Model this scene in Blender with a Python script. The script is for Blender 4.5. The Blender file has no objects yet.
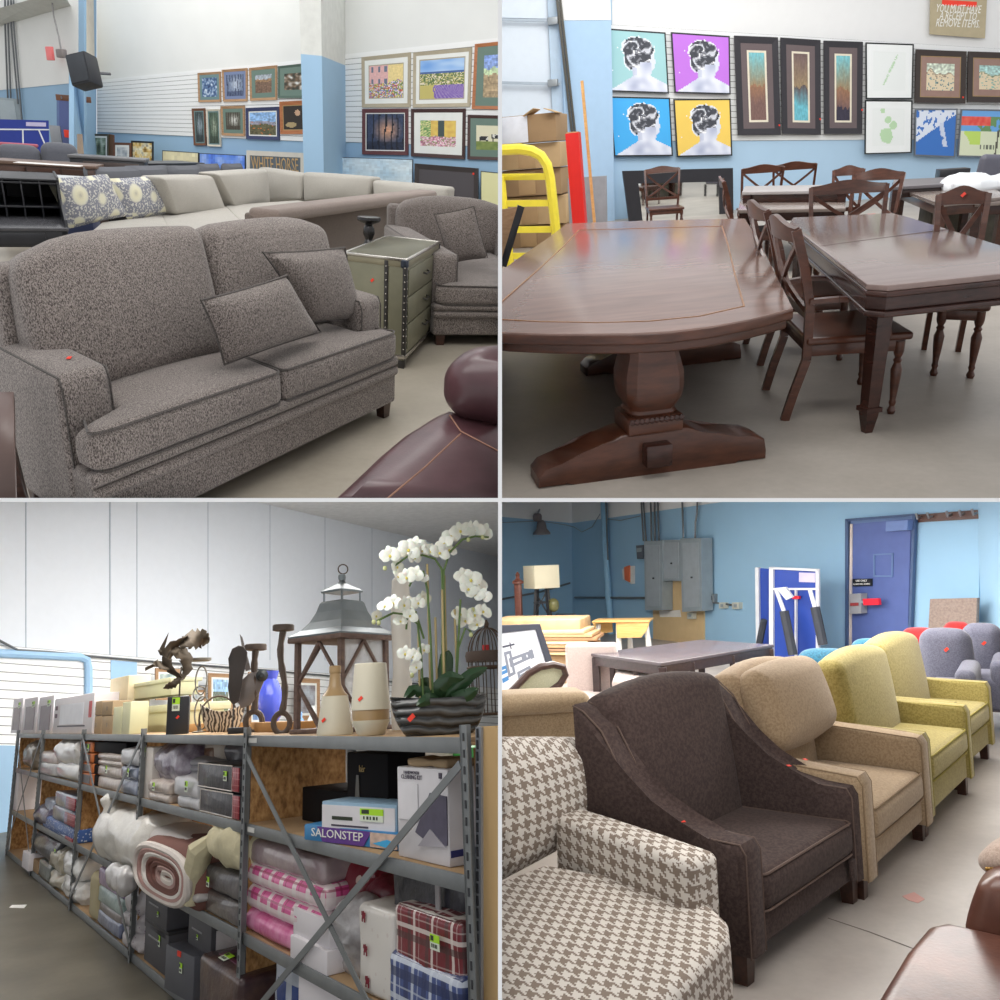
import bpy, bmesh, math, random
import numpy as np
from mathutils import Matrix, Vector
PI = math.pi
C = bpy.context.scene.collection
rnd = random.Random(7)
F = 800.0
# four bays of one shop, each with its own floor; the camera sees all four
BAY = {1: ([[0.9610007827739894, -0.2672354329696272, 0.0711527854220464], [-0.045948080177794226, -0.4080099330812194, -0.911820524245333], [0.2727017958058855, 0.8729909036597087, -0.4043768201710508]], [0.04073583054485827, 0.15977727116035895, 1.5729292805635773]),
 2: ([[0.9606529670773404, 0.26865388677569574, -0.0705050775888806], [0.04399507826776969, -0.3978184382191333, -0.9164087097475137], [-0.27424498160169725, 0.8772488696676681, -0.3939849118089213]], [-0.03793741938609049, 0.1803526327726489, 1.572033521136171]),
 3: ([[0.9571219065307518, -0.2857378976087068, -0.0476603599345947], [0.025300099740395033, 0.2463483862560425, -0.9688510605568689], [0.2885785178977552, 0.9261027623645227, 0.24301463443326854]], [-0.04521273883452713, -0.350216949952513, 1.6434928441257215]),
 4: ([[0.9562491411249264, 0.2903134678595262, -0.03613406256174898], [-0.055762767929421544, 0.0596239837736973, -0.9966621766033883], [-0.2871899960142936, 0.9550722857136675, 0.07320406580908097]], [0.055902143997765025, -0.6460080695594416, 1.728064717094688])}
RC = {q: (np.array(r), np.array(c)) for q, (r, c) in BAY.items()}
W3 = RC[3][0].T; EYE = RC[3][1]
def mat4(R, t):
    m = np.eye(4); m[:3, :3] = R; m[:3, 3] = t
    return Matrix(m.tolist())
ROOM = {q: mat4(W3 @ R, EYE - W3 @ R @ c) for q, (R, c) in RC.items()}
Q = 1
def ray(px, py):
    R, c = RC[Q]; return c, R.T @ np.array([px - 500, py - 500, F])
def onz(px, py, z=0.0):
    c, d = ray(px, py); return c + (z - c[2]) / d[2] * d
class Plane:                     # a vertical plane over the floor line a-b
    def __init__(s, a, b):
        s.a = np.array([a[0], a[1], 0.]); s.b = np.array([b[0], b[1], 0.])
        s.n = np.array([-(b[1] - a[1]), b[0] - a[0], 0.]); s.n /= np.linalg.norm(s.n)
        if s.n @ (RC[Q][1] - s.a) < 0: s.n = -s.n          # faces the viewer's side
        s.u = np.cross([0, 0, 1], s.n)*1.0                    # runs along the plane
    def hit(s, px, py, off=0.0):
        c, d = ray(px, py); a = s.a + s.n * off
        return c + (s.n @ (a - c)) / (s.n @ d) * d
def proj(X):
    R, c = RC[Q]; Y = R @ (np.asarray(X, float) - c); return 500 + F * Y[0] / Y[2], 500 + F * Y[1] / Y[2]
def fit(corr, p0, H, reg=35, name=''):
    hn = list(H); x, y, yaw, W, D = p0; c, s = math.cos(yaw), math.sin(yaw)
    p = np.array([x, y, c * W, s * W, -s * D, c * D] + [H[h] for h in hn], float)
    h0 = p[6:].copy()
    def res(p):
        r = []
        for k in corr:
            u, v, h, px, py = k[:5]; w = k[5] if len(k) > 5 else 1
            z = p[6 + hn.index(h)] if isinstance(h, str) else h
            a, b = proj((p[0] + u * p[2] + v * p[4], p[1] + u * p[3] + v * p[5], z)); r += [w * (a - px), w * (b - py)]
        la = math.hypot(p[2], p[3]); lb = math.hypot(p[4], p[5])
        r.append(reg * (p[2] * p[4] + p[3] * p[5]) / la / lb)
        r += list((p[6:] - h0) * 15)
        return np.array(r)
    lam = 1e-2; r = res(p); n = len(p)
    for i in range(300):
        J = np.array([(res(p + 1e-6 * np.eye(n)[k]) - r) / 1e-6 for k in range(n)]).T
        A = J.T @ J; dp = -np.linalg.solve(A + lam * np.diag(np.diag(A) + 1e-9), J.T @ r); r2 = res(p + dp)
        if r2 @ r2 < r @ r:
            done = (r @ r - r2 @ r2) < 1e-7; p = p + dp; r = r2; lam /= 3
            if done: break
        else: lam *= 4
        if lam > 1e10: break
    la = math.hypot(p[2], p[3]); lb = math.hypot(p[4], p[5])
    sk = math.asin(max(-1, min(1, (p[2] * p[4] + p[3] * p[5]) / la / lb)))
    hh = {h: float(p[6 + i]) for i, h in enumerate(hn)}
    print('FIT', name, 'pos %.2f %.2f W %.2f D %.2f yaw %.0f skew %.0f' % (p[0], p[1], la, lb, math.degrees(math.atan2(p[3], p[2])), math.degrees(sk)), {k: round(v, 2) for k, v in hh.items()}, 'err', np.round(np.hypot(*r[:2 * len(corr)].reshape(-1, 2).T), 0).astype(int).tolist())
    return dict(x=p[0], y=p[1], yaw=math.atan2(p[3], p[2]), W=la, D=lb, skew=sk, **hh)
# ---------------------------------------------------------------- objects
BAYOF = {}; SKEW = {}; CLIP = {}
def thing(name, label, cat, loc=(0, 0, 0), yaw=0.0, group=None, skew=0.0, rot=None):
    o = bpy.data.objects.new(name, None); C.objects.link(o); o.empty_display_size = .1
    o['label'] = label; o['category'] = cat
    if group: o['group'] = group
    m = Matrix.Translation(Vector([float(v) for v in loc])) @ Matrix.Rotation(yaw, 4, 'Z')
    if rot is not None: m = m @ rot
    o.matrix_world = ROOM[Q] @ m
    o['_q'] = Q; SKEW[o.name] = skew
    return o
def fthing(name, label, cat, f, z=0., **k):
    return thing(name, label, cat, (f['x'], f['y'], z), f['yaw'], skew=f['skew'], **k)
def root(o):
    while o.parent: o = o.parent
    return o
def tag(o, label=None, cat=None, group=None, kind=None):
    if label: o['label'] = label
    if cat: o['category'] = cat
    if group: o['group'] = group
    if kind: o['kind'] = kind
    return o
def rotm(ax, a): return Matrix.Rotation(a, 4, ax)
def E3(rx=0, ry=0, rz=0):
    return Matrix.Rotation(rz, 4, 'Z') @ Matrix.Rotation(ry, 4, 'Y') @ Matrix.Rotation(rx, 4, 'X')
def lin(a, b, n): return [a + (b - a) * i / (n - 1) for i in range(n)]
class MB:
    def __init__(s): s.bm = bmesh.new(); s.cols = None
    def _xf(s, vs, c, R):
        c = Vector([float(k) for k in c])
        for v in vs: v.co = (R @ v.co if R is not None else v.co) + c
    def box(s, c, sz, bev=0., R=None, seg=2, taper=None):
        r = bmesh.ops.create_cube(s.bm, size=1.0); vs = r['verts']
        for v in vs:
            v.co = Vector((v.co.x * sz[0], v.co.y * sz[1], v.co.z * sz[2]))
            if taper and v.co.z > 0: v.co.x *= taper; v.co.y *= taper
        if bev > 0:
            b = min(bev, .45 * min(sz))
            es = list({e for v in vs for e in v.link_edges})
            q = bmesh.ops.bevel(s.bm, geom=es, offset=b, segments=seg, affect='EDGES', profile=.5)
            vs = list({v for f in q['faces'] for v in f.verts} | {v for v in vs if v.is_valid})
        s._xf(vs, c, R); return s
    def hexa(s, p):              # 4 bottom then 4 top corners
        v = [s.bm.verts.new([float(k) for k in a]) for a in p]
        for f in ((3, 2, 1, 0), (4, 5, 6, 7), (0, 1, 5, 4), (1, 2, 6, 5), (2, 3, 7, 6), (3, 0, 4, 7)):
            s.bm.faces.new([v[i] for i in f])
        return s
    def cush(s, c, sz, r, puff=(0, 0, 0), n=7, R=None, fn=None, nr=4):
        h = [k / 2 for k in sz]; r = min(r, min(h) * .98)
        ax = []
        for k in range(3):
            e = [-h[k] + r * (1 - math.cos(PI / 2 * i / nr)) * 1.0 for i in range(nr)]
            e = [-h[k] + r * (1 - math.tan(PI / 4 * (nr - i) / nr)) for i in range(nr)]
            inner = lin(-h[k] + r, h[k] - r, max(2, n if sz[k] > 4 * r else 3))
            ax.append(e + inner + [-q for q in reversed(e)])
        cache = {}
        def V(p):
            key = tuple(round(q, 6) for q in p)
            if key in cache: return cache[key]
            q = Vector(p); core = Vector([max(-(h[k] - r), min(h[k] - r, q[k])) for k in range(3)]); d = q - core
            if d.length > 1e-9: q = core + d.normalized() * r
            u = [q[k] / h[k] for k in range(3)]; w = [max(0, 1 - a * a) for a in u]
            q = Vector((q.x + puff[0] * u[0] * w[1] * w[2], q.y + puff[1] * u[1] * w[0] * w[2], q.z + puff[2] * u[2] * w[0] * w[1]))
            if fn: q = Vector(fn(q.x, q.y, q.z))
            cache[key] = s.bm.verts.new(q); return cache[key]
        fs = []
        for k in range(3):
            a, b = (k + 1) % 3, (k + 2) % 3
            for sg in (-1, 1):
                for i in range(len(ax[a]) - 1):
                    for j in range(len(ax[b]) - 1):
                        ps = []
                        for (ii, jj) in ((i, j), (i + 1, j), (i + 1, j + 1), (i, j + 1)):
                            p = [0, 0, 0]; p[k] = sg * h[k]; p[a] = ax[a][ii]; p[b] = ax[b][jj]; ps.append(V(p))
                        if sg < 0: ps.reverse()
                        if len(set(ps)) == 4: fs.append(s.bm.faces.new(ps))
        s._xf(cache.values(), c, R); return s
    def pillow(s, c, w, h, t, R=None, n=12, sag=.06):     # pillow standing in its local XZ plane, thickness along Y
        vs = {}
        def V(i, j, sg):
            u = -1 + 2 * i / n; v = -1 + 2 * j / n
            if i in (0, n) or j in (0, n): sg = 0
            if (i, j, sg) in vs: return vs[(i, j, sg)]
            e = ((1 - abs(u) ** 2.6) * (1 - abs(v) ** 2.6)) ** .5
            cr = 1 - .055 * (u * v) ** 6; x = u * (1 - sag * (1 - v * v)) * cr * w / 2; z = v * (1 - sag * (1 - u * u)) * cr * h / 2
            vs[(i, j, sg)] = s.bm.verts.new((x, sg * t / 2 * e, z)); return vs[(i, j, sg)]
        for sg in (-1, 1):
            for i in range(n):
                for j in range(n):
                    f = [V(i, j, sg), V(i + 1, j, sg), V(i + 1, j + 1, sg), V(i, j + 1, sg)]
                    if sg > 0: f.reverse()
                    if len(set(f)) >= 3: s.bm.faces.new(list(dict.fromkeys(f)))
        s._xf(vs.values(), c, R); return s
    def tube(s, pts, r, seg=8, closed=False):
        pts = [Vector([float(k) for k in p]) for p in pts]; n = len(pts); rings = []
        nrm = None
        for i, p in enumerate(pts):
            if closed: d = pts[(i + 1) % n] - pts[i - 1]
            else: d = pts[min(i + 1, n - 1)] - pts[max(i - 1, 0)]
            d = d.normalized() if d.length > 1e-9 else Vector((0, 0, 1))
            if nrm is None: nrm = d.orthogonal().normalized()
            nrm = (nrm - d * nrm.dot(d)); nrm = nrm.normalized() if nrm.length > 1e-6 else d.orthogonal().normalized()
            b = d.cross(nrm); rr = r[i] if isinstance(r, (list, tuple)) else r
            rings.append([s.bm.verts.new(p + (nrm * math.cos(2 * PI * k / seg) + b * math.sin(2 * PI * k / seg)) * rr) for k in range(seg)])
        m = n if closed else n - 1
        for i in range(m):
            A, B = rings[i], rings[(i + 1) % n]
            for k in range(seg): s.bm.faces.new((A[k], A[(k + 1) % seg], B[(k + 1) % seg], B[k]))
        if not closed:
            s.bm.faces.new(list(reversed(rings[0]))); s.bm.faces.new(rings[-1])
        return s
    def bar(s, a, b, w, t, up=(0, 0, 1)):                # rectangular bar from a to b
        a = Vector([float(k) for k in a]); b = Vector([float(k) for k in b]); d = (b - a).normalized(); u = Vector(up)
        x = d.cross(u); x = x.normalized() if x.length > 1e-6 else d.orthogonal().normalized()
        y = x.cross(d)
        p = [e + x * (i * w / 2) + y * (j * t / 2) for e in (a, b) for i, j in ((-1, -1), (1, -1), (1, 1), (-1, 1))]
        return s.hexa(p)
    def lathe(s, prof, c=(0, 0, 0), seg=20, R=None, sx=1, sy=1, wob=None):
        rings = []; vs = []
        for (r, z) in prof:
            ring = [s.bm.verts.new((max(r, 1e-4) * math.cos(2 * PI * k / seg) * sx, max(r, 1e-4) * math.sin(2 * PI * k / seg) * sy, z)) for k in range(seg)]
            if wob:
                for k, v in enumerate(ring): v.co.x, v.co.y = v.co.x * wob(k / seg, z), v.co.y * wob(k / seg, z)
            rings.append(ring); vs += ring
        for A, B in zip(rings, rings[1:]):
            for k in range(seg): s.bm.faces.new((A[k], A[(k + 1) % seg], B[(k + 1) % seg], B[k]))
        s.bm.faces.new(list(reversed(rings[0]))); s.bm.faces.new(rings[-1])
        s._xf(vs, c, R); return s
    def prism(s, poly, t, fn=None, c=(0, 0, 0), R=None, bev=0):  # poly in local XZ, thickness t along Y
        n = len(poly); A = [s.bm.verts.new((float(x), -t / 2, float(z))) for x, z in poly]; B = [s.bm.verts.new((float(x), t / 2, float(z))) for x, z in poly]
        fs = [s.bm.faces.new(A), s.bm.faces.new(list(reversed(B)))]
        for i in range(n): fs.append(s.bm.faces.new((A[(i + 1) % n], A[i], B[i], B[(i + 1) % n])))
        vs = A + B
        if bev > 0:
            es = [e for e in set(fs[0].edges) | set(fs[1].edges)]
            q = bmesh.ops.bevel(s.bm, geom=es, offset=bev, segments=2, affect='EDGES', profile=.5)
            vs = list({v for f in q['faces'] for v in f.verts} | {v for v in vs if v.is_valid})
        s._xf(vs, c, R); return s
    def slab(s, pts, n, t):      # a flat polygon of 3-D points with thickness t along -n
        n = Vector([float(k) for k in n]).normalized(); P = [Vector([float(k) for k in p]) for p in pts]
        ar = sum(((P[i].cross(P[(i + 1) % len(P)])) for i in range(len(P))), Vector())
        if ar.dot(n) < 0: P.reverse()
        A = [s.bm.verts.new(p) for p in P]; B = [s.bm.verts.new(p - n * t) for p in P]; k = len(P)
        s.bm.faces.new(A); s.bm.faces.new(list(reversed(B)))
        for i in range(k): s.bm.faces.new((A[(i + 1) % k], A[i], B[i], B[(i + 1) % k]))
        return s
    def surf(s, fn, nu, nv, thick=0.):
        g = [[s.bm.verts.new([float(k) for k in fn(i / nu, j / nv)]) for j in range(nv + 1)] for i in range(nu + 1)]
        fs = [s.bm.faces.new((g[i][j], g[i + 1][j], g[i + 1][j + 1], g[i][j + 1])) for i in range(nu) for j in range(nv)]
        if thick:
            bmesh.ops.recalc_face_normals(s.bm, faces=fs)
            bmesh.ops.solidify(s.bm, geom=fs, thickness=thick)
        return s
    def merge(s, d=1e-5): bmesh.ops.remove_doubles(s.bm, verts=s.bm.verts, dist=d); return s
    def noise(s, amp, sc, seed=0):
        from mathutils import noise as N
        s.bm.normal_update()
        for v in s.bm.verts:
            k = N.noise((v.co + Vector((seed, seed * .7, 0))) * sc); v.co += v.normal * k * amp
        return s
    def build(s, name, m, parent=None, sharp=35, label=None, q=None, loc=None, yaw=0, rot=None, uvs=None, flat=False):
        bm = s.bm
        par = parent
        sk = SKEW.get(root(par).name, 0) if par is not None else 0
        if parent is None and isinstance(loc, dict): sk = loc['skew']; 
        if sk:
            sn, cs = math.sin(sk), math.cos(sk)
            for v in bm.verts: v.co.x, v.co.y = v.co.x + v.co.y * sn, v.co.y * cs
        bm.normal_update()
        for f in bm.faces: f.smooth = not flat
        lim = math.radians(sharp)
        for e in bm.edges:
            if len(e.link_faces) == 2: e.smooth = e.calc_face_angle(0) < lim
        uv = bm.loops.layers.uv.new('UVMap')
        if uvs is None:
            for f in bm.faces:
                n = f.normal; a = [abs(k) for k in n]; k = a.index(max(a))
                for l in f.loops:
                    co = l.vert.co
                    l[uv].uv = (co.y, co.z) if k == 0 else ((co.x, co.z) if k == 1 else (co.x, co.y))
        me = bpy.data.meshes.new(name); bm.to_mesh(me); bm.free(); me.materials.append(m)
        o = bpy.data.objects.new(name, me); C.objects.link(o)
        if label: o['label'] = label
        if par is not None: o.parent = par
        else:
            if isinstance(loc, dict): l, yaw = (loc['x'], loc['y'], loc.get('z', 0)), loc['yaw']
            else: l = loc if loc is not None else (0, 0, 0)
            m4 = Matrix.Translation(Vector([float(k) for k in l])) @ Matrix.Rotation(yaw, 4, 'Z')
            if rot is not None: m4 = m4 @ rot
            o.matrix_world = ROOM[Q] @ m4
        o['_q'] = Q
        return o
def copy_tree(o, parent=None):
    c = o.copy(); C.objects.link(c); c.parent = parent
    for ch in list(o.children): copy_tree(ch, c)
    return c
def place(o, loc, yaw=0, rot=None):
    m = Matrix.Translation(Vector([float(k) for k in loc])) @ Matrix.Rotation(yaw, 4, 'Z')
    if rot is not None: m = m @ rot
    o.matrix_world = ROOM[Q] @ m
def struct(o): o['kind'] = 'structure'; return o
# ---------------------------------------------------------------- materials
MATS = {}
def s2l(c): return tuple(((k / 255) / 12.92 if k / 255 <= .04045 else ((k / 255 + .055) / 1.055) ** 2.4) for k in c)
class NT:
    def __init__(s, name):
        s.m = bpy.data.materials.new(name); s.m.use_nodes = True; s.t = s.m.node_tree; s.b = s.t.nodes['Principled BSDF']
    def n(s, ty, **k):
        nd = s.t.nodes.new(ty)
        for a, v in k.items():
            if hasattr(nd, a): setattr(nd, a, v)
        return nd
    def l(s, a, b): s.t.links.new(a, b)
    def math(s, op, a, b=None, c=None):
        nd = s.n('ShaderNodeMath', operation=op)
        for i, v in enumerate((a, b, c)):
            if v is None: continue
            if isinstance(v, (int, float)): nd.inputs[i].default_value = v
            else: s.l(v, nd.inputs[i])
        return nd.outputs[0]
    def mix(s, f, a, b):
        nd = s.n('ShaderNodeMix', data_type='RGBA')
        for i, v in ((0, f), (6, a), (7, b)):
            if isinstance(v, (int, float)): nd.inputs[i].default_value = v
            elif isinstance(v, tuple): nd.inputs[i].default_value = (*v, 1)
            else: s.l(v, nd.inputs[i])
        return nd.outputs[2]
    def coord(s, kind='Object'): return s.n('ShaderNodeTexCoord').outputs[kind]
    def noise(s, sc, det=3, co=None, rough=.55, scale3=None):
        nd = s.n('ShaderNodeTexNoise'); nd.inputs['Scale'].default_value = sc; nd.inputs['Detail'].default_value = det; nd.inputs['Roughness'].default_value = rough
        co = co or s.coord()
        if scale3:
            mp = s.n('ShaderNodeMapping'); mp.inputs['Scale'].default_value = scale3; s.l(co, mp.inputs[0]); co = mp.outputs[0]
        s.l(co, nd.inputs['Vector']); return nd.outputs['Fac']
    def ramp(s, f, stops, const=False):
        nd = s.n('ShaderNodeValToRGB'); cr = nd.color_ramp
        if const: cr.interpolation = 'CONSTANT'
        while len(cr.elements) < len(stops): cr.elements.new(.5)
        for e, (p, c) in zip(cr.elements, stops): e.position = p; e.color = (*c, 1)
        s.l(f, nd.inputs[0]); return nd.outputs[0]
    def bump(s, h, st=.3, d=.01):
        nd = s.n('ShaderNodeBump'); nd.inputs['Strength'].default_value = st; nd.inputs['Distance'].default_value = d; s.l(h, nd.inputs['Height']); s.l(nd.outputs[0], s.b.inputs['Normal'])
    def col(s, c):
        if isinstance(c, tuple): s.b.inputs['Base Color'].default_value = (*c, 1)
        else: s.l(c, s.b.inputs['Base Color'])
    def rg(s, r, me=0, spec=None, coat=0):
        s.b.inputs['Roughness'].default_value = r; s.b.inputs['Metallic'].default_value = me
        if spec is not None: s.b.inputs['Specular IOR Level'].default_value = spec
        if coat: s.b.inputs['Coat Weight'].default_value = coat; s.b.inputs['Coat Roughness'].default_value = .15
def plain(name, c, r=.6, me=0, var=.06, sc=6, bump=0, bsc=60, spec=None, coat=0):
    if name in MATS: return MATS[name]
    t = NT(name); c = s2l(c); lo = tuple(k * (1 - var) for k in c); hi = tuple(min(1, k * (1 + var)) for k in c)
    t.col(t.ramp(t.noise(sc), [(.3, lo), (.7, hi)])); t.rg(r, me, spec, coat)
    if bump: t.bump(t.noise(bsc, 4), bump, .004)
    MATS[name] = t.m; return t.m
def fabric(name, c1, c2, sc=180, bump=.5, r=.95, big=.08, stretch=(1, 1, 1), sheen=.2):
    if name in MATS: return MATS[name]
    t = NT(name); a, b = s2l(c1), s2l(c2); f = t.noise(sc, 2, rough=.7, scale3=stretch)
    c = t.ramp(f, [(.38, a), (.62, b)]); g = t.noise(3.5, 2)
    c2_ = t.mix(t.math('MULTIPLY', g, big * 2), c, tuple(k * .35 for k in a)); t.col(c2_); t.rg(r, 0, .2); t.bump(f, bump, .004)
    t.b.inputs['Sheen Weight'].default_value = sheen
    MATS[name] = t.m; return t.m
def wood(name, c1, c2, r=.35, sc=(1, 12, 12), ns=3, coat=0, bump=.05, spec=None):
    if name in MATS: return MATS[name]
    t = NT(name); f = t.noise(ns, 6, rough=.6, scale3=sc); t.col(t.ramp(f, [(.3, s2l(c1)), (.7, s2l(c2))])); t.rg(r, 0, spec, coat); t.bump(f, bump, .003)
    MATS[name] = t.m; return t.m
def attrmat(name, r=.6, coat=0):
    if name in MATS: return MATS[name]
    t = NT(name); a = t.n('ShaderNodeAttribute'); a.attribute_name = 'Col'; t.l(a.outputs['Color'], t.b.inputs['Base Color']); t.rg(r, 0, None, coat)
    MATS[name] = t.m; return t.m
def painted(name, corners, fn, parent=None, n=36, m=None, mat=None, thick=.004, label=None, **kw):
    """a flat painted panel: corners = four 3-D points (tl, tr, br, bl); fn(u, v) gives its paint colour, v from the top"""
    m = m or n; P = [np.array(c, float) for c in corners]; bm = bmesh.new()
    nr = np.cross(P[1] - P[0], P[3] - P[0]); nr = -nr / np.linalg.norm(nr)
    pt = lambda u, v: (P[0] * (1 - u) + P[1] * u) * (1 - v) + (P[3] * (1 - u) + P[2] * u) * v
    g = [[bm.verts.new(pt(i / n, j / m)) for j in range(m + 1)] for i in range(n + 1)]
    cl = bm.loops.layers.float_color.new('Col')
    for i in range(n):
        for j in range(m):
            f = bm.faces.new((g[i][j], g[i][j + 1], g[i + 1][j + 1], g[i + 1][j])); c = s2l(fn((i + .5) / n, (j + .5) / m))
            for l in f.loops: l[cl] = (*c, 1)
    bk = [bm.verts.new(pt(u, v) - nr * thick) for u, v in ((0, 0), (1, 0), (1, 1), (0, 1))]
    e = [g[0][0], g[n][0], g[n][m], g[0][m]]; c0 = s2l(fn(.02, .02))
    new = [bm.faces.new(bk)]
    top = [g[i][0] for i in range(n + 1)]; rt = [g[n][j] for j in range(m + 1)]; bt = [g[i][m] for i in range(n, -1, -1)]; lf = [g[0][j] for j in range(m, -1, -1)]
    for row, a, b in ((top, 0, 1), (rt, 1, 2), (bt, 2, 3), (lf, 3, 0)): new.append(bm.faces.new(row + [bk[b], bk[a]]))
    for f in new:
        for l in f.loops: l[cl] = (*c0, 1)
    me_ = MB(); me_.bm.free(); me_.bm = bm
    bmesh.ops.recalc_face_normals(bm, faces=bm.faces)
    return me_.build(name, mat or attrmat('painted_surface'), parent, flat=True, label=label, **kw)
FONTC = {}
def text_mb(txt, h, extrude=.001, align='CENTER'):
    """letters as a mesh in the local XZ plane facing -Y, cap height about h"""
    cu = bpy.data.curves.new('txt', 'FONT'); cu.body = txt; cu.size = h / .7; cu.extrude = extrude; cu.align_x = align; cu.align_y = 'CENTER'; cu.resolution_u = 2
    o = bpy.data.objects.new('txt', cu); C.objects.link(o); dg = bpy.context.evaluated_depsgraph_get(); dg.update()
    me = bpy.data.meshes.new_from_object(o.evaluated_get(dg)); bpy.data.objects.remove(o); bpy.data.curves.remove(cu)
    b = MB(); b.bm.from_mesh(me); bpy.data.meshes.remove(me)
    for v in b.bm.verts: v.co = Vector((v.co.x, -v.co.z, v.co.y))
    return b
def frame_of(o3, x3, z3):
    """4x4 from an origin and the directions of local X and Z"""
    x = np.array(x3, float); x /= np.linalg.norm(x); z = np.array(z3, float); z -= x * (z @ x); z /= np.linalg.norm(z); y = np.cross(z, x)
    return mat4(np.array([x, y, z]).T, o3)
def put(b, M4):
    b.bm.transform(M4); return b
from mathutils import noise as MN
def vn(x, y, s=0): return MN.noise(Vector((x, y, s * 3.7))) * .5 + .5
def clampc(c): return tuple(max(0, min(255, k)) for k in c)
def mixc(a, b, t): t = max(0, min(1, t)); return tuple(a[i] * (1 - t) + b[i] * t for i in range(3))
def p_land(sky, mid, ground, hz=.45, seed=0, spots=None, sf=.12, rough=.1):
    def f(u, v):
        h = hz + rough * (vn(u * 4, 1, seed) - .5) * 2
        n = vn(u * 14, v * 14, seed + 1) - .5
        if v < h - .14: c = mixc(sky, (255, 255, 255), .25 * vn(u * 3, v * 6, seed + 2))
        elif v < h: c = mid
        else: c = ground
        c = tuple(k * (1 + n * .7) for k in c)
        if spots and v > h - .1 and vn(u * 16, v * 16, seed + 5) > 1 - sf * 3.2: c = spots[int(vn(u * 9, v * 9, seed + 7) * 97) % len(spots)]
        return clampc(c)
    return f
def p_wood(trunk, back, light, seed=0):
    def f(u, v):
        g = mixc(back, light, max(0, 1 - 2.4 * math.hypot(u - .55, v - .45)))
        if abs(math.sin(u * 19 + vn(u * 3, v * 2, seed) * 2.5)) > .93: g = trunk
        if v > .75: g = mixc(g, trunk, .5)
        return clampc(tuple(k * (.8 + .4 * vn(u * 18, v * 18, seed + 3)) for k in g))
    return f
def p_noise(cols, sc=8, seed=0):
    def f(u, v):
        k = vn(u * sc, v * sc, seed) * 1.5 - .25; k = max(0, min(.999, k)) * (len(cols) - 1); i = int(k)
        return clampc(tuple(c * (.9 + .2 * vn(u * 30, v * 30, seed + 2)) for c in mixc(cols[i], cols[min(i + 1, len(cols) - 1)], k - i)))
    return f
def locpts(T, P): M = (ROOM[Q].inverted() @ T.matrix_world).inverted(); return [M @ Vector([float(k) for k in p]) for p in P]
def quad_on(pl, px, off=0.): return [pl.hit(x, y, off) for x, y in px]
def inset(P, a, b=None, t=None, bt=None):
    """inset of a tl,tr,br,bl quad by metres a (sides) and b (top/bottom)"""
    P = [Vector([float(k) for k in p]) for p in P]; b = a if b is None else b; bt = b if bt is None else bt
    w = (P[1] - P[0]).length; h = (P[3] - P[0]).length; fu = a / w; fv = b / h; fb = bt / h
    pt = lambda u, v: (P[0] * (1 - u) + P[1] * u) * (1 - v) + (P[3] * (1 - u) + P[2] * u) * v
    return [pt(fu, fv), pt(1 - fu, fv), pt(1 - fu, 1 - fb), pt(fu, 1 - fb)]
def inset_f(P, f, fv=None, fb=None):
    P = [Vector([float(k) for k in p]) for p in P]; fv = f if fv is None else fv; fb = fv if fb is None else fb
    pt = lambda u, v: (P[0] * (1 - u) + P[1] * u) * (1 - v) + (P[3] * (1 - u) + P[2] * u) * v
    return [pt(f, fv), pt(1 - f, fv), pt(1 - f, 1 - fb), pt(f, 1 - fb)]
def picture(pl, px, label, art, fm, fw=.07, mats=(), cat='picture', group=None, off=.05, depth=.035, name='framed_picture', n=36, m=None, sticker=None, artfw=None):
    """framed picture whose outline is px on the wall plane; mats = [(fraction, material)] from the frame inwards"""
    P = quad_on(pl, px, off); bl, br = P[3], P[2]; base = (bl + br) / 2
    yaw = math.atan2(pl.u[1], pl.u[0])
    if (np.array(P[1] - P[0]) @ pl.u) < 0: yaw += PI
    T = thing(name, label, cat, base, yaw, group); L = locpts(T, P); nrm = (L[1] - L[0]).cross(L[3] - L[0]).normalized() * -1
    I = inset_f(L, fw, fw * (L[1] - L[0]).length / (L[3] - L[0]).length); b = MB()
    for i in range(4):
        j = (i + 1) % 4; o1, o2, i2, i1 = L[i], L[j], I[j], I[i]
        b.hexa([o1 - nrm * 0 , o2, i2 - nrm * .012, i1 - nrm * .012] + [k - nrm * depth for k in (o1, o2, i2, i1)])
    bmesh.ops.recalc_face_normals(b.bm, faces=b.bm.faces); b.build('frame', fm, T, flat=True)
    cur = [k - nrm * .014 for k in I]
    for (fr, mt) in mats:
        nx = inset_f(cur, fr, fr * (cur[1] - cur[0]).length / (cur[3] - cur[0]).length); b = MB()
        for i in range(4):
            j = (i + 1) % 4; b.hexa([cur[i], cur[j], nx[j], nx[i]] + [k - nrm * .006 for k in (cur[i], cur[j], nx[j], nx[i])])
        bmesh.ops.recalc_face_normals(b.bm, faces=b.bm.faces); b.build('mat_board', mt, T, flat=True); cur = [k - nrm * .003 for k in nx]
    painted('print', cur, art, T, n=n, m=m, label=None)
    if sticker:
        c = L[3].lerp(L[2], sticker[0]).lerp(L[0].lerp(L[1], sticker[0]), sticker[1]); x = (L[1] - L[0]).normalized(); y = (L[0] - L[3]).normalized(); s = .018
        MB().slab([c - x * s - y * s + nrm * .003, c + x * s - y * s + nrm * .003, c + x * s + y * s + nrm * .003, c - x * s + y * s + nrm * .003], nrm, .002).build('price_sticker', STK(), T, label='red price sticker')
    return T
def STK(): return plain('red_sticker', (240, 62, 40), .5)
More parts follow.
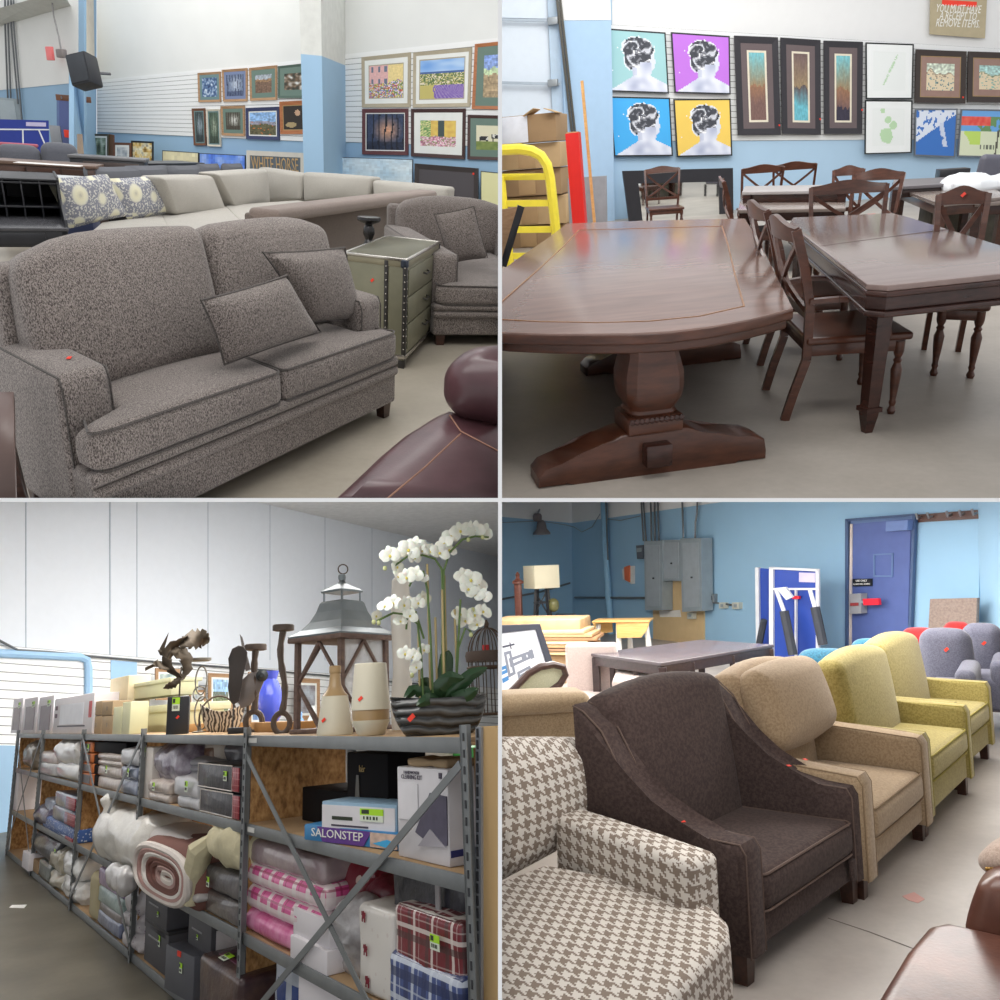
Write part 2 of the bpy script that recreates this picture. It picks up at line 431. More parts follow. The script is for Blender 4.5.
def canvas(pl, px, label, art, em, group=None, off=.06, name='canvas_picture', cat='picture', n=30, th=.03, edge=.012):
    P = quad_on(pl, px, off); base = (P[3] + P[2]) / 2; yaw = math.atan2(pl.u[1], pl.u[0])
    if (np.array(P[1] - P[0]) @ pl.u) < 0: yaw += PI
    T = thing(name, label, cat, base, yaw, group); L = locpts(T, P); nrm = (L[1] - L[0]).cross(L[3] - L[0]).normalized() * -1
    I = inset(L, edge); b = MB()
    for i in range(4):
        j = (i + 1) % 4; b.hexa([L[i], L[j], I[j], I[i]] + [k - nrm * th for k in (L[i], L[j], I[j], I[i])])
    bmesh.ops.recalc_face_normals(b.bm, faces=b.bm.faces); b.build('frame', em, T, flat=True)
    painted('canvas', [k - nrm * .004 for k in I], art, T, n=n)
    return T
def slats(name, pl, px, nsl, m, gm, off=.02, lab=None):
    """slatted wall board: horizontal boards with dark grooves between"""
    P = quad_on(pl, px, off); P = [Vector([float(k) for k in p]) for p in P]; n = Vector([float(k) for k in pl.n])
    b = MB(); g = .1
    for i in range(nsl):
        a, c = (i + g / 2) / nsl, (i + 1 - g / 2) / nsl
        q = [P[0].lerp(P[3], a), P[1].lerp(P[2], a), P[1].lerp(P[2], c), P[0].lerp(P[3], c)]; b.slab(q, n, .016)
    o = b.build(name, m, flat=True); struct(o)
    b = MB(); b.slab([p - n * .01 for p in P], n, .008); o2 = b.build('groove_backing', gm, o, flat=True)
    return o
def wallpoly(name, pl, px, m, off=0., t=.05):
    P = quad_on(pl, px, off); b = MB().slab(P, pl.n, t); o = b.build(name, m, flat=True); return struct(o)
def floorpoly(name, pts, m, z=0., t=.05):
    b = MB().slab([(x, y, z) for x, y in pts], (0, 0, 1), t); return struct(b.build(name, m, flat=True))
def rloop(w, h, r, z, n=4, cx=0, cy=0):
    """rounded rectangle loop in XY at height z"""
    o = []
    for (sx, sy, a0) in ((1, 1, 0), (-1, 1, 90), (-1, -1, 180), (1, -1, 270)):
        for k in range(n + 1):
            a = math.radians(a0 + 90 * k / n); o.append((cx + sx * (w / 2 - r) + r * math.cos(a), cy + sy * (h / 2 - r) + r * math.sin(a), z))
    return o
def seat_cushion(T, c, sz, m, pm, r=.05, puff=.03, tfn=None, rot=None, name='seat_cushion', pr=.006):
    o = MB().cush(c, sz, r, (.01, .012, puff), n=9, R=rot, fn=tfn).build(name, m, T)
    b = MB()
    for sg in (1, -1):
        L = []
        for (x, y, z) in rloop(sz[0] - r * .25, sz[1] - r * .25, r * .9, sg * (sz[2] / 2 - r * .18)):
            p = Vector((x, y, z))
            if tfn: p = Vector(tfn(*p))
            if rot is not None: p = rot @ p
            L.append(p + Vector(c))
        b.tube(L, pr, 5, closed=True)
    b.build('piping', pm, o); return o
def leg_block(T, x, y, h, w, m, name='leg', flare=.8):
    MB().hexa([(x - w / 2 * flare, y - w / 2 * flare, 0), (x + w / 2 * flare, y - w / 2 * flare, 0), (x + w / 2 * flare, y + w / 2 * flare, 0), (x - w / 2 * flare, y + w / 2 * flare, 0),
               (x - w / 2, y - w / 2, h), (x + w / 2, y - w / 2, h), (x + w / 2, y + w / 2, h), (x - w / 2, y + w / 2, h)]).build(name, m, T)
def sticker(T, p, s=.014, n=(0, 0, 1), m=None, name='price_sticker'):
    n = Vector(n).normalized(); x = n.orthogonal().normalized(); y = n.cross(x); p = Vector([float(k) for k in p])
    MB().slab([p + (x * a + y * b) * s + n * .003 for a, b in ((-1, -.6), (1, -.6), (1, .6), (-1, .6))], n, .002).build(name, m or STK(), T, label='red price sticker')
def gtag(T, p, w, h, nx, up=(0, 0, 1), name='price_tag'):
    """a fluorescent green and white price tag: p centre, nx outward normal"""
    n = Vector(nx).normalized(); u = Vector(up); u = (u - n * u.dot(n)).normalized(); x = u.cross(n); p = Vector([float(k) for k in p]) + n * .003
    q = lambda a, b, c, d: [p + x * (w * a) + u * (h * b), p + x * (w * c) + u * (h * b), p + x * (w * c) + u * (h * d), p + x * (w * a) + u * (h * d)]
    o = MB().slab(q(-.5, 0, .5, .5), n, .002).build(name, plain('tag_green', (178, 232, 50), .5, var=.02), T, label='fluorescent green price tag')
    MB().slab(q(-.5, -.5, .5, 0), n, .002).build('label_white', plain('tag_white', (222, 232, 214), .5, var=.02), o)
    b = MB()
    for i in range(5): b.slab([k + n * .001 for k in q(-.35 + i * .14, -.35, -.29 + i * .14 + .03 * (i % 2), -.1)], n, .0015)
    b.slab([k + n * .001 for k in q(-.42, .1, -.1, .42)], n, .0015)
    b.build('barcode', plain('tag_black', (50, 60, 45), .6), o)
    return o
def sofa(T, W, D, seat, arm, back, aw=.2, n=2, m=None, pm=None, lm=None, legh=.09, bt=.22, tcush=True, backr=.1, ct=.16, armfront=.0, rake=.12, lw=.08, backw=None, seatdrop=.0, base_band=True, backpuff=.06, armr=.05, round_back=0):
    """upholstered seat; local x = width, -y = front, z up. Returns nothing, adds parts to T"""
    iw = W - 2 * aw
    zb = legh; base_top = seat - ct
    MB().cush((0, .0, (zb + base_top) / 2), (W - .02, D - .04, base_top - zb), .02, n=4).build('base', m, T)
    if base_band:
        b = MB()
        for k, z in enumerate((base_top - .075, base_top - .015)):
            b.cush((0, -D / 2 + .03, z), (W - .01, .07, .055), .025, (0, .006, 0), n=6)
        b.build('front_rail', m, T)
    for sx in (-1, 1):
        xx = sx * (W / 2 - aw / 2)
        o = MB().cush((xx, armfront / 2, (zb + arm) / 2), (aw, D - armfront, arm - zb), armr, (.008, .006, .012), n=6).build('arm', m, T)
        b = MB()
        for e in (-1, 1):
            x = xx + e * (aw / 2 - armr * .3)
            b.tube([(x, D / 2 - .08, arm - armr * .25), (x, -D / 2 + armfront + armr * .5, arm - armr * .25), (x, -D / 2 + armfront + armr * .05, arm - armr * 1.1), (x, -D / 2 + armfront + armr * .05, zb + .03)], .005, 5)
        b.build('piping', pm, o)
    for sx in (-1, 1):
        for sy in (-1, 1): leg_block(T, sx * (W / 2 - lw), sy * (D / 2 - lw), legh + .005, lw, lm)
    MB().cush((0, D / 2 - bt * .3, (zb + back - .08) / 2), (W - .05, bt * .6, back - .08 - zb), .05, n=6).build('back_frame', m, T)
    cd = D - bt * .75
    for k in range(n):
        w = iw / n; x = -iw / 2 + w * (k + .5); ext = 0
        side = -1 if k == 0 else (1 if k == n - 1 else 0)
        def tf(px, py, pz, side=side, w=w):
            if tcush and side and armfront > 0:
                sgn = side
                if n == 1: sgn = 1 if px > 0 else -1
                if py < -cd / 2 + armfront + .0 and px * sgn > 0: px += sgn * max(0, (aw - .01)) * min(1, (-cd / 2 + armfront - py) / .04) * (px * sgn / (w / 2)) ** 3
            return (px, py, pz)
        seat_cushion(T, (x, -D / 2 + cd / 2 - .01, seat - ct / 2 - seatdrop), (w - .008, cd, ct), m, pm, .045, .025, tfn=tf)
    bw = (backw or iw + .0) / n
    for k in range(n):
        x = -bw * n / 2 + bw * (k + .5); h = back - seat + .06
        R = E3(rx=-rake)
        def bf(px, py, pz, k=k):
            if round_back:
                e = 1 if (k == n - 1) else -1
                if n == 1: e = 1 if px > 0 else -1
                t = max(0, px * e / (bw / 2)); 
                if pz > 0: pz -= round_back * t ** 3 * (pz / (h / 2))
            return (px, py, pz)
        MB().cush((x, D / 2 - bt * .72, seat - .05 + h / 2), (bw - .006, bt, h), backr, (.01, backpuff, .02), n=8, R=R, fn=bf).build('back_cushion', m, T)
Q = 1
WHITEW = plain('white_wall_paint', (226, 228, 226), .8, var=.02, sc=1.5)
BLUEW = plain('blue_wall_paint', (156, 190, 218), .75, var=.03, sc=1.2, bump=.1, bsc=30)
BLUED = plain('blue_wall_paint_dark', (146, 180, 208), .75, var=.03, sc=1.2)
SLATW = plain('white_slat_board', (236, 238, 238), .45, var=.01)
GROOVE = plain('slat_groove', (120, 122, 122), .8, var=.02)
def concrete(name, a, b):
    t = NT(name); f = t.noise(1.3, 6); g = t.noise(22, 4)
    t.col(t.mix(t.math('MULTIPLY', g, .35), t.ramp(f, [(.35, s2l(a)), (.65, s2l(b))]), s2l(tuple(k * .8 for k in a)))); t.rg(.42, 0, .35); t.bump(g, .06, .003); return t.m
FLOOR1 = concrete('sealed_concrete', (158, 150, 136), (178, 170, 156))
TWEED = fabric('grey_brown_tweed', (66, 59, 56), (158, 148, 142), 240, .7, stretch=(1, 1, .45))
TWEEDP = fabric('tweed_piping', (52, 47, 45), (100, 94, 90), 240, .4)
DKWOOD = wood('dark_wood', (42, 24, 18), (74, 44, 32), .35)
BLKWOOD = plain('black_painted_wood', (34, 35, 40), .35, var=.1)
OAK = wood('oak_frame', (152, 118, 86), (186, 150, 114), .5)
GREYLINEN = fabric('pale_grey_linen', (168, 164, 156), (188, 184, 176), 160, .35)
# ---- shell
wm = Plane((-4.75, 24.0), (2.1, 18.5))            # long picture wall
WB = Plane(wm.hit(97, 100)[:2], wm.hit(499, 100)[:2])
cnr = WB.hit(97, 100)
lw_far = np.array([cnr[0] - .1, cnr[1] - .2, 0])
WL = Plane((-9.3, 29.0), (-5.25, 23.6))
f1 = [(-13, 1.0), (12, 1.0), (12, 32), (-13, 32)]
floorpoly('floor', f1, FLOOR1)
wallpoly('wall_back', WB, [(97, -40), (560, -60), (560, 330), (97, 330)], BLUEW)
wallpoly('wall_back', WB, [(97, -40), (303, -40), (303, 61), (97, 82)], WHITEW, off=.012, t=.02)
wallpoly('wall_back', WB, [(330, -40), (520, -50), (520, 40), (330, 56)], WHITEW, off=.012, t=.02)
slats('wall_slatted', WB, [(97, 80), (303, 59.5), (303, 141.5), (97, 132)], 15, SLATW, GROOVE)
slats('wall_slatted', WB, [(340, 54.5), (508, 36.5), (508, 147.5), (340, 142)], 17, SLATW, GROOVE)
wallpoly('wall_left', WL, [(-20, -40), (84, -40), (84, 300), (-20, 300)], BLUED)
wallpoly('wall_left', WL, [(-20, -40), (78, -40), (78, 82.5), (-20, 92)], WHITEW, off=.012, t=.02)
# corner pier with a beige upper part
c0 = WL.hit(75, 100, .25); c1 = WL.hit(82, 100, .45)
WP = Plane(WL.hit(74, 100, .2)[:2], WB.hit(97, 100, .05)[:2])
wallpoly('wall_pier', WP, [(74, -40), (96.5, -40), (96.5, 300), (74, 300)], BLUED, t=.1)
wallpoly('wall_pier', WP, [(80, -40), (93, -40), (95, 82), (82, 83)], plain('beige_pier', (214, 208, 194), .8), off=.012, t=.02)
wallpoly('wall_pier', WP, [(69.5, -40), (79.5, -40), (81.5, 83), (74, 83)], WHITEW, off=.012, t=.02)
BEAM = plain('ceiling_beam_paint', (196, 198, 192), .7)
P = [WL.hit(-15, 12, .5), WL.hit(58, -8, .5), WL.hit(66, 5, .1), WL.hit(-15, 29, .1)]
struct(MB().slab(P, WL.n, .1).build('ceiling_beam', BEAM, flat=True))
# square column
PC = Plane(WB.hit(302, 100, 1.9)[:2], WB.hit(323, 100, 1.7)[:2])
A = PC.hit(302, 100); B_ = PC.hit(322.5, 100); Cc = WB.hit(345.5, 100, .02); D_ = WB.hit(306, 100, .02)
def colm(name, m, z0, z1, g=0.):
    b = MB(); pp = [A, B_, Cc, D_]
    cc = sum(pp) / 4; pp = [p + (p - cc) * g for p in pp]
    b.hexa([(p[0], p[1], z0) for p in pp] + [(p[0], p[1], z1) for p in pp]); bmesh.ops.recalc_face_normals(b.bm, faces=b.bm.faces)
    return struct(b.build(name, m, flat=True))
zc = PC.hit(312, 55)[2]
colm('wall_column', BLUEW, 0, zc); colm('wall_column', plain('column_white', (214, 216, 212), .8), zc, 4.6)
# ---- things on the long wall
OAKD = wood('walnut_frame', (96, 62, 44), (126, 84, 60), .4); SAND = plain('sand_frame', (176, 166, 144), .5); MAROON = plain('maroon_frame', (100, 60, 62), .5)
BRN = plain('dark_brown_frame', (70, 46, 44), .45); ORNG = wood('orange_oak_frame', (158, 96, 58), (186, 120, 76), .4); BLUEF = plain('navy_frame', (52, 60, 96), .4); PALEF = plain('pale_wood_frame', (206, 200, 184), .5)
mg = lambda n, c: plain('mat_' + n, c, .8, var=.02)
MGRN = mg('green', (108, 130, 120)); MBLU = mg('blue', (120, 134, 168)); MWHT = mg('white', (232, 234, 230)); MTEAL = mg('teal', (110, 138, 140)); MDG = mg('dark_green', (84, 104, 94)); MNAVY = mg('navy', (66, 78, 120)); MGLD = mg('gold', (178, 150, 104)); MMAR = mg('maroon', (122, 82, 84))
g1 = None
picture(WB, [(197.4, 73), (220, 71.5), (220.5, 101.7), (198.3, 102.2)], 'small oak-framed snow scene with teal mat, first of the upper row left of the column', p_noise([(40, 60, 100), (90, 120, 160), (225, 235, 245)], 9, 1), OAK, .07, [(.11, MTEAL)], n=22)
picture(WB, [(221.6, 69.8), (246.9, 68), (246.9, 101.2), (223, 101.7)], 'oak-framed misty forest print with blue mat, second of the upper row', p_wood((50, 60, 90), (110, 124, 150), (190, 200, 214), 2), OAK, .07, [(.1, MBLU)], n=22)
picture(WB, [(248.9, 68), (276.6, 65.2), (276.6, 99.9), (250, 100.8)], 'oak-framed autumn street print with green mat, third of the upper row', p_land((150, 160, 170), (150, 120, 90), (120, 96, 80), .4, 3), OAK, .07, [(.15, MGRN)], n=22)
picture(WB, [(277.9, 66.2), (312, 62.5), (312, 98), (277.9, 98.1)], 'green-framed waterfall print partly hidden behind the blue column', p_noise([(40, 50, 48), (110, 90, 70), (220, 225, 225)], 6, 4), MDG, .05, [(.14, MGRN)], n=22)
picture(WB, [(191.5, 108.5), (204.6, 108.2), (205.9, 145.4), (193.7, 145.4)], 'tall narrow dark brown frame with a forest stream', p_wood((40, 46, 50), (70, 84, 84), (200, 216, 230), 5), OAKD, .13, [(.08, MTEAL)], n=16, m=30)
picture(WB, [(205.9, 109.4), (219.4, 109), (220.8, 146.7), (207.2, 146.2)], 'tall narrow pale frame with a green woodland print', p_wood((50, 60, 50), (80, 100, 84), (170, 180, 160), 6), PALEF, .1, [(.08, MTEAL)], n=16, m=30)
picture(WB, [(220.3, 106.2), (244.2, 105.5), (244.6, 136.4), (221.6, 135.4)], 'oak-framed print of a waterfall with green mat, below the forest print', p_wood((60, 50, 40), (90, 90, 80), (225, 225, 220), 7), OAK, .08, [(.13, MGRN)], n=22)
picture(WB, [(245.5, 108), (278.8, 106.6), (279.3, 140.4), (246, 139)], 'navy-framed print of a snowy mountain under blue sky', p_land((120, 164, 214), (150, 150, 165), (96, 92, 66), .55, 8, [(210, 120, 60), (70, 90, 60)], .1), BLUEF, .08, [(.03, MWHT)], n=26)
picture(WB, [(279.2, 101.7), (312, 100), (312, 134), (280.2, 134.1)], 'tan-framed dark portrait of an old man bent forward, beside the column', lambda u, v: ((196, 160, 130) if math.hypot((u - .55) * 1.2, v - .3) < .13 else ((170, 150, 110) if math.hypot(u - .3, (v - .8) * 2) < .22 else (46, 40, 36))), ORNG, .09, [(.02, MGLD)], n=26)
def house(u, v):
    c = (226, 180, 178) if u < .55 else (236, 214, 150)
    if u < .55 and abs((u * 5.2) % 1 - .5) < .18 and .08 < (v * 2.6) % 1 < .55 and v < .6: c = (110, 120, 140)
    if v > .5 + .25 * (vn(u * 5, 2, 9) - .5): c = [(196, 90, 90), (214, 200, 130), (120, 140, 90), (230, 210, 220), (130, 140, 190)][int(vn(u * 12, v * 12, 10) * 15) % 5]
    return clampc(tuple(k * (.92 + .16 * vn(u * 20, v * 20, 3)) for k in c))
picture(WB, [(361.4, 57.2), (410.5, 52.2), (410, 107.1), (361.8, 107.5)], 'sand-framed print of a pink house behind flowers with white mat', house, SAND, .06, [(.09, MWHT), (.02, SAND)], n=34)
def lav(u, v):
    if v < .3: return mixc((110, 160, 226), (200, 222, 245), vn(u * 3, v * 8, 2))
    if v < .36: return (70, 100, 160)
    if v < .66: return [(110, 130, 70), (140, 150, 90), (200, 190, 130), (84, 110, 80), (226, 216, 190)][int(vn(u * 10, v * 14, 4) * 15) % 5]
    s = (u - .25) / (v - .45); return (124, 96, 176) if (s * 6) % 1 < .55 and u > .3 else ((196, 184, 110) if u < .35 else (160, 140, 190))
picture(WB, [(413.1, 52.6), (471.7, 47.2), (469.8, 106.6), (412.7, 107.5)], 'large sand-framed print of purple lavender rows below hills', lav, SAND, .05, [(.06, MWHT), (.02, SAND)], n=40)
picture(WB, [(474.8, 44.1), (522, 39), (522, 110), (471.7, 108.9)], 'orange-wood framed print of a pale field with green mat, cut by the picture edge', p_land((120, 150, 214), (190, 210, 170), (170, 150, 120), .5, 12), ORNG, .06, [(.17, MGRN)], n=26)
picture(WB, [(362, 108.9), (407.8, 108.5), (407.8, 155.3), (362, 154.4)], 'maroon-framed print of a cabin at dusk among tall trees', p_wood((30, 32, 44), (60, 70, 96), (230, 170, 130), 13), MAROON, .07, [(.0001, MMAR), (.02, MWHT)], n=34)
def door_fl(u, v):
    if v > .62 + .1 * (vn(u * 6, 1, 4) - .5): return [(226, 170, 186), (240, 220, 226), (180, 110, 140), (150, 160, 110)][int(vn(u * 14, v * 14, 5) * 15) % 4]
    if .5 < u < .68 and v < .62: return (70, 84, 84)
    if u < .3: return [(110, 150, 90), (160, 190, 120), (226, 220, 160)][int(vn(u * 14, v * 14, 6) * 12) % 3]
    return mixc((236, 214, 110), (214, 170, 90), vn(u * 8, v * 8, 7))
picture(WB, [(410.9, 108.9), (465.4, 108.5), (464.5, 159.3), (410.9, 156.2)], 'dark brown framed print of a doorway among flowers with wide white mat', door_fl, BRN, .055, [(.13, MWHT)], n=34)
def cows(u, v):
    if v > .66: return mixc((96, 120, 60), (150, 160, 90), vn(u * 9, v * 9, 2))
    for cx, cy, r in ((.2, .52, .12), (.62, .45, .2)):
        if abs(u - cx) < r and abs(v - cy) < .09: return (40, 42, 44) if vn(u * 12, v * 12, 1) > .42 else (220, 220, 214)
        if abs(abs(u - cx) - r * .8) < .02 and cy < v < cy + .2: return (40, 42, 44)
    return (222, 218, 190)
picture(WB, [(467.6, 114.7), (522, 116), (522, 161), (467.2, 159.3)], 'brown-framed print of black cows in a field with green mat', cows, BRN, .05, [(.12, MGRN)], n=34)
# leaning along the wall foot
canvas(WB, [(326.7, 156.6), (412.7, 159.3), (412, 215), (326, 215)], 'large pale blue abstract canvas leaning below the framed pictures', p_noise([(170, 200, 220), (206, 224, 234), (222, 232, 236)], 5, 20), plain('dark_canvas_edge', (66, 76, 90), .6), off=.3)
T = picture(WB, [(414.5, 163.4), (478, 168.3), (478, 225), (414.5, 222)], 'wide dark brown frame with charcoal inside, leaning below the flower doorway print', lambda u, v: (78, 74, 78), plain('espresso_frame', (60, 54, 54), .4), .07, off=.34, sticker=(.93, .9))
canvas(WB, [(480.7, 171), (512, 174), (512, 226), (480.7, 224)], 'pale yellow canvas leaning at the edge under the cow print', lambda u, v: (222, 220, 170), BLKWOOD, off=.36, n=6)
canvas(WB, [(162.2, 150.3), (198.3, 152.6), (198.3, 200), (162.2, 198)], 'pale yellow canvas leaning below the slatted wall', p_noise([(214, 206, 168), (232, 226, 190)], 3, 22), BLKWOOD, off=.3, n=12)
canvas(WB, [(199.2, 153), (245, 155.2), (245, 205), (199.2, 203)], 'bright blue canvas leaning between the yellow canvas and the lettered sign', p_noise([(70, 110, 220), (96, 140, 232), (150, 180, 240)], 5, 23), BLKWOOD, off=.32, n=20)
P = quad_on(WB, [(246.4, 150.3), (304, 153), (304, 200), (246.4, 198)], .3)
T = thing('lettered_sign', 'white-framed grey board sign reading WHITE HORSE', 'sign', (P[2] + P[3]) / 2, math.atan2((P[1] - P[0])[1], (P[1] - P[0])[0])); L = locpts(T, P)
I = inset_f(L, .06, .1); nn = (L[1] - L[0]).cross(L[3] - L[0]).normalized() * -1; b = MB()
for i in range(4): b.hexa([L[i], L[(i + 1) % 4], I[(i + 1) % 4], I[i]] + [k - nn * .03 for k in (L[i], L[(i + 1) % 4], I[(i + 1) % 4], I[i])])
bmesh.ops.recalc_face_normals(b.bm, faces=b.bm.faces); b.build('frame', plain('worn_white_frame', (206, 202, 192), .7), T, flat=True)
MB().slab([k - nn * .01 for k in I], nn, .02).build('board', plain('slate_grey_board', (98, 108, 116), .7), T, flat=True)
tb = text_mb('WHITE HORSE', .24, .002); xs = [v.co.x for v in tb.bm.verts]; wtar = (I[1] - I[0]).length * .93; sc = wtar / (max(xs) - min(xs))
for v in tb.bm.verts: v.co.x *= sc; v.co.z *= 1.15
x_ = (L[1] - L[0]).normalized(); cpt = (I[0] + I[1]) / 2 - (I[0] - I[3]).normalized() * .17 + nn * .002
put(tb, frame_of(cpt, x_, (L[0] - L[3]))); tb.build('lettering', plain('ochre_letters', (190, 158, 112), .6), T, flat=True)
# small frames by the corner
picture(WB, [(89, 133.6), (108, 134), (108, 170), (89, 170)], 'dark-framed green landscape leaning beside the corner', p_noise([(60, 70, 60), (120, 140, 120), (190, 200, 190)], 5, 31), plain('olive_frame', (84, 80, 66), .5), .08, [(.08, MWHT)], off=.5, n=16)
canvas(WB, [(108.5, 134), (113.6, 135), (113.6, 170), (108.5, 170)], 'narrow brown panel leaning beside the dark-framed green landscape', lambda u, v: (110, 84, 66), OAKD, off=.45, n=4)
picture(WB, [(113, 142.4), (130.4, 142.8), (130.4, 170), (113, 170)], 'brown-framed pale print leaning second from the corner', p_noise([(150, 160, 170), (226, 228, 226)], 5, 32), OAKD, .1, [(.12, MWHT)], off=.55, n=14)
picture(WB, [(131, 140.6), (152.6, 141.5), (152.6, 178), (131, 177)], 'ochre patchwork picture in a thin dark frame leaning near the corner', p_noise([(120, 90, 40), (214, 180, 100), (230, 226, 200), (70, 60, 50)], 7, 33), BLKWOOD, .06, off=.5, n=18)
# ---- left wall: door, exit sign, speaker, conduits
DOORB = plain('blue_door_paint', (70, 88, 150), .5, var=.04)
wallpoly('door_1', WL, [(59, 99), (71.5, 98.5), (73, 300), (61, 300)], DOORB, off=.03, t=.03)
o = wallpoly('door_frame', WL, [(56.5, 97), (72, 96.5), (73, 300), (58, 300)], plain('blue_frame_paint', (96, 120, 168), .6), off=.015, t=.02)
P = WL.hit(66, 136, .08); T = thing('exit_lock', 'grey exit lock box with red push bar on the narrow blue door', 'lock', P, 0)
MB().box((-.2, 0, 0), (.22, .08, .4), .01).build('lock_box', plain('lock_grey', (150, 152, 156), .4), T); MB().box((.1, -.05, .05), (.24, .06, .16), .01).build('push_bar', STK(), T)
P = WL.hit(66, 98, .12); T = thing('coat_rack', 'small brown rack of hooks above the narrow blue door', 'rack', P, 0); MB().box((.15, 0, 0), (.7, .03, .12), .005).build('board', OAKD, T)
for k in range(3): MB().tube([(-.08 + k * .22, -.01, 0), (-.08 + k * .22, -.06, -.02), (-.08 + k * .22, -.07, .03)], .012, 6).build('hook', plain('steel_grey', (170, 172, 174), .3, 1), T)
P = WL.hit(50, 53.5, .25); T = thing('exit_sign', 'small red exit sign box hanging on a cord high on the wall', 'sign', P, -.93)
MB().box((0, 0, 0), (.26, .06, .26), .01).build('sign_face', plain('exit_red', (238, 120, 120), .5), T); MB().box((.5, 0, 0), (.26, .12, .16), .02).build('emergency_lamp', plain('lamp_grey', (120, 112, 110), .5), T)
MB().tube([(.5, 0, .07), (.52, -.02, .3), (.42, -.02, .7), (.4, 0, 1.3), (.3, 0, 2.0)], .018, 5).build('cord', plain('cord_grey', (150, 150, 150), .6), T)
MB().box((.4, 0, 1.35), (.1, .1, .2), .02).build('junction_box', plain('lamp_grey', (120, 112, 110), .5), T)
for i, (xa, xb, yb) in enumerate(((5, 8, 104), (8, 11, 104), (11, 18, 104), (13.5, 22, 120))):
    a = WL.hit(xa, 0, .06); b2 = WL.hit(xb, yb, .06); mid = (a + b2) / 2
    tag(MB().tube([a, WL.hit(xa, 24, .06), b2], .022, 6).build('conduit', plain('steel_conduit', (120, 124, 128), .4, .6)), 'thin grey conduit running down the left wall, %s' % ('first from the edge', 'second from the edge', 'third from the edge', 'fourth and longest, reaching lowest')[i], 'pipe')
pb = WL.hit(13, 110, .1); T = thing('breaker_panel', 'grey electrical panel below the wall conduits', 'electrical box', pb, 0); MB().box((-.1, 0, -.2), (.8, .16, .9), .01).build('housing', plain('panel_grey', (150, 162, 168), .5), T); MB().box((-.1, -.09, -.2), (.35, .02, .8), .005).build('door', plain('panel_grey_light', (164, 176, 182), .5), T)
# loudspeaker
ps = WP.hit(84.5, 71.5, .9); T = thing('loudspeaker', 'black wedge loudspeaker bracketed high at the wall corner', 'speaker', ps, math.radians(-22), rot=E3(ry=math.radians(-14), rx=-.2))
SPK = plain('speaker_black', (38, 40, 46), .5, var=.08)
MB().box((0, 0, 0), (.42, .4, .56), .04).build('cabinet', SPK, T); MB().box((.0, -.21, 0), (.36, .02, .48), .01).build('grille', plain('grille_black', (58, 62, 68), .7, bump=.4, bsc=300), T)
MB().tube([(.1, .15, 0), (.15, .6, .1)], .03, 6).build('bracket', plain('bracket_grey', (90, 92, 96), .5), T)
# ---- ping pong table
pp = onz(4, 145, .8); Yp = 10.6
PPP = Plane((-6, 18), (0, 18.6)); P = quad_on(PPP, [(-8, 119), (48.5, 120.5), (49.5, 163), (-8, 163)])
T = thing('ping_pong_table', 'folded blue ping pong table standing upright near the left wall', 'table', (P[2] + P[3]) / 2, math.atan2((P[1] - P[0])[1], (P[1] - P[0])[0])); L = locpts(T, P); nn = (L[1] - L[0]).cross(L[3] - L[0]).normalized() * -1
MB().slab(L, nn, .04).build('table_half', plain('pingpong_blue', (34, 56, 148), .5, var=.03), T, flat=True)
WL1 = plain('white_line', (220, 224, 232), .5)
q = lambda px, o=.01: [k for k in locpts(T, quad_on(PPP, px, o))]
b = MB()
for px in ([(-6, 128.5), (49, 129), (49, 130.3), (-6, 130)], [(22, 130), (23.5, 130), (24.5, 170), (23, 170)], [(38, 130), (39.5, 130), (46, 145), (44.5, 145)]): b.slab(q(px), nn, .008)
b.build('frame_tube', WL1, T, flat=True); MB().slab(q([(26, 122), (46, 122.6), (46, 126.6), (26, 126)]), nn, .004).build('paper_label', plain('lilac_paper', (196, 190, 222), .7), T, flat=True)
# ---- far grey sofas
GRYF = fabric('charcoal_upholstery', (88, 90, 98), (104, 106, 114), 120, .3)
for i, (x0, x1, yt, lab) in enumerate(((-4, 39.3, 145.5, 'dark grey sofa back at the far left edge'), (39.8, 76.5, 143.8, 'second dark grey sofa back, beside the narrow door'))):
    P0, P1 = Plane((-4.4, 15), (0, 15.6)).hit(x0, yt), Plane((-4.4, 15), (0, 15.6)).hit(x1, yt); w = np.linalg.norm((P1 - P0)[:2]); yaw = math.atan2(P1[1] - P0[1], P1[0] - P0[0]); h = (P0[2] + P1[2]) / 2
    T = thing('grey_sofa', lab, 'sofa', ((P0[0] + P1[0]) / 2, (P0[1] + P1[1]) / 2, 0), yaw)
    MB().cush((0, 0, h / 2 + .03), (w, .4, h - .06), .12, (0, .03, .02), n=6).build('backrest', GRYF, T)
    MB().cush((0, -.45, .25), (w, .6, .38), .06, n=5).build('seat', GRYF, T)
    if i == 0: MB().cush((0, .12, h + .005), (w * .9, .2, .05), .02, n=5).build('cushion', plain('rose_fabric', (176, 96, 110), .9), T, label='rose-coloured cushion')
# cardboard piece
P = quad_on(WL, [(77, 134), (81, 134), (84, 175), (77.5, 175)], .7); tag(MB().slab(P, WL.n, .03).build('wood_board', plain('raw_board', (176, 158, 140), .8), flat=True), 'narrow raw board leaning at the wall corner', 'board')
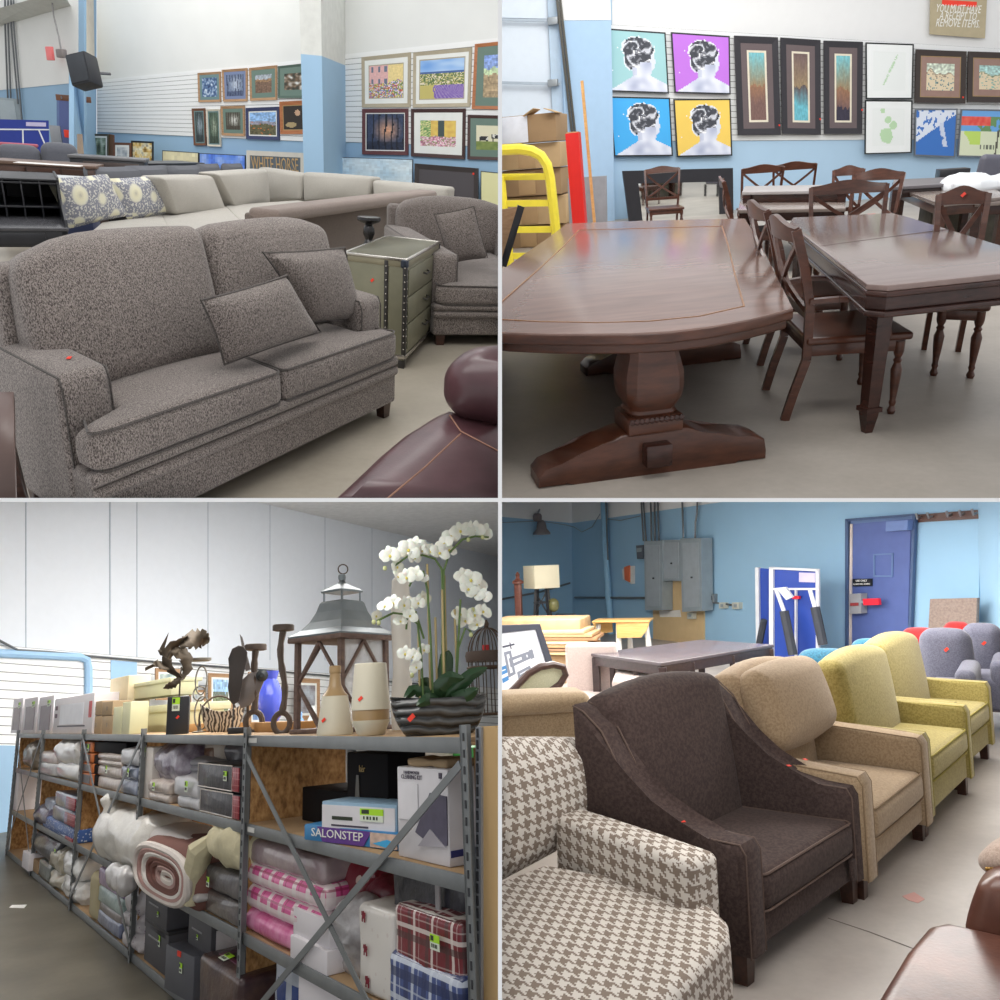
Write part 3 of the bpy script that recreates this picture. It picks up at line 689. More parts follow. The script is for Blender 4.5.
# ---- dressers and tables between
def slabbox(name, label, cat, px, z0, yf, depth, m, topm=None, yaw=0, sub=None):
    """low furniture whose front top edge runs between px[0] and px[1] at depth yf"""
    a = Plane((-5, yf), (5, yf + 10 * math.tan(yaw))) if not isinstance(yf, tuple) else Plane(*yf)
    P0, P1 = a.hit(*px[0]), a.hit(*px[1]); z = (P0[2] + P1[2]) / 2; w = np.linalg.norm((P1 - P0)[:2]); yw = math.atan2(P1[1] - P0[1], P1[0] - P0[0])
    T = thing(name, label, cat, ((P0[0] + P1[0]) / 2, (P0[1] + P1[1]) / 2, z0), yw)
    h = z - z0
    MB().box((0, depth / 2, h / 2 - .02), (w, depth, h - .04), .01).build('body', m, T); MB().box((0, depth / 2, h - .02), (w + .04, depth + .04, .04), .008).build('top', topm or m, T)
    return T, w, h
DARKTOP = plain('dark_table_top', (66, 58, 56), .3, var=.1)
T, w, h = slabbox('console_table', 'dark console with a small shelf standing behind the brown dresser', 'table', ((69, 156.5), (143.5, 157.5)), 0, 13.6, .5, BLKWOOD, plain('console_top', (104, 104, 106), .3))
MB().box((.05, -.01, h - .12), (w * .75, .02, .1), .004).build('drawer_front', plain('console_brown', (70, 58, 54), .4), T)
T, w, h = slabbox('dresser', 'long brown wooden dresser with a sheet of white paper on it', 'dresser', ((-10, 161), (94, 164.5)), 0, 12.2, .6, wood('dresser_brown', (62, 40, 30), (88, 58, 44), .35), plain('dresser_top', (116, 92, 78), .3))
for k in range(3):
    o = MB().box((-w / 2 + w * (k + .5) / 3, -.01, h * .8), (w / 3 - .03, .02, h * .28), .006).build('drawer', wood('dresser_brown', (62, 40, 30), (88, 58, 44), .35), T)
    MB().cush((-w / 2 + w * (k + .5) / 3, -.03, h * .8), (.08, .02, .02), .009).build('handle', plain('steel_grey', (170, 172, 174), .3, 1), o)
P = onz(47, 164.5, h + .004)
tag(MB().box((0, 0, .004), (.72, .25, .006)).build('paper_sheet', plain('white_paper', (232, 230, 226), .7), loc=(P[0], P[1] + .1, h)), 'long white paper sheet lying on the brown dresser', 'paper')
T, w, h = slabbox('sideboard', 'long black sideboard behind the pale sectional sofa', 'sideboard', ((92, 166), (203, 161)), 0, ((-2.5, 12.9), (-.95, 16.0)), .5, BLKWOOD, BLKWOOD, yaw=.05)
T, w, h = slabbox('low_cabinet', 'low pale-topped cabinet with a blue edge behind the floral pillows', 'cabinet', ((20, 178), (87, 177)), 0, 11.0, .5, plain('navy_edge', (70, 80, 120), .5), plain('pale_top', (200, 204, 206), .4))
# grey pillows behind the sectional
for k, (x, y, w, h, lab) in enumerate(((116, 173, 52, 13, 'first'), (147, 171.5, 40, 13, 'second'), (184, 171, 38, 13, 'third'), (208, 169, 26, 14, 'fourth'), (232, 168.5, 26, 14, 'fifth'))):
    P = onz(x, y, .86) if False else Plane((-1.75, 12.8), (-.25, 15.8)).hit(x, y)
    tag(MB().pillow((0, 0, 0), w / 800 * 14 * 1.5, .42, .25, n=8).build('grey_pillow', plain('slate_pillow', (94, 96, 102), .9, bump=.2), loc=(P[0], P[1], P[2] - .12), yaw=1.1), 'dark grey pillow, %s from the left behind the sectional' % lab, 'pillow', None)
# ---- black desk with hutch
fd = fit([(-.5, -.5, 'top', -60, 234), (.5, -.5, 'top', 69, 221), (.5, .5, 'top', 62, 207, .5), (.5, -.5, 0., 70, 292, .3)], (-1.9, 7.2, 0, 1.1, .6), {'top': .76}, name='desk')
T = fthing('writing_desk', 'black painted writing desk with a hutch of pigeonholes at the left edge', 'desk', fd); W, D, H = fd['W'], fd['D'], fd['top']
MB().box((0, 0, H - .015), (W, D, .03), .006).build('desk_top', plain('desk_top_grey', (74, 74, 78), .25), T)
MB().box((0, -D / 2 + .03, H - .1), (W - .02, .03, .14), .004).build('apron', BLKWOOD, T)
o = MB().box((-.05, -D / 2 + .008, H - .1), (W * .7, .02, .11), .004).build('drawer', BLKWOOD, T); MB().lathe([(.005, 0), (.018, .01), (.014, .025), (.001, .03)], (-.1, -D / 2 - .002, H - .1), 10, E3(rx=PI / 2)).build('knob', plain('knob_grey', (120, 120, 122), .3, 1), o)
for sx in (-1, 1):
    for sy in (-1, 1): MB().box((sx * (W / 2 - .04), sy * (D / 2 - .04), (H - .03) / 2), (.05, .05, H - .03), .004).build('leg', BLKWOOD, T)
b = MB(); hh = .36; hd = D * .55
for z in (.1, .1 + .22, hh - .01): b.box((0, D / 2 - hd / 2, H + z), (W - .02, hd, .018), .003)
for k in range(7): b.box((-W / 2 + .02 + (W - .04) * k / 6, D / 2 - hd / 2 + .01, H + hh / 2), (.014, hd, hh), .002)
b.box((0, D / 2 - .01, H + hh / 2), (W - .02, .012, hh)); b.build('hutch', BLKWOOD, T)
MB().prism([(-D / 2 + .05, 0), (D / 2, 0), (D / 2, hh + .02), (D / 2 - hd + .02, hh + .02), (D / 2 - hd - .02, hh * .5), (-D / 2 + .1, .06)], .02, R=E3(rz=PI / 2), c=(W / 2 - .012, 0, H)).build('side_panel', BLKWOOD, T)
# ---- sectional sofa (L shape)
def cushpx(T, name, m, pl, px, th, off=0, R=None, r=.06, puff=.06, n=8, lab=None):
    P = quad_on(pl, px, off); L = locpts(T, P); c = sum(L, Vector()) / 4; w = ((L[1] - L[0]).length + (L[2] - L[3]).length) / 2; h = ((L[0] - L[3]).length + (L[1] - L[2]).length) / 2
    x = ((L[1] - L[0]) + (L[2] - L[3])).normalized(); z = ((L[0] - L[3]) + (L[1] - L[2])).normalized(); M = frame_of(c, x, z)
    b = MB().cush((0, 0, 0), (w, th, h), min(r, th * .45), (0.01, puff, .01), n=n)
    for v in b.bm.verts:
        u = v.co.x / w + .5; k = .5 - v.co.z / h; pt = (L[0] * (1 - u) + L[1] * u) * (1 - k) + (L[3] * (1 - u) + L[2] * u) * k
        y = Vector(M.col[1][:3]); v.co = pt + y * v.co.y
    return b.build(name, m, T, label=lab)
T = thing('sectional_sofa', 'pale grey L-shaped sectional sofa with loose back cushions behind the tweed loveseat', 'sofa', (0, 13, 0), 0)
PA = Plane((-1.27, 12.1), (.12, 16.2)); PB = Plane((.12, 16.2), (3.06, 13.9))
seatz = .46
def top_block(T, name, pxs, z, t, m, r=.07, puff=.02, n=8):
    """cushion whose top outline is four pixels at height z, in order far-left, far-right, near-right, near-left"""
    L = locpts(T, [onz(x, y, z) for x, y in pxs]); w = (L[1] - L[0]).length; h = (L[0] - L[3]).length
    b = MB().cush((0, 0, 0), (w, h, t), min(r, t * .45), (.01, .01, puff), n=n)
    for v in b.bm.verts:
        u = v.co.x / w + .5; k = .5 - v.co.y / h; zz = v.co.z
        v.co = (L[0] * (1 - u) + L[1] * u) * (1 - k) + (L[3] * (1 - u) + L[2] * u) * k; v.co.z += zz - t / 2
    return b.build(name, m, T)
def runbox(T, name, a, b, th, z0, z1, m, r=.05):
    a, b = locpts(T, [(a[0], a[1], 0), (b[0], b[1], 0)]); d = b - a; c = (a + b) / 2
    return MB().cush((c.x, c.y, (z0 + z1) / 2), (d.length, th, z1 - z0), r, n=6, R=rotm('Z', math.atan2(d.y, d.x))).build(name, m, T)
top_block(T, 'seat_cushion', [(100, 222), (164, 215), (174, 236), (68, 250)], seatz, .22, GREYLINEN)
top_block(T, 'seat_cushion', [(160, 213), (226, 205), (246, 225), (170, 236)], seatz, .22, GREYLINEN)
top_block(T, 'seat_cushion', [(224, 205), (300, 200), (330, 206), (244, 225)], seatz, .22, GREYLINEN)
top_block(T, 'base', [(100, 224), (300, 204), (330, 224), (66, 262)], seatz - .2, .24, GREYLINEN)
runbox(T, 'back_frame', (-1.35, 12.5), (.05, 16.6), .3, 0, .8, GREYLINEN); runbox(T, 'back_frame', (.15, 16.7), (3.1, 14.3), .3, 0, .8, GREYLINEN)
for px in ([(150, 176), (203, 175), (218, 212), (165, 214)], [(206, 172.5), (260, 169), (262, 203), (226, 208)]): cushpx(T, 'back_cushion', GREYLINEN, PA, px, .3, off=.3)
for px in ([(262, 167), (308, 174), (305, 200), (264, 202)], [(307, 172), (378, 177), (372, 200), (308, 202)], [(376, 180), (452, 187), (450, 205), (378, 203)]): cushpx(T, 'back_cushion', GREYLINEN, PB, px, .3, off=.1)
# floral pillows
def floral():
    t = NT('floral_print'); uv = t.coord('UV'); v = t.n('ShaderNodeTexVoronoi'); v.inputs['Scale'].default_value = 3.6; v.inputs['Randomness'].default_value = .35; t.l(uv, v.inputs['Vector'])
    d = v.outputs['Distance']; nz = t.noise(60, 2, co=uv); d2 = t.math('ADD', d, t.math('MULTIPLY', t.math('SUBTRACT', nz, .5), .1))
    fl = t.ramp(d2, [(0, s2l((120, 122, 140))), (.1, s2l((214, 210, 186))), (.2, s2l((232, 228, 200))), (.34, s2l((226, 224, 204))), (.42, s2l((150, 150, 162))), (.6, s2l((120, 122, 138)))], False)
    nb = t.ramp(t.noise(38, 1, co=uv), [(.45, s2l((138, 140, 152))), (.55, s2l((212, 212, 206)))], True); m = t.math('GREATER_THAN', d2, .4)
    t.col(t.mix(m, fl, nb)); t.rg(.9); return t.m
FLO = floral()
for (px, lab) in (([(44, 178), (108, 173), (130, 216), (68, 230)], 'floral grey and cream throw pillow nearest the black desk'), ([(104, 178), (153, 175), (180, 213), (127, 221)], 'floral grey and cream throw pillow leaning beside its twin, nearer the sofa corner')):
    P = quad_on(Plane((-1.95, 10.0), (-1.3, 11.3)), px); c = sum(P) / 4; x = (P[1] - P[0]) + (P[2] - P[3]); z = (P[0] - P[3]) + (P[1] - P[2]); w = np.linalg.norm(x) / 2; h = np.linalg.norm(z) / 2
    b = MB().pillow((0, 0, 0), 1, 1, .17, n=12)
    T2 = thing('throw_pillow', lab, 'pillow', c, 0); L = locpts(T2, P); y = (L[1] - L[0]).cross(L[0] - L[3]).normalized() * -1
    for v in b.bm.verts:
        u = v.co.x + .5; k = .5 - v.co.z; yy = v.co.y; v.co = (L[0] * (1 - u) + L[1] * u) * (1 - k) + (L[3] * (1 - u) + L[2] * u) * k + Vector(y) * yy
    b.build('cushion', FLO, T2); P
# ---- brown sofa seen from behind
BRNF = fabric('brown_microfiber', (108, 98, 92), (126, 114, 106), 130, .25)
a_, b_ = np.array([-.105, 8.54]), np.array([2.36, 13.2])
T = thing('brown_sofa', 'brown sofa turned away, its plain back behind the tweed loveseat', 'sofa', (*((a_ + b_) / 2), 0), math.atan2(b_[1] - a_[1], b_[0] - a_[0])); w = np.linalg.norm(b_ - a_); hb = .86
MB().cush((0, -.06, hb / 2), (w, .12, hb - .08), .03, n=6).build('back_panel', BRNF, T)
MB().cush((0, -.2, hb - .05), (w, .32, .12), .05, (0, 0, .01), n=10).build('top_roll', fabric('brown_microfiber_top', (130, 116, 108), (146, 132, 124), 130, .25), T)
MB().cush((0, .3, .28), (w, .5, .4), .06, n=6).build('seat', BRNF, T)
for sx in (-1, 1): MB().cush((sx * (w / 2 - .1), .3, .33), (.2, .5, .5), .06).build('arm', BRNF, T)
# ---- tweed loveseat
fl = fit([(.5, -.5, 0., 402, 416), (.5, -.5, 'seat', 403, 330), (-.5, -.5, 'seat', 83, 436, .7), (-.5, -.45, 'arm', 72, 392), (-.5, .3, 'arm', 8, 336, .7), (.5, -.4, 'arm', 381, 295), (-.42, .45, 'back', 14, 255, .6), (.42, .45, 'back', 306, 214), (0, .45, 'back', 178, 219, .8)], (0, 3.5, .7, 1.8, 1.2), {'seat': .5, 'arm': .66, 'back': 1.04}, 40, 'loveseat')
T = fthing('tweed_loveseat', 'two-seat grey-brown tweed loveseat in the foreground', 'sofa', fl)
sofa(T, fl['W'], fl['D'], fl['seat'], fl['arm'], fl['back'], aw=.24, n=2, m=TWEED, pm=TWEEDP, lm=DKWOOD, armfront=.16, bt=.26, ct=.17, backw=fl['W'] - .16, backr=.08, backpuff=.05, round_back=.08, rake=.3)
sticker(T, (-fl['W'] / 2 + .13, -.1, fl['arm'] + .012))
# toss pillows
def toss(px, lab, pl, th=.16, m=TWEED, name='throw_pillow'):
    P = quad_on(pl, px); c = sum(P) / 4
    T2 = thing(name, lab, 'pillow', c, 0); L = locpts(T2, P); y = (L[1] - L[0]).cross(L[0] - L[3]).normalized() * -1
    b = MB().pillow((0, 0, 0), 1, 1, th, n=14, sag=.05)
    for v in b.bm.verts:
        u = v.co.x + .5; k = .5 - v.co.z; yy = v.co.y; v.co = (L[0] * (1 - u) + L[1] * u) * (1 - k) + (L[3] * (1 - u) + L[2] * u) * k + Vector(y) * yy
    b.build('cushion', m, T2)
    bb = MB(); bb.tube([(L[i].lerp(L[(i + 1) % 4], t)) + (sum(L, Vector()) / 4 - L[i].lerp(L[(i + 1) % 4], t)) * (.05 * 4 * t * (1 - t) + .01) for i in range(4) for t in (0, .2, .4, .6, .8)], .006, 5, closed=True); bb.build('piping', TWEEDP, T2)
    return T2
lp = lambda u, v: (fl['x'] + math.cos(fl['yaw']) * u * fl['W'] + (-math.sin(fl['yaw'] - fl['skew'])) * v * fl['D'], fl['y'] + math.sin(fl['yaw']) * u * fl['W'] + math.cos(fl['yaw'] - fl['skew']) * v * fl['D'])
toss([(262, 252), (345, 247), (361, 320), (310, 323)], 'tweed throw pillow standing against the right arm of the loveseat', Plane(lp(-.2, -.12), lp(.5, -.16)))
toss([(200, 300), (287, 275), (321, 332), (224, 365)], 'tweed throw pillow lying forward on the middle of the loveseat seat', Plane(lp(-.5, -.28), lp(.5, -.33)))
# ---- trunk style side table
ft = fit([(-.5, -.5, 'top', 346, 253), (.5, -.5, 'top', 405, 263), (.5, .5, 'top', 441, 239), (-.5, .5, 'top', 384, 234), (.5, -.5, .03, 404, 364), (.5, .5, .03, 438, 333)], (.9, 5.2, -.1, .5, .6), {'top': .66}, 10, 'trunk')
T = fthing('trunk_side_table', 'olive metal trunk-style side table with riveted straps and three drawers', 'side table', ft); W, D, H = ft['W'], ft['D'], ft['top']
OLV = plain('olive_metal', (126, 124, 104), .38, .35, var=.1, sc=5); OLVT = plain('olive_metal_top', (140, 134, 112), .34, .25, var=.08); CHR = plain('polished_strap', (190, 186, 178), .22, .9); DKS = plain('dark_strap', (62, 60, 58), .35, .6)
MB().box((0, 0, .06 + (H - .06) / 2), (W - .01, D - .01, H - .06), .006).build('body', OLV, T); MB().box((0, 0, H - .03), (W, D, .06), .012).build('lid', OLVT, T)
b = MB()
for sx in (-1, 1): b.box((sx * (W / 2 - .004), 0, H - .004), (.022, D + .006, .02), .006)
for sy in (-1, 1): b.box((0, sy * (D / 2 - .004), H - .004), (W + .006, .022, .02), .006)
b.box((0, -D / 2, .09), (W + .004, .012, .03), .003); b.box((W / 2, 0, .09), (.012, D + .004, .03), .003); b.build('edge_strap', CHR, T)
b = MB()
for (x, y) in ((-1, -1), (1, -1), (1, 1)): b.box((x * (W / 2 - .012), y * (D / 2 - .012), .06 + (H - .06) / 2), (.034, .034, H - .08), .004)
b.box((W * .18, -D / 2, .06 + (H - .06) / 2), (.03, .012, H - .1), .003); b.build('corner_strap', DKS, T)
b = MB()
for k in range(14):
    z = .1 + (H - .16) * k / 13
    for (x, y) in ((-W / 2 + .012, -D / 2 - .006), (W / 2 - .012, -D / 2 - .006), (W * .18, -D / 2 - .007)): b.cush((x, y, z), (.01, .008, .01), .0035, n=2, nr=2)
    b.cush((W / 2 + .006, -D / 2 + .012, z), (.008, .01, .01), .0035, n=2, nr=2); b.cush((W / 2 + .006, D / 2 - .012, z), (.008, .01, .01), .0035, n=2, nr=2)
b.build('rivets', CHR, T)
for k in range(3):
    z = .13 + (H - .2) * (k + .5) / 3
    o = MB().box((W / 2 + .002, 0, z), (.014, D - .1, (H - .2) / 3 - .012), .004).build('drawer', OLV, T)
    MB().tube([(W / 2 + .008, -.07, z + .01), (W / 2 + .035, -.06, z), (W / 2 + .035, .06, z), (W / 2 + .008, .07, z + .01)], .008, 6).build('handle', DKS, o)
for (x, y) in ((-1, -1), (1, -1), (1, 1), (-1, 1)): MB().box((x * (W / 2 - .03), y * (D / 2 - .03), .03), (.05, .05, .06), .004).build('foot', DKS, T)
MB().cush((W / 2 - .02, -D / 2 + .02, H - .03), (.06, .06, .07), .02).build('corner_cap', plain('cap_steel', (70, 76, 88), .3, .8), T)
sticker(T, (-.02, -D / 2, H - .17), n=(0, -1, 0))
# candle holder
P = onz(369, 240, H + .01); th = np.array([P[0], P[1], 0.]);
cz = Plane((P[0] - 1, P[1] + .35), (P[0] + 1, P[1] + .35)).hit(369, 217)
T = thing('candle_holder', 'turned black candle holder standing behind the trunk side table', 'candle holder', (cz[0], cz[1], cz[2] - .42), 0)
MB().lathe([(.07, 0), (.075, .02), (.03, .05), (.035, .12), (.055, .18), (.03, .24), (.05, .29), (.045, .33), (.03, .36), (.09, .385), (.1, .4), (.098, .42), (.06, .415), (.001, .41)], seg=24).build('stem', plain('black_lacquer', (28, 26, 28), .2), T)
# ---- stand under it
T = thing('plant_stand', 'dark stand mostly hidden behind the trunk side table', 'stand', (cz[0], cz[1], 0), 0); MB().box((0, 0, cz[2] - .44), (.24, .24, .03), .005).build('top', BLKWOOD, T)
for sx in (-1, 1):
    for sy in (-1, 1): MB().box((sx * .09, sy * .09, (cz[2] - .45) / 2), (.025, .025, cz[2] - .45)).build('leg', BLKWOOD, T)
# ---- tweed armchair at the right
fa = fit([(-.5, -.5, 'arm', 441, 254), (-.5, -.5, 0.02, 440, 345, .6), (-.26, -.5, 'arm', 475, 262), (-.26, -.5, 'seat', 466, 285), (-.45, .45, 'back', 398, 200), (.1, .45, 'back', 475, 187, .6), (-.5, .4, 'arm', 378, 222)], (1.9, 5.6, -.6, 1.15, 1.0), {'seat': .48, 'arm': .66, 'back': .95}, 50, 'armchair')
T = fthing('tweed_armchair', 'grey-brown tweed armchair at the right edge beside the trunk side table', 'armchair', fa)
sofa(T, fa['W'], fa['D'], fa['seat'], fa['arm'], fa['back'], aw=.24, n=1, m=TWEED, pm=TWEEDP, lm=DKWOOD, armfront=.14, bt=.26, ct=.17, backw=fa['W'] - .2, backr=.11, backpuff=.05, round_back=.08)
lp = lambda u, v: (fa['x'] + math.cos(fa['yaw']) * u * fa['W'] + (-math.sin(fa['yaw'] - fa['skew'])) * v * fa['D'], fa['y'] + math.sin(fa['yaw']) * u * fa['W'] + math.cos(fa['yaw'] - fa['skew']) * v * fa['D'])
toss([(434, 214), (474, 206), (488, 258), (449, 264)], 'tweed throw pillow leaning inside the armchair at the right edge', Plane(lp(-.4, -.1), lp(.4, -.2)))
# ---- brown leather recliner
LEA = NT('oxblood_leather'); f_ = LEA.noise(4, 3); g_ = LEA.noise(90, 4); LEA.col(LEA.ramp(f_, [(.3, s2l((72, 46, 50))), (.7, s2l((92, 62, 66)))])); LEA.rg(.3, 0, .5); LEA.bump(g_, .15, .003); LEA = LEA.m
T = thing('leather_recliner', 'dark brown leather recliner cropped at the lower right of the loveseat bay', 'recliner', (onz(470, 480, 0)[0], onz(470, 480, 0)[1], 0), 0)
def puffpoly(T, name, pxs, z, t, m, bev=.08):
    L = locpts(T, [onz(x, y, z) for x, y in pxs]); b = MB().slab(L, (0, 0, 1), t); b.bm.normal_update()
    tf = max(b.bm.faces, key=lambda f: f.calc_center_median().z if len(f.verts) == len(L) else -9)
    bmesh.ops.bevel(b.bm, geom=list(tf.edges), offset=bev, segments=6, affect='EDGES', profile=.5, clamp_overlap=True)
    return b.build(name, m, T, sharp=60)
puffpoly(T, 'seat', [(447, 405), (428, 413), (400, 430), (375, 450), (350, 473), (330, 491), (318, 506), (322, 560), (600, 640), (640, 470), (520, 425)], .5, .36, LEA)
L = locpts(T, [onz(x, y, .52) for x, y in ((450, 411), (461, 427), (500, 447), (540, 470))]); L2 = locpts(T, [onz(x, y, .53) for x, y in ((461, 427), (425, 460), (388, 490), (384, 492), (350, 493), (334, 497))]); L3 = locpts(T, [onz(x, y, .53) for x, y in ((388, 490), (400, 510), (420, 530))])
b = MB(); 
for l_ in (L, L2, L3): b.tube([Vector((k.x, k.y, .501)) for k in l_], .0035, 5)
b.build('stitching', plain('tan_thread', (150, 110, 90), .8), T)
ar = [onz(445, 400, .55), onz(500, 430, .55)]
PR = Plane(ar[0][:2], (ar[0][0] + 1.2, ar[0][1] - .55)); cushpx(T, 'arm', LEA, PR, [(449, 352), (560, 344), (560, 440), (446, 412)], .3, off=-.05, r=.14, puff=.04, n=10)

# ---- table edge at lower left
P = [onz(x, y, .62) for x, y in ((-30, 392), (13.5, 392), (16, 560), (-30, 560))]
T = thing('accent_table', 'brown-edged table cropped at the lower left beside the loveseat', 'table', (P[2][0], P[2][1], 0), 0); L = locpts(T, P); MB().slab(L, (0, 0, 1), .03).build('top', plain('table_walnut', (96, 76, 70), .35), T)
MB().bar(L[1] + Vector((-.05, -.03, -.03)), (L[1][0] - .02, L[1][1] - .03, 0), .04, .04).build('leg', DKWOOD, T)
Q = 2
WB = Plane((-3.6, 20.0), (7.65, 24.0))
FLOOR2 = concrete('worn_concrete', (166, 158, 148), (186, 178, 168))
floorpoly('floor', [(-14, 1), (14, 1), (14, 30), (-14, 30)], FLOOR2)
BLUE2 = plain('light_blue_wall', (172, 202, 226), .75, var=.02, sc=1.2)
WH2 = plain('upper_white_wall', (230, 231, 231), .8, var=.01)
wallpoly('wall_back', WB, [(480, -60), (1080, -60), (1080, 330), (480, 330)], BLUE2)
wallpoly('wall_back', WB, [(612, -60), (1080, -60), (1080, 56), (612, 25)], WH2, off=.01, t=.02)
slats('wall_slatted', WB, [(601, 24), (1020, 50), (1020, 139), (616, 141.5)], 18, plain('white_slat_board', (230, 232, 232), .45), plain('slat_groove_grey', (128, 128, 128), .8))
# pier and roll-up door at the left
wallpoly('wall_pier', WB, [(560, 20), (611, 20), (617, 330), (574, 330)], plain('pier_blue', (166, 196, 224), .75, var=.02), off=.3, t=.3)
wallpoly('wall_pier', WB, [(556, -60), (609, -60), (611, 20.5), (560, 20.5)], WH2, off=.3, t=.3)
DOORP = plain('door_panel', (208, 218, 228), .45, var=.02)
for k, (y0, y1) in enumerate(((-60, 17), (18, 81), (83, 158), (159, 240), (241, 320))):
    wallpoly('door_2', WB, [(480, y0), (553 + (y0 + 60) * .06, y0 + 2), (553 + (y1 + 60) * .06, y1 + 2), (480, y1)], DOORP, off=.12, t=.08)
wallpoly('door_frame', WB, [(545, -60), (557, -60), (575, 330), (562, 330)], plain('door_stile', (176, 196, 214), .5), off=.2, t=.05)
b = MB()
for (a, c) in (((556, -10), (572, 133)), ((559, -10), (575, 133))): b.bar(WB.hit(*a, .36), WB.hit(*c, .36), .05, .05, up=WB.n)
struct(b.build('door_frame', plain('track_dark', (74, 72, 66), .5, .4), flat=True))
for y in (19.5, 82.5):
    a, c = WB.hit(498, y, .26), WB.hit(560, y + 1.5, .26); struct(MB().bar(a, c, .05, .05).build('door_frame', plain('seam_grey', (160, 172, 184), .5), flat=True))
for y in (21, 83): P = WB.hit(553, y, .3); struct(MB().box(P, (.22, .12, .14), .01).build('door_frame', plain('hinge_grey', (150, 156, 160), .4, .5)))
# ---- pictures
BF = plain('black_thin_frame', (24, 30, 34), .5); 
def head(bg):
    def f(u, v):
        n1, n2 = vn(u * 7, v * 7, 5), vn(u * 16, v * 16, 9)
        sh = .74 + (.62 * (.44 - u) if u < .44 else (.5 * (u - .74) if u > .74 else 0))
        if v > sh or (.43 < u < .76 - .1 * (v - .5) and .5 < v): 
            if v > sh or v > .6 or u > .56: return clampc(mixc((226, 230, 242), (176, 184, 208), max(0, n1 * 1.5 - .35) + (.35 if u < .5 and v < sh else 0)))
        m = min(math.hypot((u - .54) / .27, (v - .28) / .2), math.hypot((u - .44) / .15, (v - .48) / .17), math.hypot((u - .62) / .14, (v - .42) / .14)) + .16 * (n2 - .5)
        if m < .95:
            a = math.atan2(v - .3, u - .5); s1 = math.sin(a * 3 + 26 * math.hypot(u - .52, v - .3) + 7 * n1); g = 46 + 34 * n2 + (70 if s1 > .55 else 0) + (75 if s1 > .85 else 0) + (60 if n2 > .66 else 0)
            return clampc((g, g + 3, g + 12))
        if math.hypot((u - .74) / .08, (v - .48) / .16) < 1: return (214, 220, 234)
        if m < 1.07 and n2 > .42: return (226, 232, 240)
        if vn(u * 26, v * 26, 6) > .8 and u < .34 and .25 < v < .72: return (238, 240, 246)
        return clampc(tuple(c * (.98 + .04 * vn(u * 3, v * 3, 2)) for c in bg))
    return f
G4 = 'square back-view portraits in four colours'
canvas(WB, [(602.6, 28), (665.6, 32.4), (669, 93.6), (608, 91.4)], 'square portrait of upswept hair from behind on pale teal, top left of four', head((158, 204, 208)), BF, off=.12, n=52, edge=.03, group=G4)
canvas(WB, [(671, 32), (729.8, 36), (730.7, 94.5), (674.8, 93)], 'square portrait of upswept hair from behind on purple, top right of four', head((192, 116, 224)), BF, off=.12, n=52, edge=.03, group=G4)
canvas(WB, [(609, 96.3), (670, 97.7), (673, 156), (614.3, 156.6)], 'square portrait of upswept hair from behind on bright blue, bottom left of four', head((64, 172, 236)), BF, off=.12, n=52, edge=.03, group=G4)
canvas(WB, [(673.5, 99), (730.6, 98.6), (732.4, 155.7), (677, 157)], 'square portrait of upswept hair from behind on yellow, bottom right of four', head((240, 204, 96)), BF, off=.12, n=52, edge=.03, group=G4)
BRF = plain('charcoal_frame', (46, 44, 50), .35, var=.05); MTAU = plain('mat_taupe', (104, 92, 94), .8, var=.03); CRM = plain('cream_fillet', (226, 218, 198), .6)
def abst(k):
    t, b_ = ((120, 190, 200), (118, 90, 84)) if k != 1 else ((112, 92, 90), (104, 180, 196))
    def f(u, v):
        s = v + .18 * (vn(u * 5, v * 5, k) - .5); c = mixc(t, (150, 130, 100), s / .5) if s < .5 else mixc((150, 110, 84) if k != 1 else (92, 78, 80), b_, (s - .5) / .25)
        if k == 2 and s > .8: c = (52, 48, 66)
        return clampc(tuple(q * (.86 + .28 * vn(u * 14, v * 22, k + 3)) for q in c))
    return f
for k, (px, lab) in enumerate((([(734.3, 35.5), (778, 37.3), (781, 134.6), (738, 135.4)], 'tall dark-framed abstract, teal over brown, leftmost of three'), ([(780.6, 37.4), (820.6, 40), (821, 134.6), (782.4, 134)], 'tall dark-framed abstract, brown over teal, middle of three'), ([(824, 40.5), (863, 41.8), (862.3, 134), (824.5, 134)], 'tall dark-framed abstract, teal over brown and navy, rightmost of three'))):
    picture(WB, px, lab, abst(k), BRF, .14, [(.19, MTAU), (.1, CRM)], off=.14, n=18, m=46, group='tall framed abstracts', sticker=((.97, .1), (.98, .17), (.99, .27))[k])
MW2 = plain('mat_bright_white', (236, 240, 240), .8, var=.01)
def leafart(k):
    def f(u, v):
        bg = (232, 237, 236)
        if k == 0:
            t = (u - .35) * .5 + (.85 - v) * .6; d = abs((u - .62) + (v - .3) * .55) / (.05 + .5 * max(0, .9 - v) * max(0, v - .05))
            if .06 < v < .88 and d < .28 and vn(u * 30, v * 30, 2) > .36: return (186, 214, 182)
        else:
            for cx, cy, r in ((.45, .72, .2), (.66, .45, .12), (.5, .3, .1), (.32, .05, .07)):
                if math.hypot(u - cx, v - cy) < r * (.75 + .5 * vn(u * 8, v * 8, 5)) : return (184, 216, 176)
        return bg
    return f
picture(WB, [(866, 42.3), (914, 44), (912.7, 99), (866.4, 99)], 'thin black framed pale print of a slender green leaf', leafart(0), BF, .025, [(.14, MW2)], off=.14, n=34)
picture(WB, [(865.5, 100), (912.7, 100.4), (911.8, 153), (865, 154.4)], 'thin black framed pale print of round green leaves, below the slender leaf', leafart(1), BF, .025, [(.14, MW2)], off=.14, n=34)
MTN = plain('mat_tan_mauve', (156, 128, 118), .8); GLD = plain('gilt_fillet', (160, 132, 92), .5)
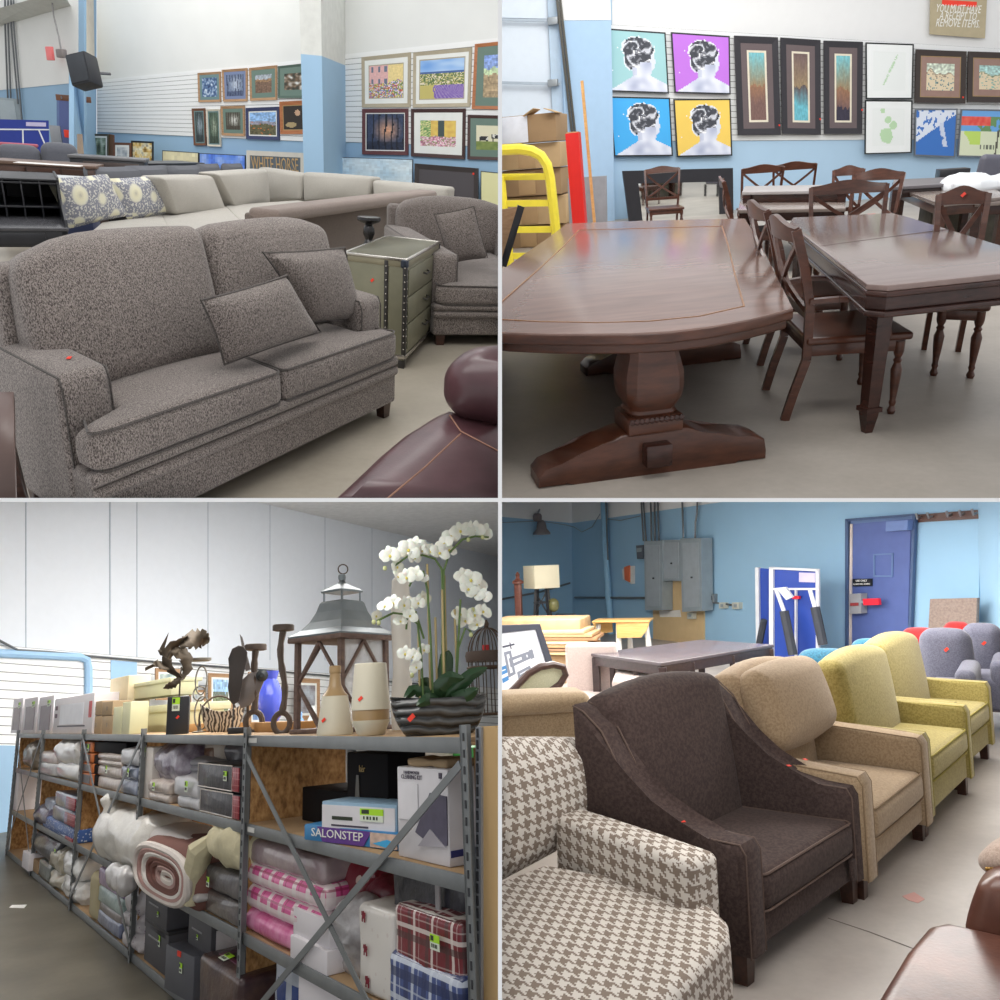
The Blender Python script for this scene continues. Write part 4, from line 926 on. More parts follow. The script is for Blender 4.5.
picture(WB, [(916.3, 49.5), (966.7, 51.3), (965.4, 103.5), (915, 102.6)], 'wide black-framed painting of tents on a shore with tan mat', p_land((196, 208, 190), (150, 130, 110), (110, 140, 140), .5, 41, [(226, 210, 180)], .2, .3), plain('espresso_frame2', (56, 46, 42), .4), .1, [(.02, GLD), (.14, MTN)], off=.14, n=28, sticker=(.95, .12))
picture(WB, [(968.5, 51.3), (1020, 53), (1020, 103), (967.6, 102)], 'second wide black-framed seaside painting with tan mat, cut by the right edge', p_land((160, 200, 196), (140, 150, 120), (120, 170, 160), .5, 42, [(226, 210, 180)], .2, .2), plain('espresso_frame2', (56, 46, 42), .4), .1, [(.02, GLD), (.14, MTN)], off=.14, n=28)
def bluewhite(u, v):
    e = .62 * (1 - u) ** 1.1 + .1
    if v < e and vn(u * 13, v * 13, 2) > .36: return (222, 230, 244)
    if abs(u - .66 - .25 * (v - .4)) < .06 and .25 < v < .8 and vn(u * 9, v * 9, 4) > .35: return (206, 216, 238)
    return (60, 118, 198)
canvas(WB, [(915.4, 109), (957.7, 108.5), (955, 157.5), (914.5, 155.7)], 'blue canvas with white blossom branches, below the tent painting', bluewhite, plain('grey_canvas_edge', (104, 112, 122), .5), off=.14, n=40, edge=.03)
def scene2(u, v):
    if u < .62 and .12 < v < .32: return mixc((226, 60, 56), (236, 130, 110), vn(u * 14, v * 14, 2))
    if .08 < u < .42 and .45 < v < .75 and vn(u * 5, v * 5, 3) > .38: return (196, 226, 110)
    if .3 < u < 1 and .12 < v < .45 and vn(u * 9, v * 9, 5) > .45: return (110, 150, 100)
    if abs(u - .8 + .1 * (v - .5)) < .02 and v > .4: return (90, 90, 80)
    if .4 < u < .75 and .76 < v < .86 and math.sin(u * 90) > 0: return (110, 116, 104)
    return (110, 170, 230) if v < .45 else (222, 230, 200)
canvas(WB, [(961.3, 109), (1010, 110), (1008, 158), (957.7, 156.6)], 'colourful canvas with red roofs and a green tree, at the right edge', scene2, plain('grey_canvas_edge', (104, 112, 122), .5), off=.14, n=40, edge=.03)
P = quad_on(WB, [(931, -12), (987.5, -10), (985, 38.3), (930, 34.2)], .1)
T = thing('notice_board', 'tan notice board high on the wall reading YOU MUST HAVE A RECEIPT TO REMOVE ITEMS.', 'sign', (P[2] + P[3]) / 2, math.atan2((P[1] - P[0])[1], (P[1] - P[0])[0])); L = locpts(T, P); nn = (L[1] - L[0]).cross(L[3] - L[0]).normalized() * -1
MB().slab(L, nn, .03).build('board', plain('khaki_board', (178, 166, 136), .35), T, flat=True); x_ = (L[1] - L[0]).normalized(); zz_ = (L[0] - L[3])
q = lambda u, v: (L[0] * (1 - u) + L[1] * u) * (1 - v) + (L[3] * (1 - u) + L[2] * u) * v + nn * .004
MB().slab([q(.2, .24), q(.82, .25), q(.82, .36), q(.2, .35)], nn, .002).build('red_strip', STK(), T, flat=True)
for i, (tx, wd) in enumerate((('YOU MUST HAVE', .8), ('A RECEIPT TO', .66), ('REMOVE ITEMS.', .78))):
    tb = text_mb(tx, .15, .002); xs = [v.co.x for v in tb.bm.verts]; sc = (L[1] - L[0]).length * wd / (max(xs) - min(xs))
    for v in tb.bm.verts: v.co.x *= sc
    put(tb, frame_of(q(.5, .42 + .155 * i), x_, zz_)); tb.build('lettering', plain('white_letters', (236, 236, 230), .6), T, flat=True)
# ---- mirror on the floor
MIR = NT('mirror_glass'); MIR.col((.9, .92, .9)); MIR.rg(.03, 1.0); MIR = MIR.m
P = quad_on(WB, [(622.5, 171), (733, 168), (734, 260), (634, 260)], .9); T = thing('floor_mirror', 'large black-framed mirror leaning on the floor below the portraits', 'mirror', (P[2] + P[3]) / 2, math.atan2((P[1] - P[0])[1], (P[1] - P[0])[0])); L = locpts(T, P); nn = (L[1] - L[0]).cross(L[3] - L[0]).normalized() * -1
I = inset_f(L, .13, .14); b = MB()
for i in range(4): b.hexa([L[i], L[(i + 1) % 4], I[(i + 1) % 4] + nn * .0, I[i]] + [k - nn * .07 for k in (L[i], L[(i + 1) % 4], I[(i + 1) % 4], I[i])])
bmesh.ops.recalc_face_normals(b.bm, faces=b.bm.faces); b.build('frame', plain('black_mirror_frame', (36, 36, 42), .35, bump=.3, bsc=20), T, flat=True)
MB().slab([k - nn * .03 for k in I], nn, .01).build('glass', MIR, T, flat=True)
# ---- boxes at the left
CARD = plain('cardboard', (186, 158, 118), .85, var=.06, sc=3); CARD2 = plain('cardboard_dark', (158, 130, 96), .85, var=.06, sc=3)
def pxbox(name, label, cat, px, y, depth, m, zb=None, yaw=0, bev=.01, group=None, part='body'):
    """box whose camera-side face covers x0,y0,x1,y1 at distance y"""
    pl = Plane((-9, y - 9 * math.tan(yaw)), (9, y + 9 * math.tan(yaw))); x0, y0, x1, y1 = px
    tl, tr, bl, br = pl.hit(x0, y0), pl.hit(x1, y0), pl.hit(x0, y1), pl.hit(x1, y1)
    w = (np.linalg.norm((tr - tl)[:2]) + np.linalg.norm((br - bl)[:2])) / 2; z1 = (tl[2] + tr[2]) / 2; z0 = (bl[2] + br[2]) / 2 if zb is None else zb; c = (tl + tr + bl + br) / 4
    T = thing(name, label, cat, (c[0], c[1], z0), yaw, group)
    MB().box((0, depth / 2, (z1 - z0) / 2), (w, depth, z1 - z0), bev).build(part, m, T); return T, w, z1 - z0
yb = 14.5
for i, (y0, y1, x1, lab) in enumerate(((115, 143, 556, 'top cardboard box with a white side and open flaps'), (144, 169, 560, 'second cardboard box from the top of the stack'), (170, 196, 561, 'third cardboard box from the top of the stack'), (197, 225, 566, 'fourth cardboard box, level with the cart rungs'), (226, 250, 564, 'lowest visible cardboard box of the stack'))):
    T, w, h = pxbox('cardboard_box', lab, 'box', (494, y0, x1, y1), yb + .12 * i, 1.0, CARD if i % 2 else CARD2, group='stacked cardboard boxes', zb=0 if i == 4 else None)
    if i == 0:
        MB().box((-w * .2, -.01, h * .5), (w * .5, .012, h * .96), .002).build('white_side', plain('white_card', (224, 228, 236), .7), T)
        for a, s in ((-.5, .1), (.35, .44)): MB().box((w * s, .1, h + .03), (w * .2, .5, .012), .002, R=E3(ry=a)).build('flap', CARD, T)
    else: MB().box((0, -.01, h * .5), (.3, .01, h * .9), .002).build('tape', plain('packing_tape', (170, 140, 100), .4), T)
# red post
P0, P1 = [Plane((-9, 12.6), (9, 12.6)).hit(*p) for p in ((573, 133), (583, 262))]
T = thing('red_post', 'tall red padded post standing beyond the first table', 'post', (P1[0], P1[1], 0)); L = locpts(T, [P0, (P1[0], P1[1], 0)])
MB().bar(L[1], L[0], .19, .19, up=(0, 1, 0)).build('padding', plain('post_red', (214, 28, 26), .45, var=.02), T, flat=True); MB().box(L[0] + Vector((0, 0, .005)), (.16, .16, .02)).build('post_top', CARD, T)
tag(MB().bar(Plane((-9, 13), (9, 13)).hit(582, 81), Plane((-9, 12.6), (9, 12.6)).hit(596, 240), .04, .04, up=(0, 1, 0)).build('wooden_pole', wood('pole_wood', (190, 140, 80), (214, 166, 104)), flat=True), 'thin orange wooden pole leaning on the blue pier', 'pole')
T, w, h = pxbox('grey_board', 'grey weathered board behind the red post', 'board', (569, 177, 607, 262), 13.6, .06, plain('board_grey', (142, 144, 150), .7, var=.1), bev=.004)
# yellow hand cart
YL = plain('cart_yellow', (232, 214, 60), .4, var=.06); pl = Plane((-9, 11.8), (9, 12.0)); h_ = lambda x, y: pl.hit(x, y)
P = h_(530, 300); T = thing('hand_cart', 'yellow tubular hand cart in front of the cardboard boxes', 'cart', (P[0], P[1], 0))
lc = lambda ps: locpts(T, [h_(*p) for p in ps])
MB().tube(lc([(480, 150), (502, 150), (520, 149), (532, 151), (541, 156), (547, 165), (550, 178), (553, 205), (556, 233), (560, 290)]), .07, 8).build('frame_tube', YL, T)
MB().tube(lc([(501, 176), (503, 200), (507, 235), (511, 268), (514, 300)]), .06, 8).build('frame_tube', YL, T)
for y0, y1, xa, xb in ((174, 180, 500, 549), (201, 206, 505, 552), (227, 232.5, 510, 555), (254, 258, 512, 557)):
    a = lc([(xa, (y0 + y1) / 2), (xb, (y0 + y1) / 2 - .5)]); MB().bar(a[0], a[1], .05, .085).build('rung', YL, T)
# edge-on leaning panel at far left
pl = Plane((-3, 8.2), (0, 9.2)); P = quad_on(pl, [(486, 212), (521, 206), (503, 266), (480, 300)]); T = thing('leaning_panel', 'brown panel with a black edge leaning at the left edge', 'panel', P[2]); L = locpts(T, P)
n_ = (L[1] - L[0]).cross(L[3] - L[0]).normalized(); MB().slab(L, n_, .03).build('board', wood('panel_brown', (150, 116, 84), (176, 140, 104)), T, flat=True); MB().bar(L[1], L[2], .07, .07).build('edge_bar', BLKWOOD, T)
# ---- first table: trestle
WT = NT('mahogany_top'); f_ = WT.noise(2.2, 6, scale3=(1, 5, 1)); g_ = WT.noise(1.1, 3); WT.col(WT.mix(WT.math('MULTIPLY', g_, .6), WT.ramp(f_, [(.3, s2l((108, 80, 68))), (.7, s2l((140, 108, 95)))]), s2l((158, 136, 130)))); WT.rg(.2, 0, .6); WT.bump(f_, .03, .002); WT = WT.m  # colour raised to carry the white wall's reflection on the top
WS = wood('mahogany', (58, 32, 22), (92, 54, 38), .28, sc=(2, 2, 9), ns=2.5)
WSD = wood('dark_mahogany', (40, 22, 18), (70, 40, 32), .25, sc=(2, 2, 9), ns=2.5)
f1_ = onz(540, 481); f2_ = onz(752, 453); fa_ = (f1_ + f2_) / 2; g1_ = onz(585, 372); g2_ = onz(735, 357); fb_ = (g1_ + g2_) / 2
xa = (f2_ - f1_)[:2]; yaw = math.atan2(xa[1], xa[0]); fl_ = np.linalg.norm(xa)
T = thing('trestle_table', 'mahogany trestle dining table with bowed top and inlaid border, nearest and leftmost', 'table', fa_, yaw)
TZ = .76
top = [onz(x, y, TZ) for x, y in ((567, 223.5), (620, 221.5), (690, 219.5), (745, 218.5), (762, 246), (776, 275), (793, 308), (778, 312), (750, 319), (712, 326), (670, 331), (630, 333), (590, 333.5), (545, 333.5), (502, 332), (470, 329), (470, 300), (502, 270), (524, 254), (545, 240))]
L = locpts(T, top)
def tabletop(T, name, L, t, m, bev=.012, dz=0):
    b = MB().slab([p + Vector((0, 0, dz)) for p in L], (0, 0, 1), t); b.bm.normal_update(); fs = [f for f in b.bm.faces if len(f.verts) == len(L)]
    bmesh.ops.bevel(b.bm, geom=list({e for f in fs for e in f.edges}), offset=bev, segments=3, affect='EDGES', profile=.5, clamp_overlap=True)
    return b.build(name, m, T)
def shrink(L, k): c = sum(L, Vector()) / len(L); return [c + (p - c) * k for p in L]
o = tabletop(T, 'table_top', L, .012, WT, .003); tabletop(T, 'edge_band', shrink(L, 1.002), .052, WS, dz=-.008); tabletop(T, 'apron', shrink(L, .975), .06, WS, dz=-.055)
inl = locpts(T, [onz(x, y, TZ + .001) for x, y in ((579, 230), (722, 226), (728, 245), (735, 275), (744, 306), (700, 316), (650, 321), (600, 322.5), (540, 321.5), (498, 319), (494, 308), (540, 268), (566, 244))])
b = MB(); 
for i in range(len(inl)): b.bar(inl[i], inl[(i + 1) % len(inl)], .01, .004)
b.build('inlay', plain('inlay_amber', (160, 108, 60), .3), o, flat=True)
def trestle(T, c, ln, wd, big=True):
    prof = [(-.5, 0), (-.5, .06), (-.47, .1), (-.4, .12), (-.3, .15), (-.22, .2), (-.14, .235), (.14, .235), (.2, .2), (.27, .16), (.36, .15), (.44, .14), (.49, .11), (.5, .05), (.5, 0), (.38, 0), (.36, .02), (-.36, .02), (-.38, 0)]
    M = Matrix.Translation(c)
    o = MB().prism([(x * ln, z) for x, z in prof], wd, c=c, bev=.02).build('foot', WS, T)
    MB().box((c[0], c[1], .27), (.29, .25, .09), .012).build('collar', WS, T)
    rb = MB()
    for k in range(11): rb.cush((c[0] - .13 + .026 * k, c[1] - .13, .3), (.03, .02, .03), .012, n=2, nr=2, R=E3(ry=.6))
    rb.build('rope_carving', WSD, T)
    MB().lathe([(.125, .31), (.135, .33), (.125, .345), (.132, .36), (.158, .4), (.168, .46), (.166, .53), (.148, .6), (.14, .63), (.138, .73)], (c[0], c[1], 0), 4 * 5, sx=1, sy=1, wob=lambda a, z: (1 / max(abs(math.cos(2 * PI * a)), abs(math.sin(2 * PI * a)))) ** .8 * .93).build('pedestal', WS, T)
    MB().box((c[0], c[1] - wd / 2 - .03, .12), (.14, .08, .12), .012).build('wedge_block', WSD, T)
trestle(T, Vector((0, 0, 0)), fl_ + .06, .22)
cb = locpts(T, [fb_])[0]; trestle(T, cb, fl_ + .06, .22)
MB().bar((0, 0, .13), (cb.x, cb.y, .13), .08, .1).build('stretcher', WSD, T)
# ---- second table
T2 = thing('extension_table', 'dark wooden dining table with clipped corners and square legs, right of the trestle table', 'table', onz(930, 330), .5)
TZ = .86
L = locpts(T2, [onz(x, y, TZ) for x, y in ((793, 217.5), (893, 213), (908, 217), (995, 243.5), (1062, 263), (1058, 268), (888, 285.4), (867, 284), (789, 224))])
WT2 = wood('table_top_umber', (122, 102, 96), (140, 120, 114), .16, sc=(1, 6, 1), ns=2)  # paler wood tones, with the wall's reflection put into the colour
o = tabletop(T2, 'table_top', L, .03, WT2, .006); tabletop(T2, 'edge_molding', shrink(L, 1.006), .03, WSD, .01, -.03); tabletop(T2, 'apron', shrink(L, .985), .08, WSD, .005, -.05); tabletop(T2, 'lower_molding', shrink(L, 1.0), .03, WSD, .01, -.13)
lf = locpts(T2, [onz(882, 450), onz(1052, 408), onz(800, 330), onz(925, 320)])
s_ = locpts(T2, [onz(882, 296, TZ - .1), onz(1050, 275, TZ - .1), onz(800, 226, TZ - .1), onz(897, 222, TZ - .1)])
for a_ in s_:
    cc_ = sum(L, Vector()) / len(L); x, y = a_.x + (cc_.x - a_.x) * .02, a_.y + (cc_.y - a_.y) * .02
    MB().lathe([(.03, 0), (.036, .03), (.05, .1), (.052, .12), (.068, .125), (.068, .15), (.05, .155), (.054, .3), (.066, TZ - .15)], (x, y, 0), 4, E3(rz=PI / 4)).build('leg', WSD, T2, flat=True)
b = MB().bar(locpts(T2, [onz(820, 246, TZ + .0005)])[0], locpts(T2, [onz(948, 229, TZ + .0005)])[0], .006, .002); b.build('leaf_seam', WSD, o)
# ---- X-back chairs
def xchair(T, W=.5, D=.5, H=1.12, SZ=.47, arms=False, m=None, legs=True):
    m = m or WSD; hw = W / 2
    for sx in (-1, 1):
        pts = [(sx * (hw - .03), D / 2 + .09, 0), (sx * (hw - .03), D / 2 + .05, .16), (sx * (hw - .03), D / 2 - .01, .36), (sx * (hw - .025), D / 2 - .01, SZ), (sx * (hw - .01), D / 2 + .0, .68), (sx * (hw - .0), D / 2 + .05, .9), (sx * (hw + .01), D / 2 + .11, H - .03)]
        b = MB()
        for a, c in zip(pts, pts[1:]): b.bar(a, c, .036, .05, up=(0, -1, .05))
        b.build('rear_leg', m, T, sharp=50)
    n = 10; tr = MB()
    def top(u, v):
        x = (u - .5) * (W + .03); z = H - .1 + .1 * v + (.025 * math.cos((u - .5) * 2 * PI) if v > .5 else 0); return (x, D / 2 + .1 + .02 * v - .05 * (1 - (2 * u - 1) ** 2) * -1, z)
    tr.surf(top, n, 2, .028).build('top_rail', m, T, sharp=50)
    lo = .64
    for s in (-1, 1):
        A = Vector((-s * (hw - .02), D / 2 + .005, lo)); B2 = Vector((s * (hw - .01), D / 2 + .09, H - .1)); b = MB()
        for k in range(6):
            t0, t1 = k / 6, (k + 1) / 6; f = lambda t: A.lerp(B2, t) + Vector((0, .06 * 4 * t * (1 - t) * .6, -.03 * math.sin(t * PI)))
            b.bar(f(t0), f(t1), .034, .02, up=(0, -1, 0))
        b.build('cross_slat', m, T, sharp=60)
    MB().bar((-hw + .03, D / 2 - .0, lo - .02), (hw - .03, D / 2 - .0, lo - .02), .025, .05).build('lower_rail', m, T)
    MB().cush((0, -.01, SZ), (W + .02, D + .02, .045), .018, (0, 0, -.008), n=6).build('seat', m, T)
    MB().box((0, 0, SZ - .055), (W - .04, D - .04, .07), .006).build('apron', m, T)
    for sx in (-1, 1):
        x, y = sx * (hw - .035), -D / 2 + .04
        MB().lathe([(.018, 0), (.024, .02), (.014, .05), (.02, .07), (.016, .085), (.026, .2), (.03, .27), (.018, .31), (.024, .325), (.016, .34), (.024, .36), (.028, .38), (.028, SZ - .03)], (x, y, 0), 12, sx=1.1, sy=1.1).build('front_leg', m, T)
    if arms:
        for sx in (-1, 1):
            b = MB(); pts = [(sx * (hw + .0), D / 2, .7), (sx * (hw + .03), D / 2 - .15, .71), (sx * (hw + .04), -.02, .7), (sx * (hw + .03), -D / 2 + .16, .67)]
            for a, c in zip(pts, pts[1:]): b.bar(a, c, .05, .028)
            b.bar((sx * (hw + .03), -D / 2 + .17, .67), (sx * (hw + .0), -D / 2 + .12, SZ), .03, .035, up=(0, 1, 0)); b.build('arm_rest', m, T, sharp=50)
WCH = wood('walnut_chair', (62, 34, 24), (98, 58, 42), .28, sc=(2, 2, 9), ns=3)
ca = fit([(-.5, .5, 0., 806, 425), (.5, .5, 0., 784, 389), (-.5, -.5, 0., 906, 416), (.5, -.5, 0., 868, 380), (-.5, .5, 'h', 806, 226), (.5, .5, 'h', 775, 208), (-.5, -.5, .47, 913, 330, .6)], (.6, 5.4, 1.4, .8, .6), {'h': 1.08}, 30, 'chairA')
T = fthing('armchair', 'X-back wooden dining armchair nearest the viewer between the two tables', 'chair', ca); xchair(T, ca['W'] * .92, ca['D'] * .92, ca['h'], arms=True, m=WCH)
# its neighbours along the same table side
def axes(c): return np.array([math.cos(c['yaw']), math.sin(c['yaw'])]), np.array([-math.sin(c['yaw'] - c['skew']), math.cos(c['yaw'] - c['skew'])])
def chair_at(px, H, yaw, label, W=.5, D=.55, skew=0, m=None, tw=None, name='dining_chair', up=.0, arms=False):
    """chair whose top rail middle shows at px when it is H high"""
    P = onz(px[0], px[1], H); c = dict(x=P[0], y=P[1], yaw=yaw, skew=skew); by = axes(c)[1]; P = P[:2] - by * (D / 2 + .1)
    T = thing(name, label, 'chair', (P[0], P[1], 0), yaw, 'x-back dining chairs', skew=skew); xchair(T, W, D, H, m=m, arms=arms); return T
HC = ca['h']
chair_at((759, 203), HC, ca['yaw'], 'X-back dining chair directly behind the nearest armchair', ca['W'], ca['D'] * .85, ca['skew'], WCH)
chair_at((724, 178), HC, ca['yaw'] - .1, 'X-back dining chair at the far left corner of the clipped-corner table', ca['W'], ca['D'] * .85, ca['skew'], WCH)
chair_at((662, 167.5), 1.16, .2, 'X-back dining chair beyond the trestle table, in front of the mirror', .62, .7, 0, WCH)
chair_at((849, 183), 1.1, .02, 'X-back dining chair at the far head of the clipped-corner table', .66, .6, 0, WCH)
chair_at((879, 171), 1.12, -.35, 'X-back dining chair standing right behind the far head chair', .5, .6, 0, WCH)
chair_at((849, 167.5), 1.12, -.1, 'small distant X-back chair partly hidden behind the others, left of the tall one', .34, .5, 0, WCH)
chair_at((763, 166), 1.14, PI + .1, 'distant X-back chair behind the far table, left of two', .6, .6, 0, WCH)
chair_at((795, 163), 1.14, PI - .05, 'distant X-back chair behind the far table, right of two', .62, .6, 0, WCH)
cj = fit([(-.5, .5, 'h', 939, 187), (.5, .5, 'h', 982, 192), (-.5, -.5, 0., 932, 366), (.5, -.5, 0., 977, 397), (.5, .5, 0., 992, 358, .5)], (1.5, 6.5, -1.2, .6, .7), {'h': 1.1}, 30, 'chairJ')
T = fthing('dining_chair', 'X-back dining chair on the right side of the clipped-corner table, facing it', 'chair', cj); xchair(T, cj['W'], cj['D'] * .8, cj['h'], m=WCH); sticker(T, (0, cj['D'] * .4 + .1, cj['h'] - .03), .016, (0, -1, .3))
# ---- far tables
FT = plain('far_table_top', (128, 116, 110), .2, var=.08)
def ftable(label, px, z, legs, m, lm, t=.04, name='dining_table', cat='table'):
    P = [onz(x, y, z) for x, y in px]; c = sum(P) / 4; T = thing(name, label, cat, (c[0], c[1], 0)); L = locpts(T, P); tabletop(T, 'table_top', L, t, m, .006); tabletop(T, 'apron', shrink(L, .93), .1, lm, .004, -t)
    for i in range(4):
        p = L[i].lerp(sum(L, Vector()) / 4, .1); MB().hexa([(p.x + a * .04, p.y + b_ * .06, 0) for a, b_ in ((-1, -1), (1, -1), (1, 1), (-1, 1))] + [(p.x + a * .05, p.y + b_ * .08, z - t) for a, b_ in ((-1, -1), (1, -1), (1, 1), (-1, 1))]).build('leg', lm, T, flat=True)
    return T
ftable('far dark dining table behind the clipped-corner table', [(742, 192.5), (842, 190.5), (846, 208), (738, 210)], .76, 4, FT, WSD)
ftable('pale-topped table standing behind the far dark table', [(745, 186), (842, 184.5), (848, 190), (742, 192)], .9, 4, plain('pale_runner', (164, 160, 160), .5), WSD)
ftable('long dark far table with raised back edge at the right', [(894, 179.5), (972, 176), (974, 182), (892, 187)], .86, 4, plain('grey_far_top', (104, 100, 104), .4), WSD)
ftable('brown far table in front of the long dark one at the right', [(896, 187.5), (975, 182), (1012, 196), (940, 203.5)], .78, 4, FT, WS)
ftable('dark far table at the right edge carrying white plastic', [(966, 186), (1010, 184), (1030, 200), (975, 203)], .74, 4, FT, WSD)
T, w, h = pxbox('slatted_box', 'small black slatted crate on the long dark far table', 'crate', (940, 169, 970, 180), 17.0, .4, BLKWOOD)
pc = onz(985, 190, .76); T = thing('plastic_bag', 'crumpled white plastic bag lying on the far table at the right edge', 'bag', (pc[0], pc[1], .76)); MB().cush((0, 0, .07), (.9, .5, .14), .06, (0, 0, .05), n=10).noise(.09, 5, 3).build('film', plain('white_plastic', (232, 236, 240), .3, bump=.6, bsc=14), T)
P = Plane((-9, 15), (9, 15)).hit(990, 165); T = thing('leather_chair', 'dark grey high-backed chair at the right edge near the wall', 'chair', (P[0], P[1], 0)); MB().cush((.25, 0, P[2] / 2 + .3), (.85, .18, P[2] - .35), .08, n=6, R=E3(ry=.1)).build('backrest', plain('grey_leather', (92, 92, 104), .4), T); MB().cush((.3, -.35, .42), (.9, .7, .18), .06).build('seat', plain('grey_leather', (92, 92, 104), .4), T)
for sx in (-.3, .6):
    for sy in (-.6, 0): MB().box((.1 + sx, sy, .17), (.05, .05, .34)).build('leg', BLKWOOD, T)
# bench below the far table, black table base with green-white things
T, w, h = pxbox('storage_bin', 'dark bin with green contents under the far right table', 'bin', (930, 205, 1010, 240), 12.4, .8, plain('bin_dark', (96, 92, 80), .7, var=.4, sc=4), zb=0)
# stickers on table tops
P = onz(872, 214.5, .7805); tag(MB().box((0, 0, .002), (.07, .1, .002)).build('price_sticker', STK(), loc=P), 'red price sticker at the far end of the clipped-corner table', 'sticker')
Q = 3
S = Plane((.65, 2.48), (-2.96, 12.0)); SA = math.atan2(2.48 - 12.0, .65 + 2.96)
PA_, PB_ = np.array([.65, 2.48]), np.array([-2.96, 12.0]); SX = (PA_ - PB_) / np.linalg.norm(PA_ - PB_); SY = np.array([-SX[1], SX[0]])
FLOOR3 = concrete('grey_concrete', (90, 84, 72), (112, 106, 92))
floorpoly('floor', [(-14, .6), (16, .6), (16, 30), (-14, 30)], FLOOR3)
W3P = Plane((-4.5, 14.2), (7.5, 26.5))
WALL3 = plain('cool_white_wall', (218, 224, 232), .8, var=.012)
wallpoly('wall_back', W3P, [(-160, 430), (620, 430), (620, 900), (-160, 900)], WALL3)
for x in (26, 110, 137, 208, 270, 325, 372, 440):
    a, b_ = W3P.hit(x, 480, .005), W3P.hit(x, 660 if x > 40 else 655, .005)
    struct(MB().bar(a, b_, .03 if x == 110 else .015, .008, up=W3P.n).build('trim_1', plain('panel_seam', (176, 186, 198), .8), flat=True))
slats('wall_slatted', W3P, [(-60, 640), (520, 690), (520, 760), (-60, 752)], 12, plain('white_slat_board', (230, 232, 232), .45), plain('slat_groove_grey', (128, 128, 128), .8))
wallpoly('wall_lower', W3P, [(-60, 744), (120, 748), (120, 850), (-60, 850)], BLUEW, off=.03, t=.01)
SKY = plain('sky_blue_paint', (160, 198, 232), .6, var=.02)
wallpoly('wall_patch', W3P, [(111, 660), (137, 662), (137, 682), (111, 680)], SKY, off=.035, t=.01)
b = MB().tube([W3P.hit(*p, .06) for p in ((-20, 651), (4, 653.5), (60, 656), (80, 657), (87, 660), (88.5, 668), (88.5, 700), (89, 745))], .07, 8); tag(b.build('blue_pipe', SKY), 'pale blue pipe framing the slatted wall at the left', 'pipe')
b = MB().tube([W3P.hit(*p, .08) for p in ((-20, 630), (4, 643), (17.6, 650), (50, 652), (90, 656), (154, 661.6), (271, 670.5), (420, 684))], .022, 6); tag(b.build('conduit', plain('steel_conduit', (120, 124, 128), .4, .6)), 'long grey conduit along the top of the slatted wall', 'pipe')
# ceiling
zc = (W3P.hit(262, 505)[2] + W3P.hit(480, 554)[2]) / 2
floorpoly('ceiling', [(-14, 2), (22, 2), (22, 34), (-14, 34)], plain('grey_ceiling', (178, 178, 180), .9), z=zc + .1, t=-.1) if False else None
CP = [W3P.hit(235, 497), W3P.hit(560, 571)]
a, c = CP; dn = W3P.n * 14
struct(MB().slab([a, c, c + dn, a + dn], (0, 0, -1), -.0 or .05).build('ceiling', plain('grey_ceiling', (226, 226, 226), .9), flat=True))
# ---- shelving
STEEL = plain('galvanised_steel', (128, 132, 134), .42, .25, var=.1, sc=8); STEELD = plain('dark_steel_slot', (60, 62, 66), .6)
OSB = NT('osb_board'); f_ = OSB.noise(38, 3, scale3=(1, 1, .6)); OSB.col(OSB.ramp(f_, [(.3, s2l((120, 84, 48))), (.5, s2l((164, 122, 74))), (.7, s2l((190, 150, 98)))])); OSB.rg(.8); OSB = OSB.m
PLY = plain('shelf_chipboard', (172, 142, 106), .75, var=.08, sc=4); DEP = .62
posts = [467.5, 245.5, 140, 79, 37.5, 12.0]
sf = lambda px, py, off=0: S.hit(px, py, -off)
zat = lambda px, py: float(sf(px, py)[2])
lv = {'top': 1.54, 'two': (zat(139, 797) + zat(79, 783) + zat(245, 823) + zat(465, 874)) / 4, 'three': (zat(139, 877) + zat(79, 845) + zat(245, 933)) / 3, 'base': .06}
lv['top'] = (zat(465, 741) + zat(245, 735) + zat(139, 732)) / 3
print('levels', lv, [sf(p, 800)[:2].round(2) for p in posts])
PX = [sf(p, 800)[:2] for p in posts]
ZTOP = lv['top'] + .03
def bpt(p, d, z): q = p + SY * d; return np.array([q[0], q[1], z])
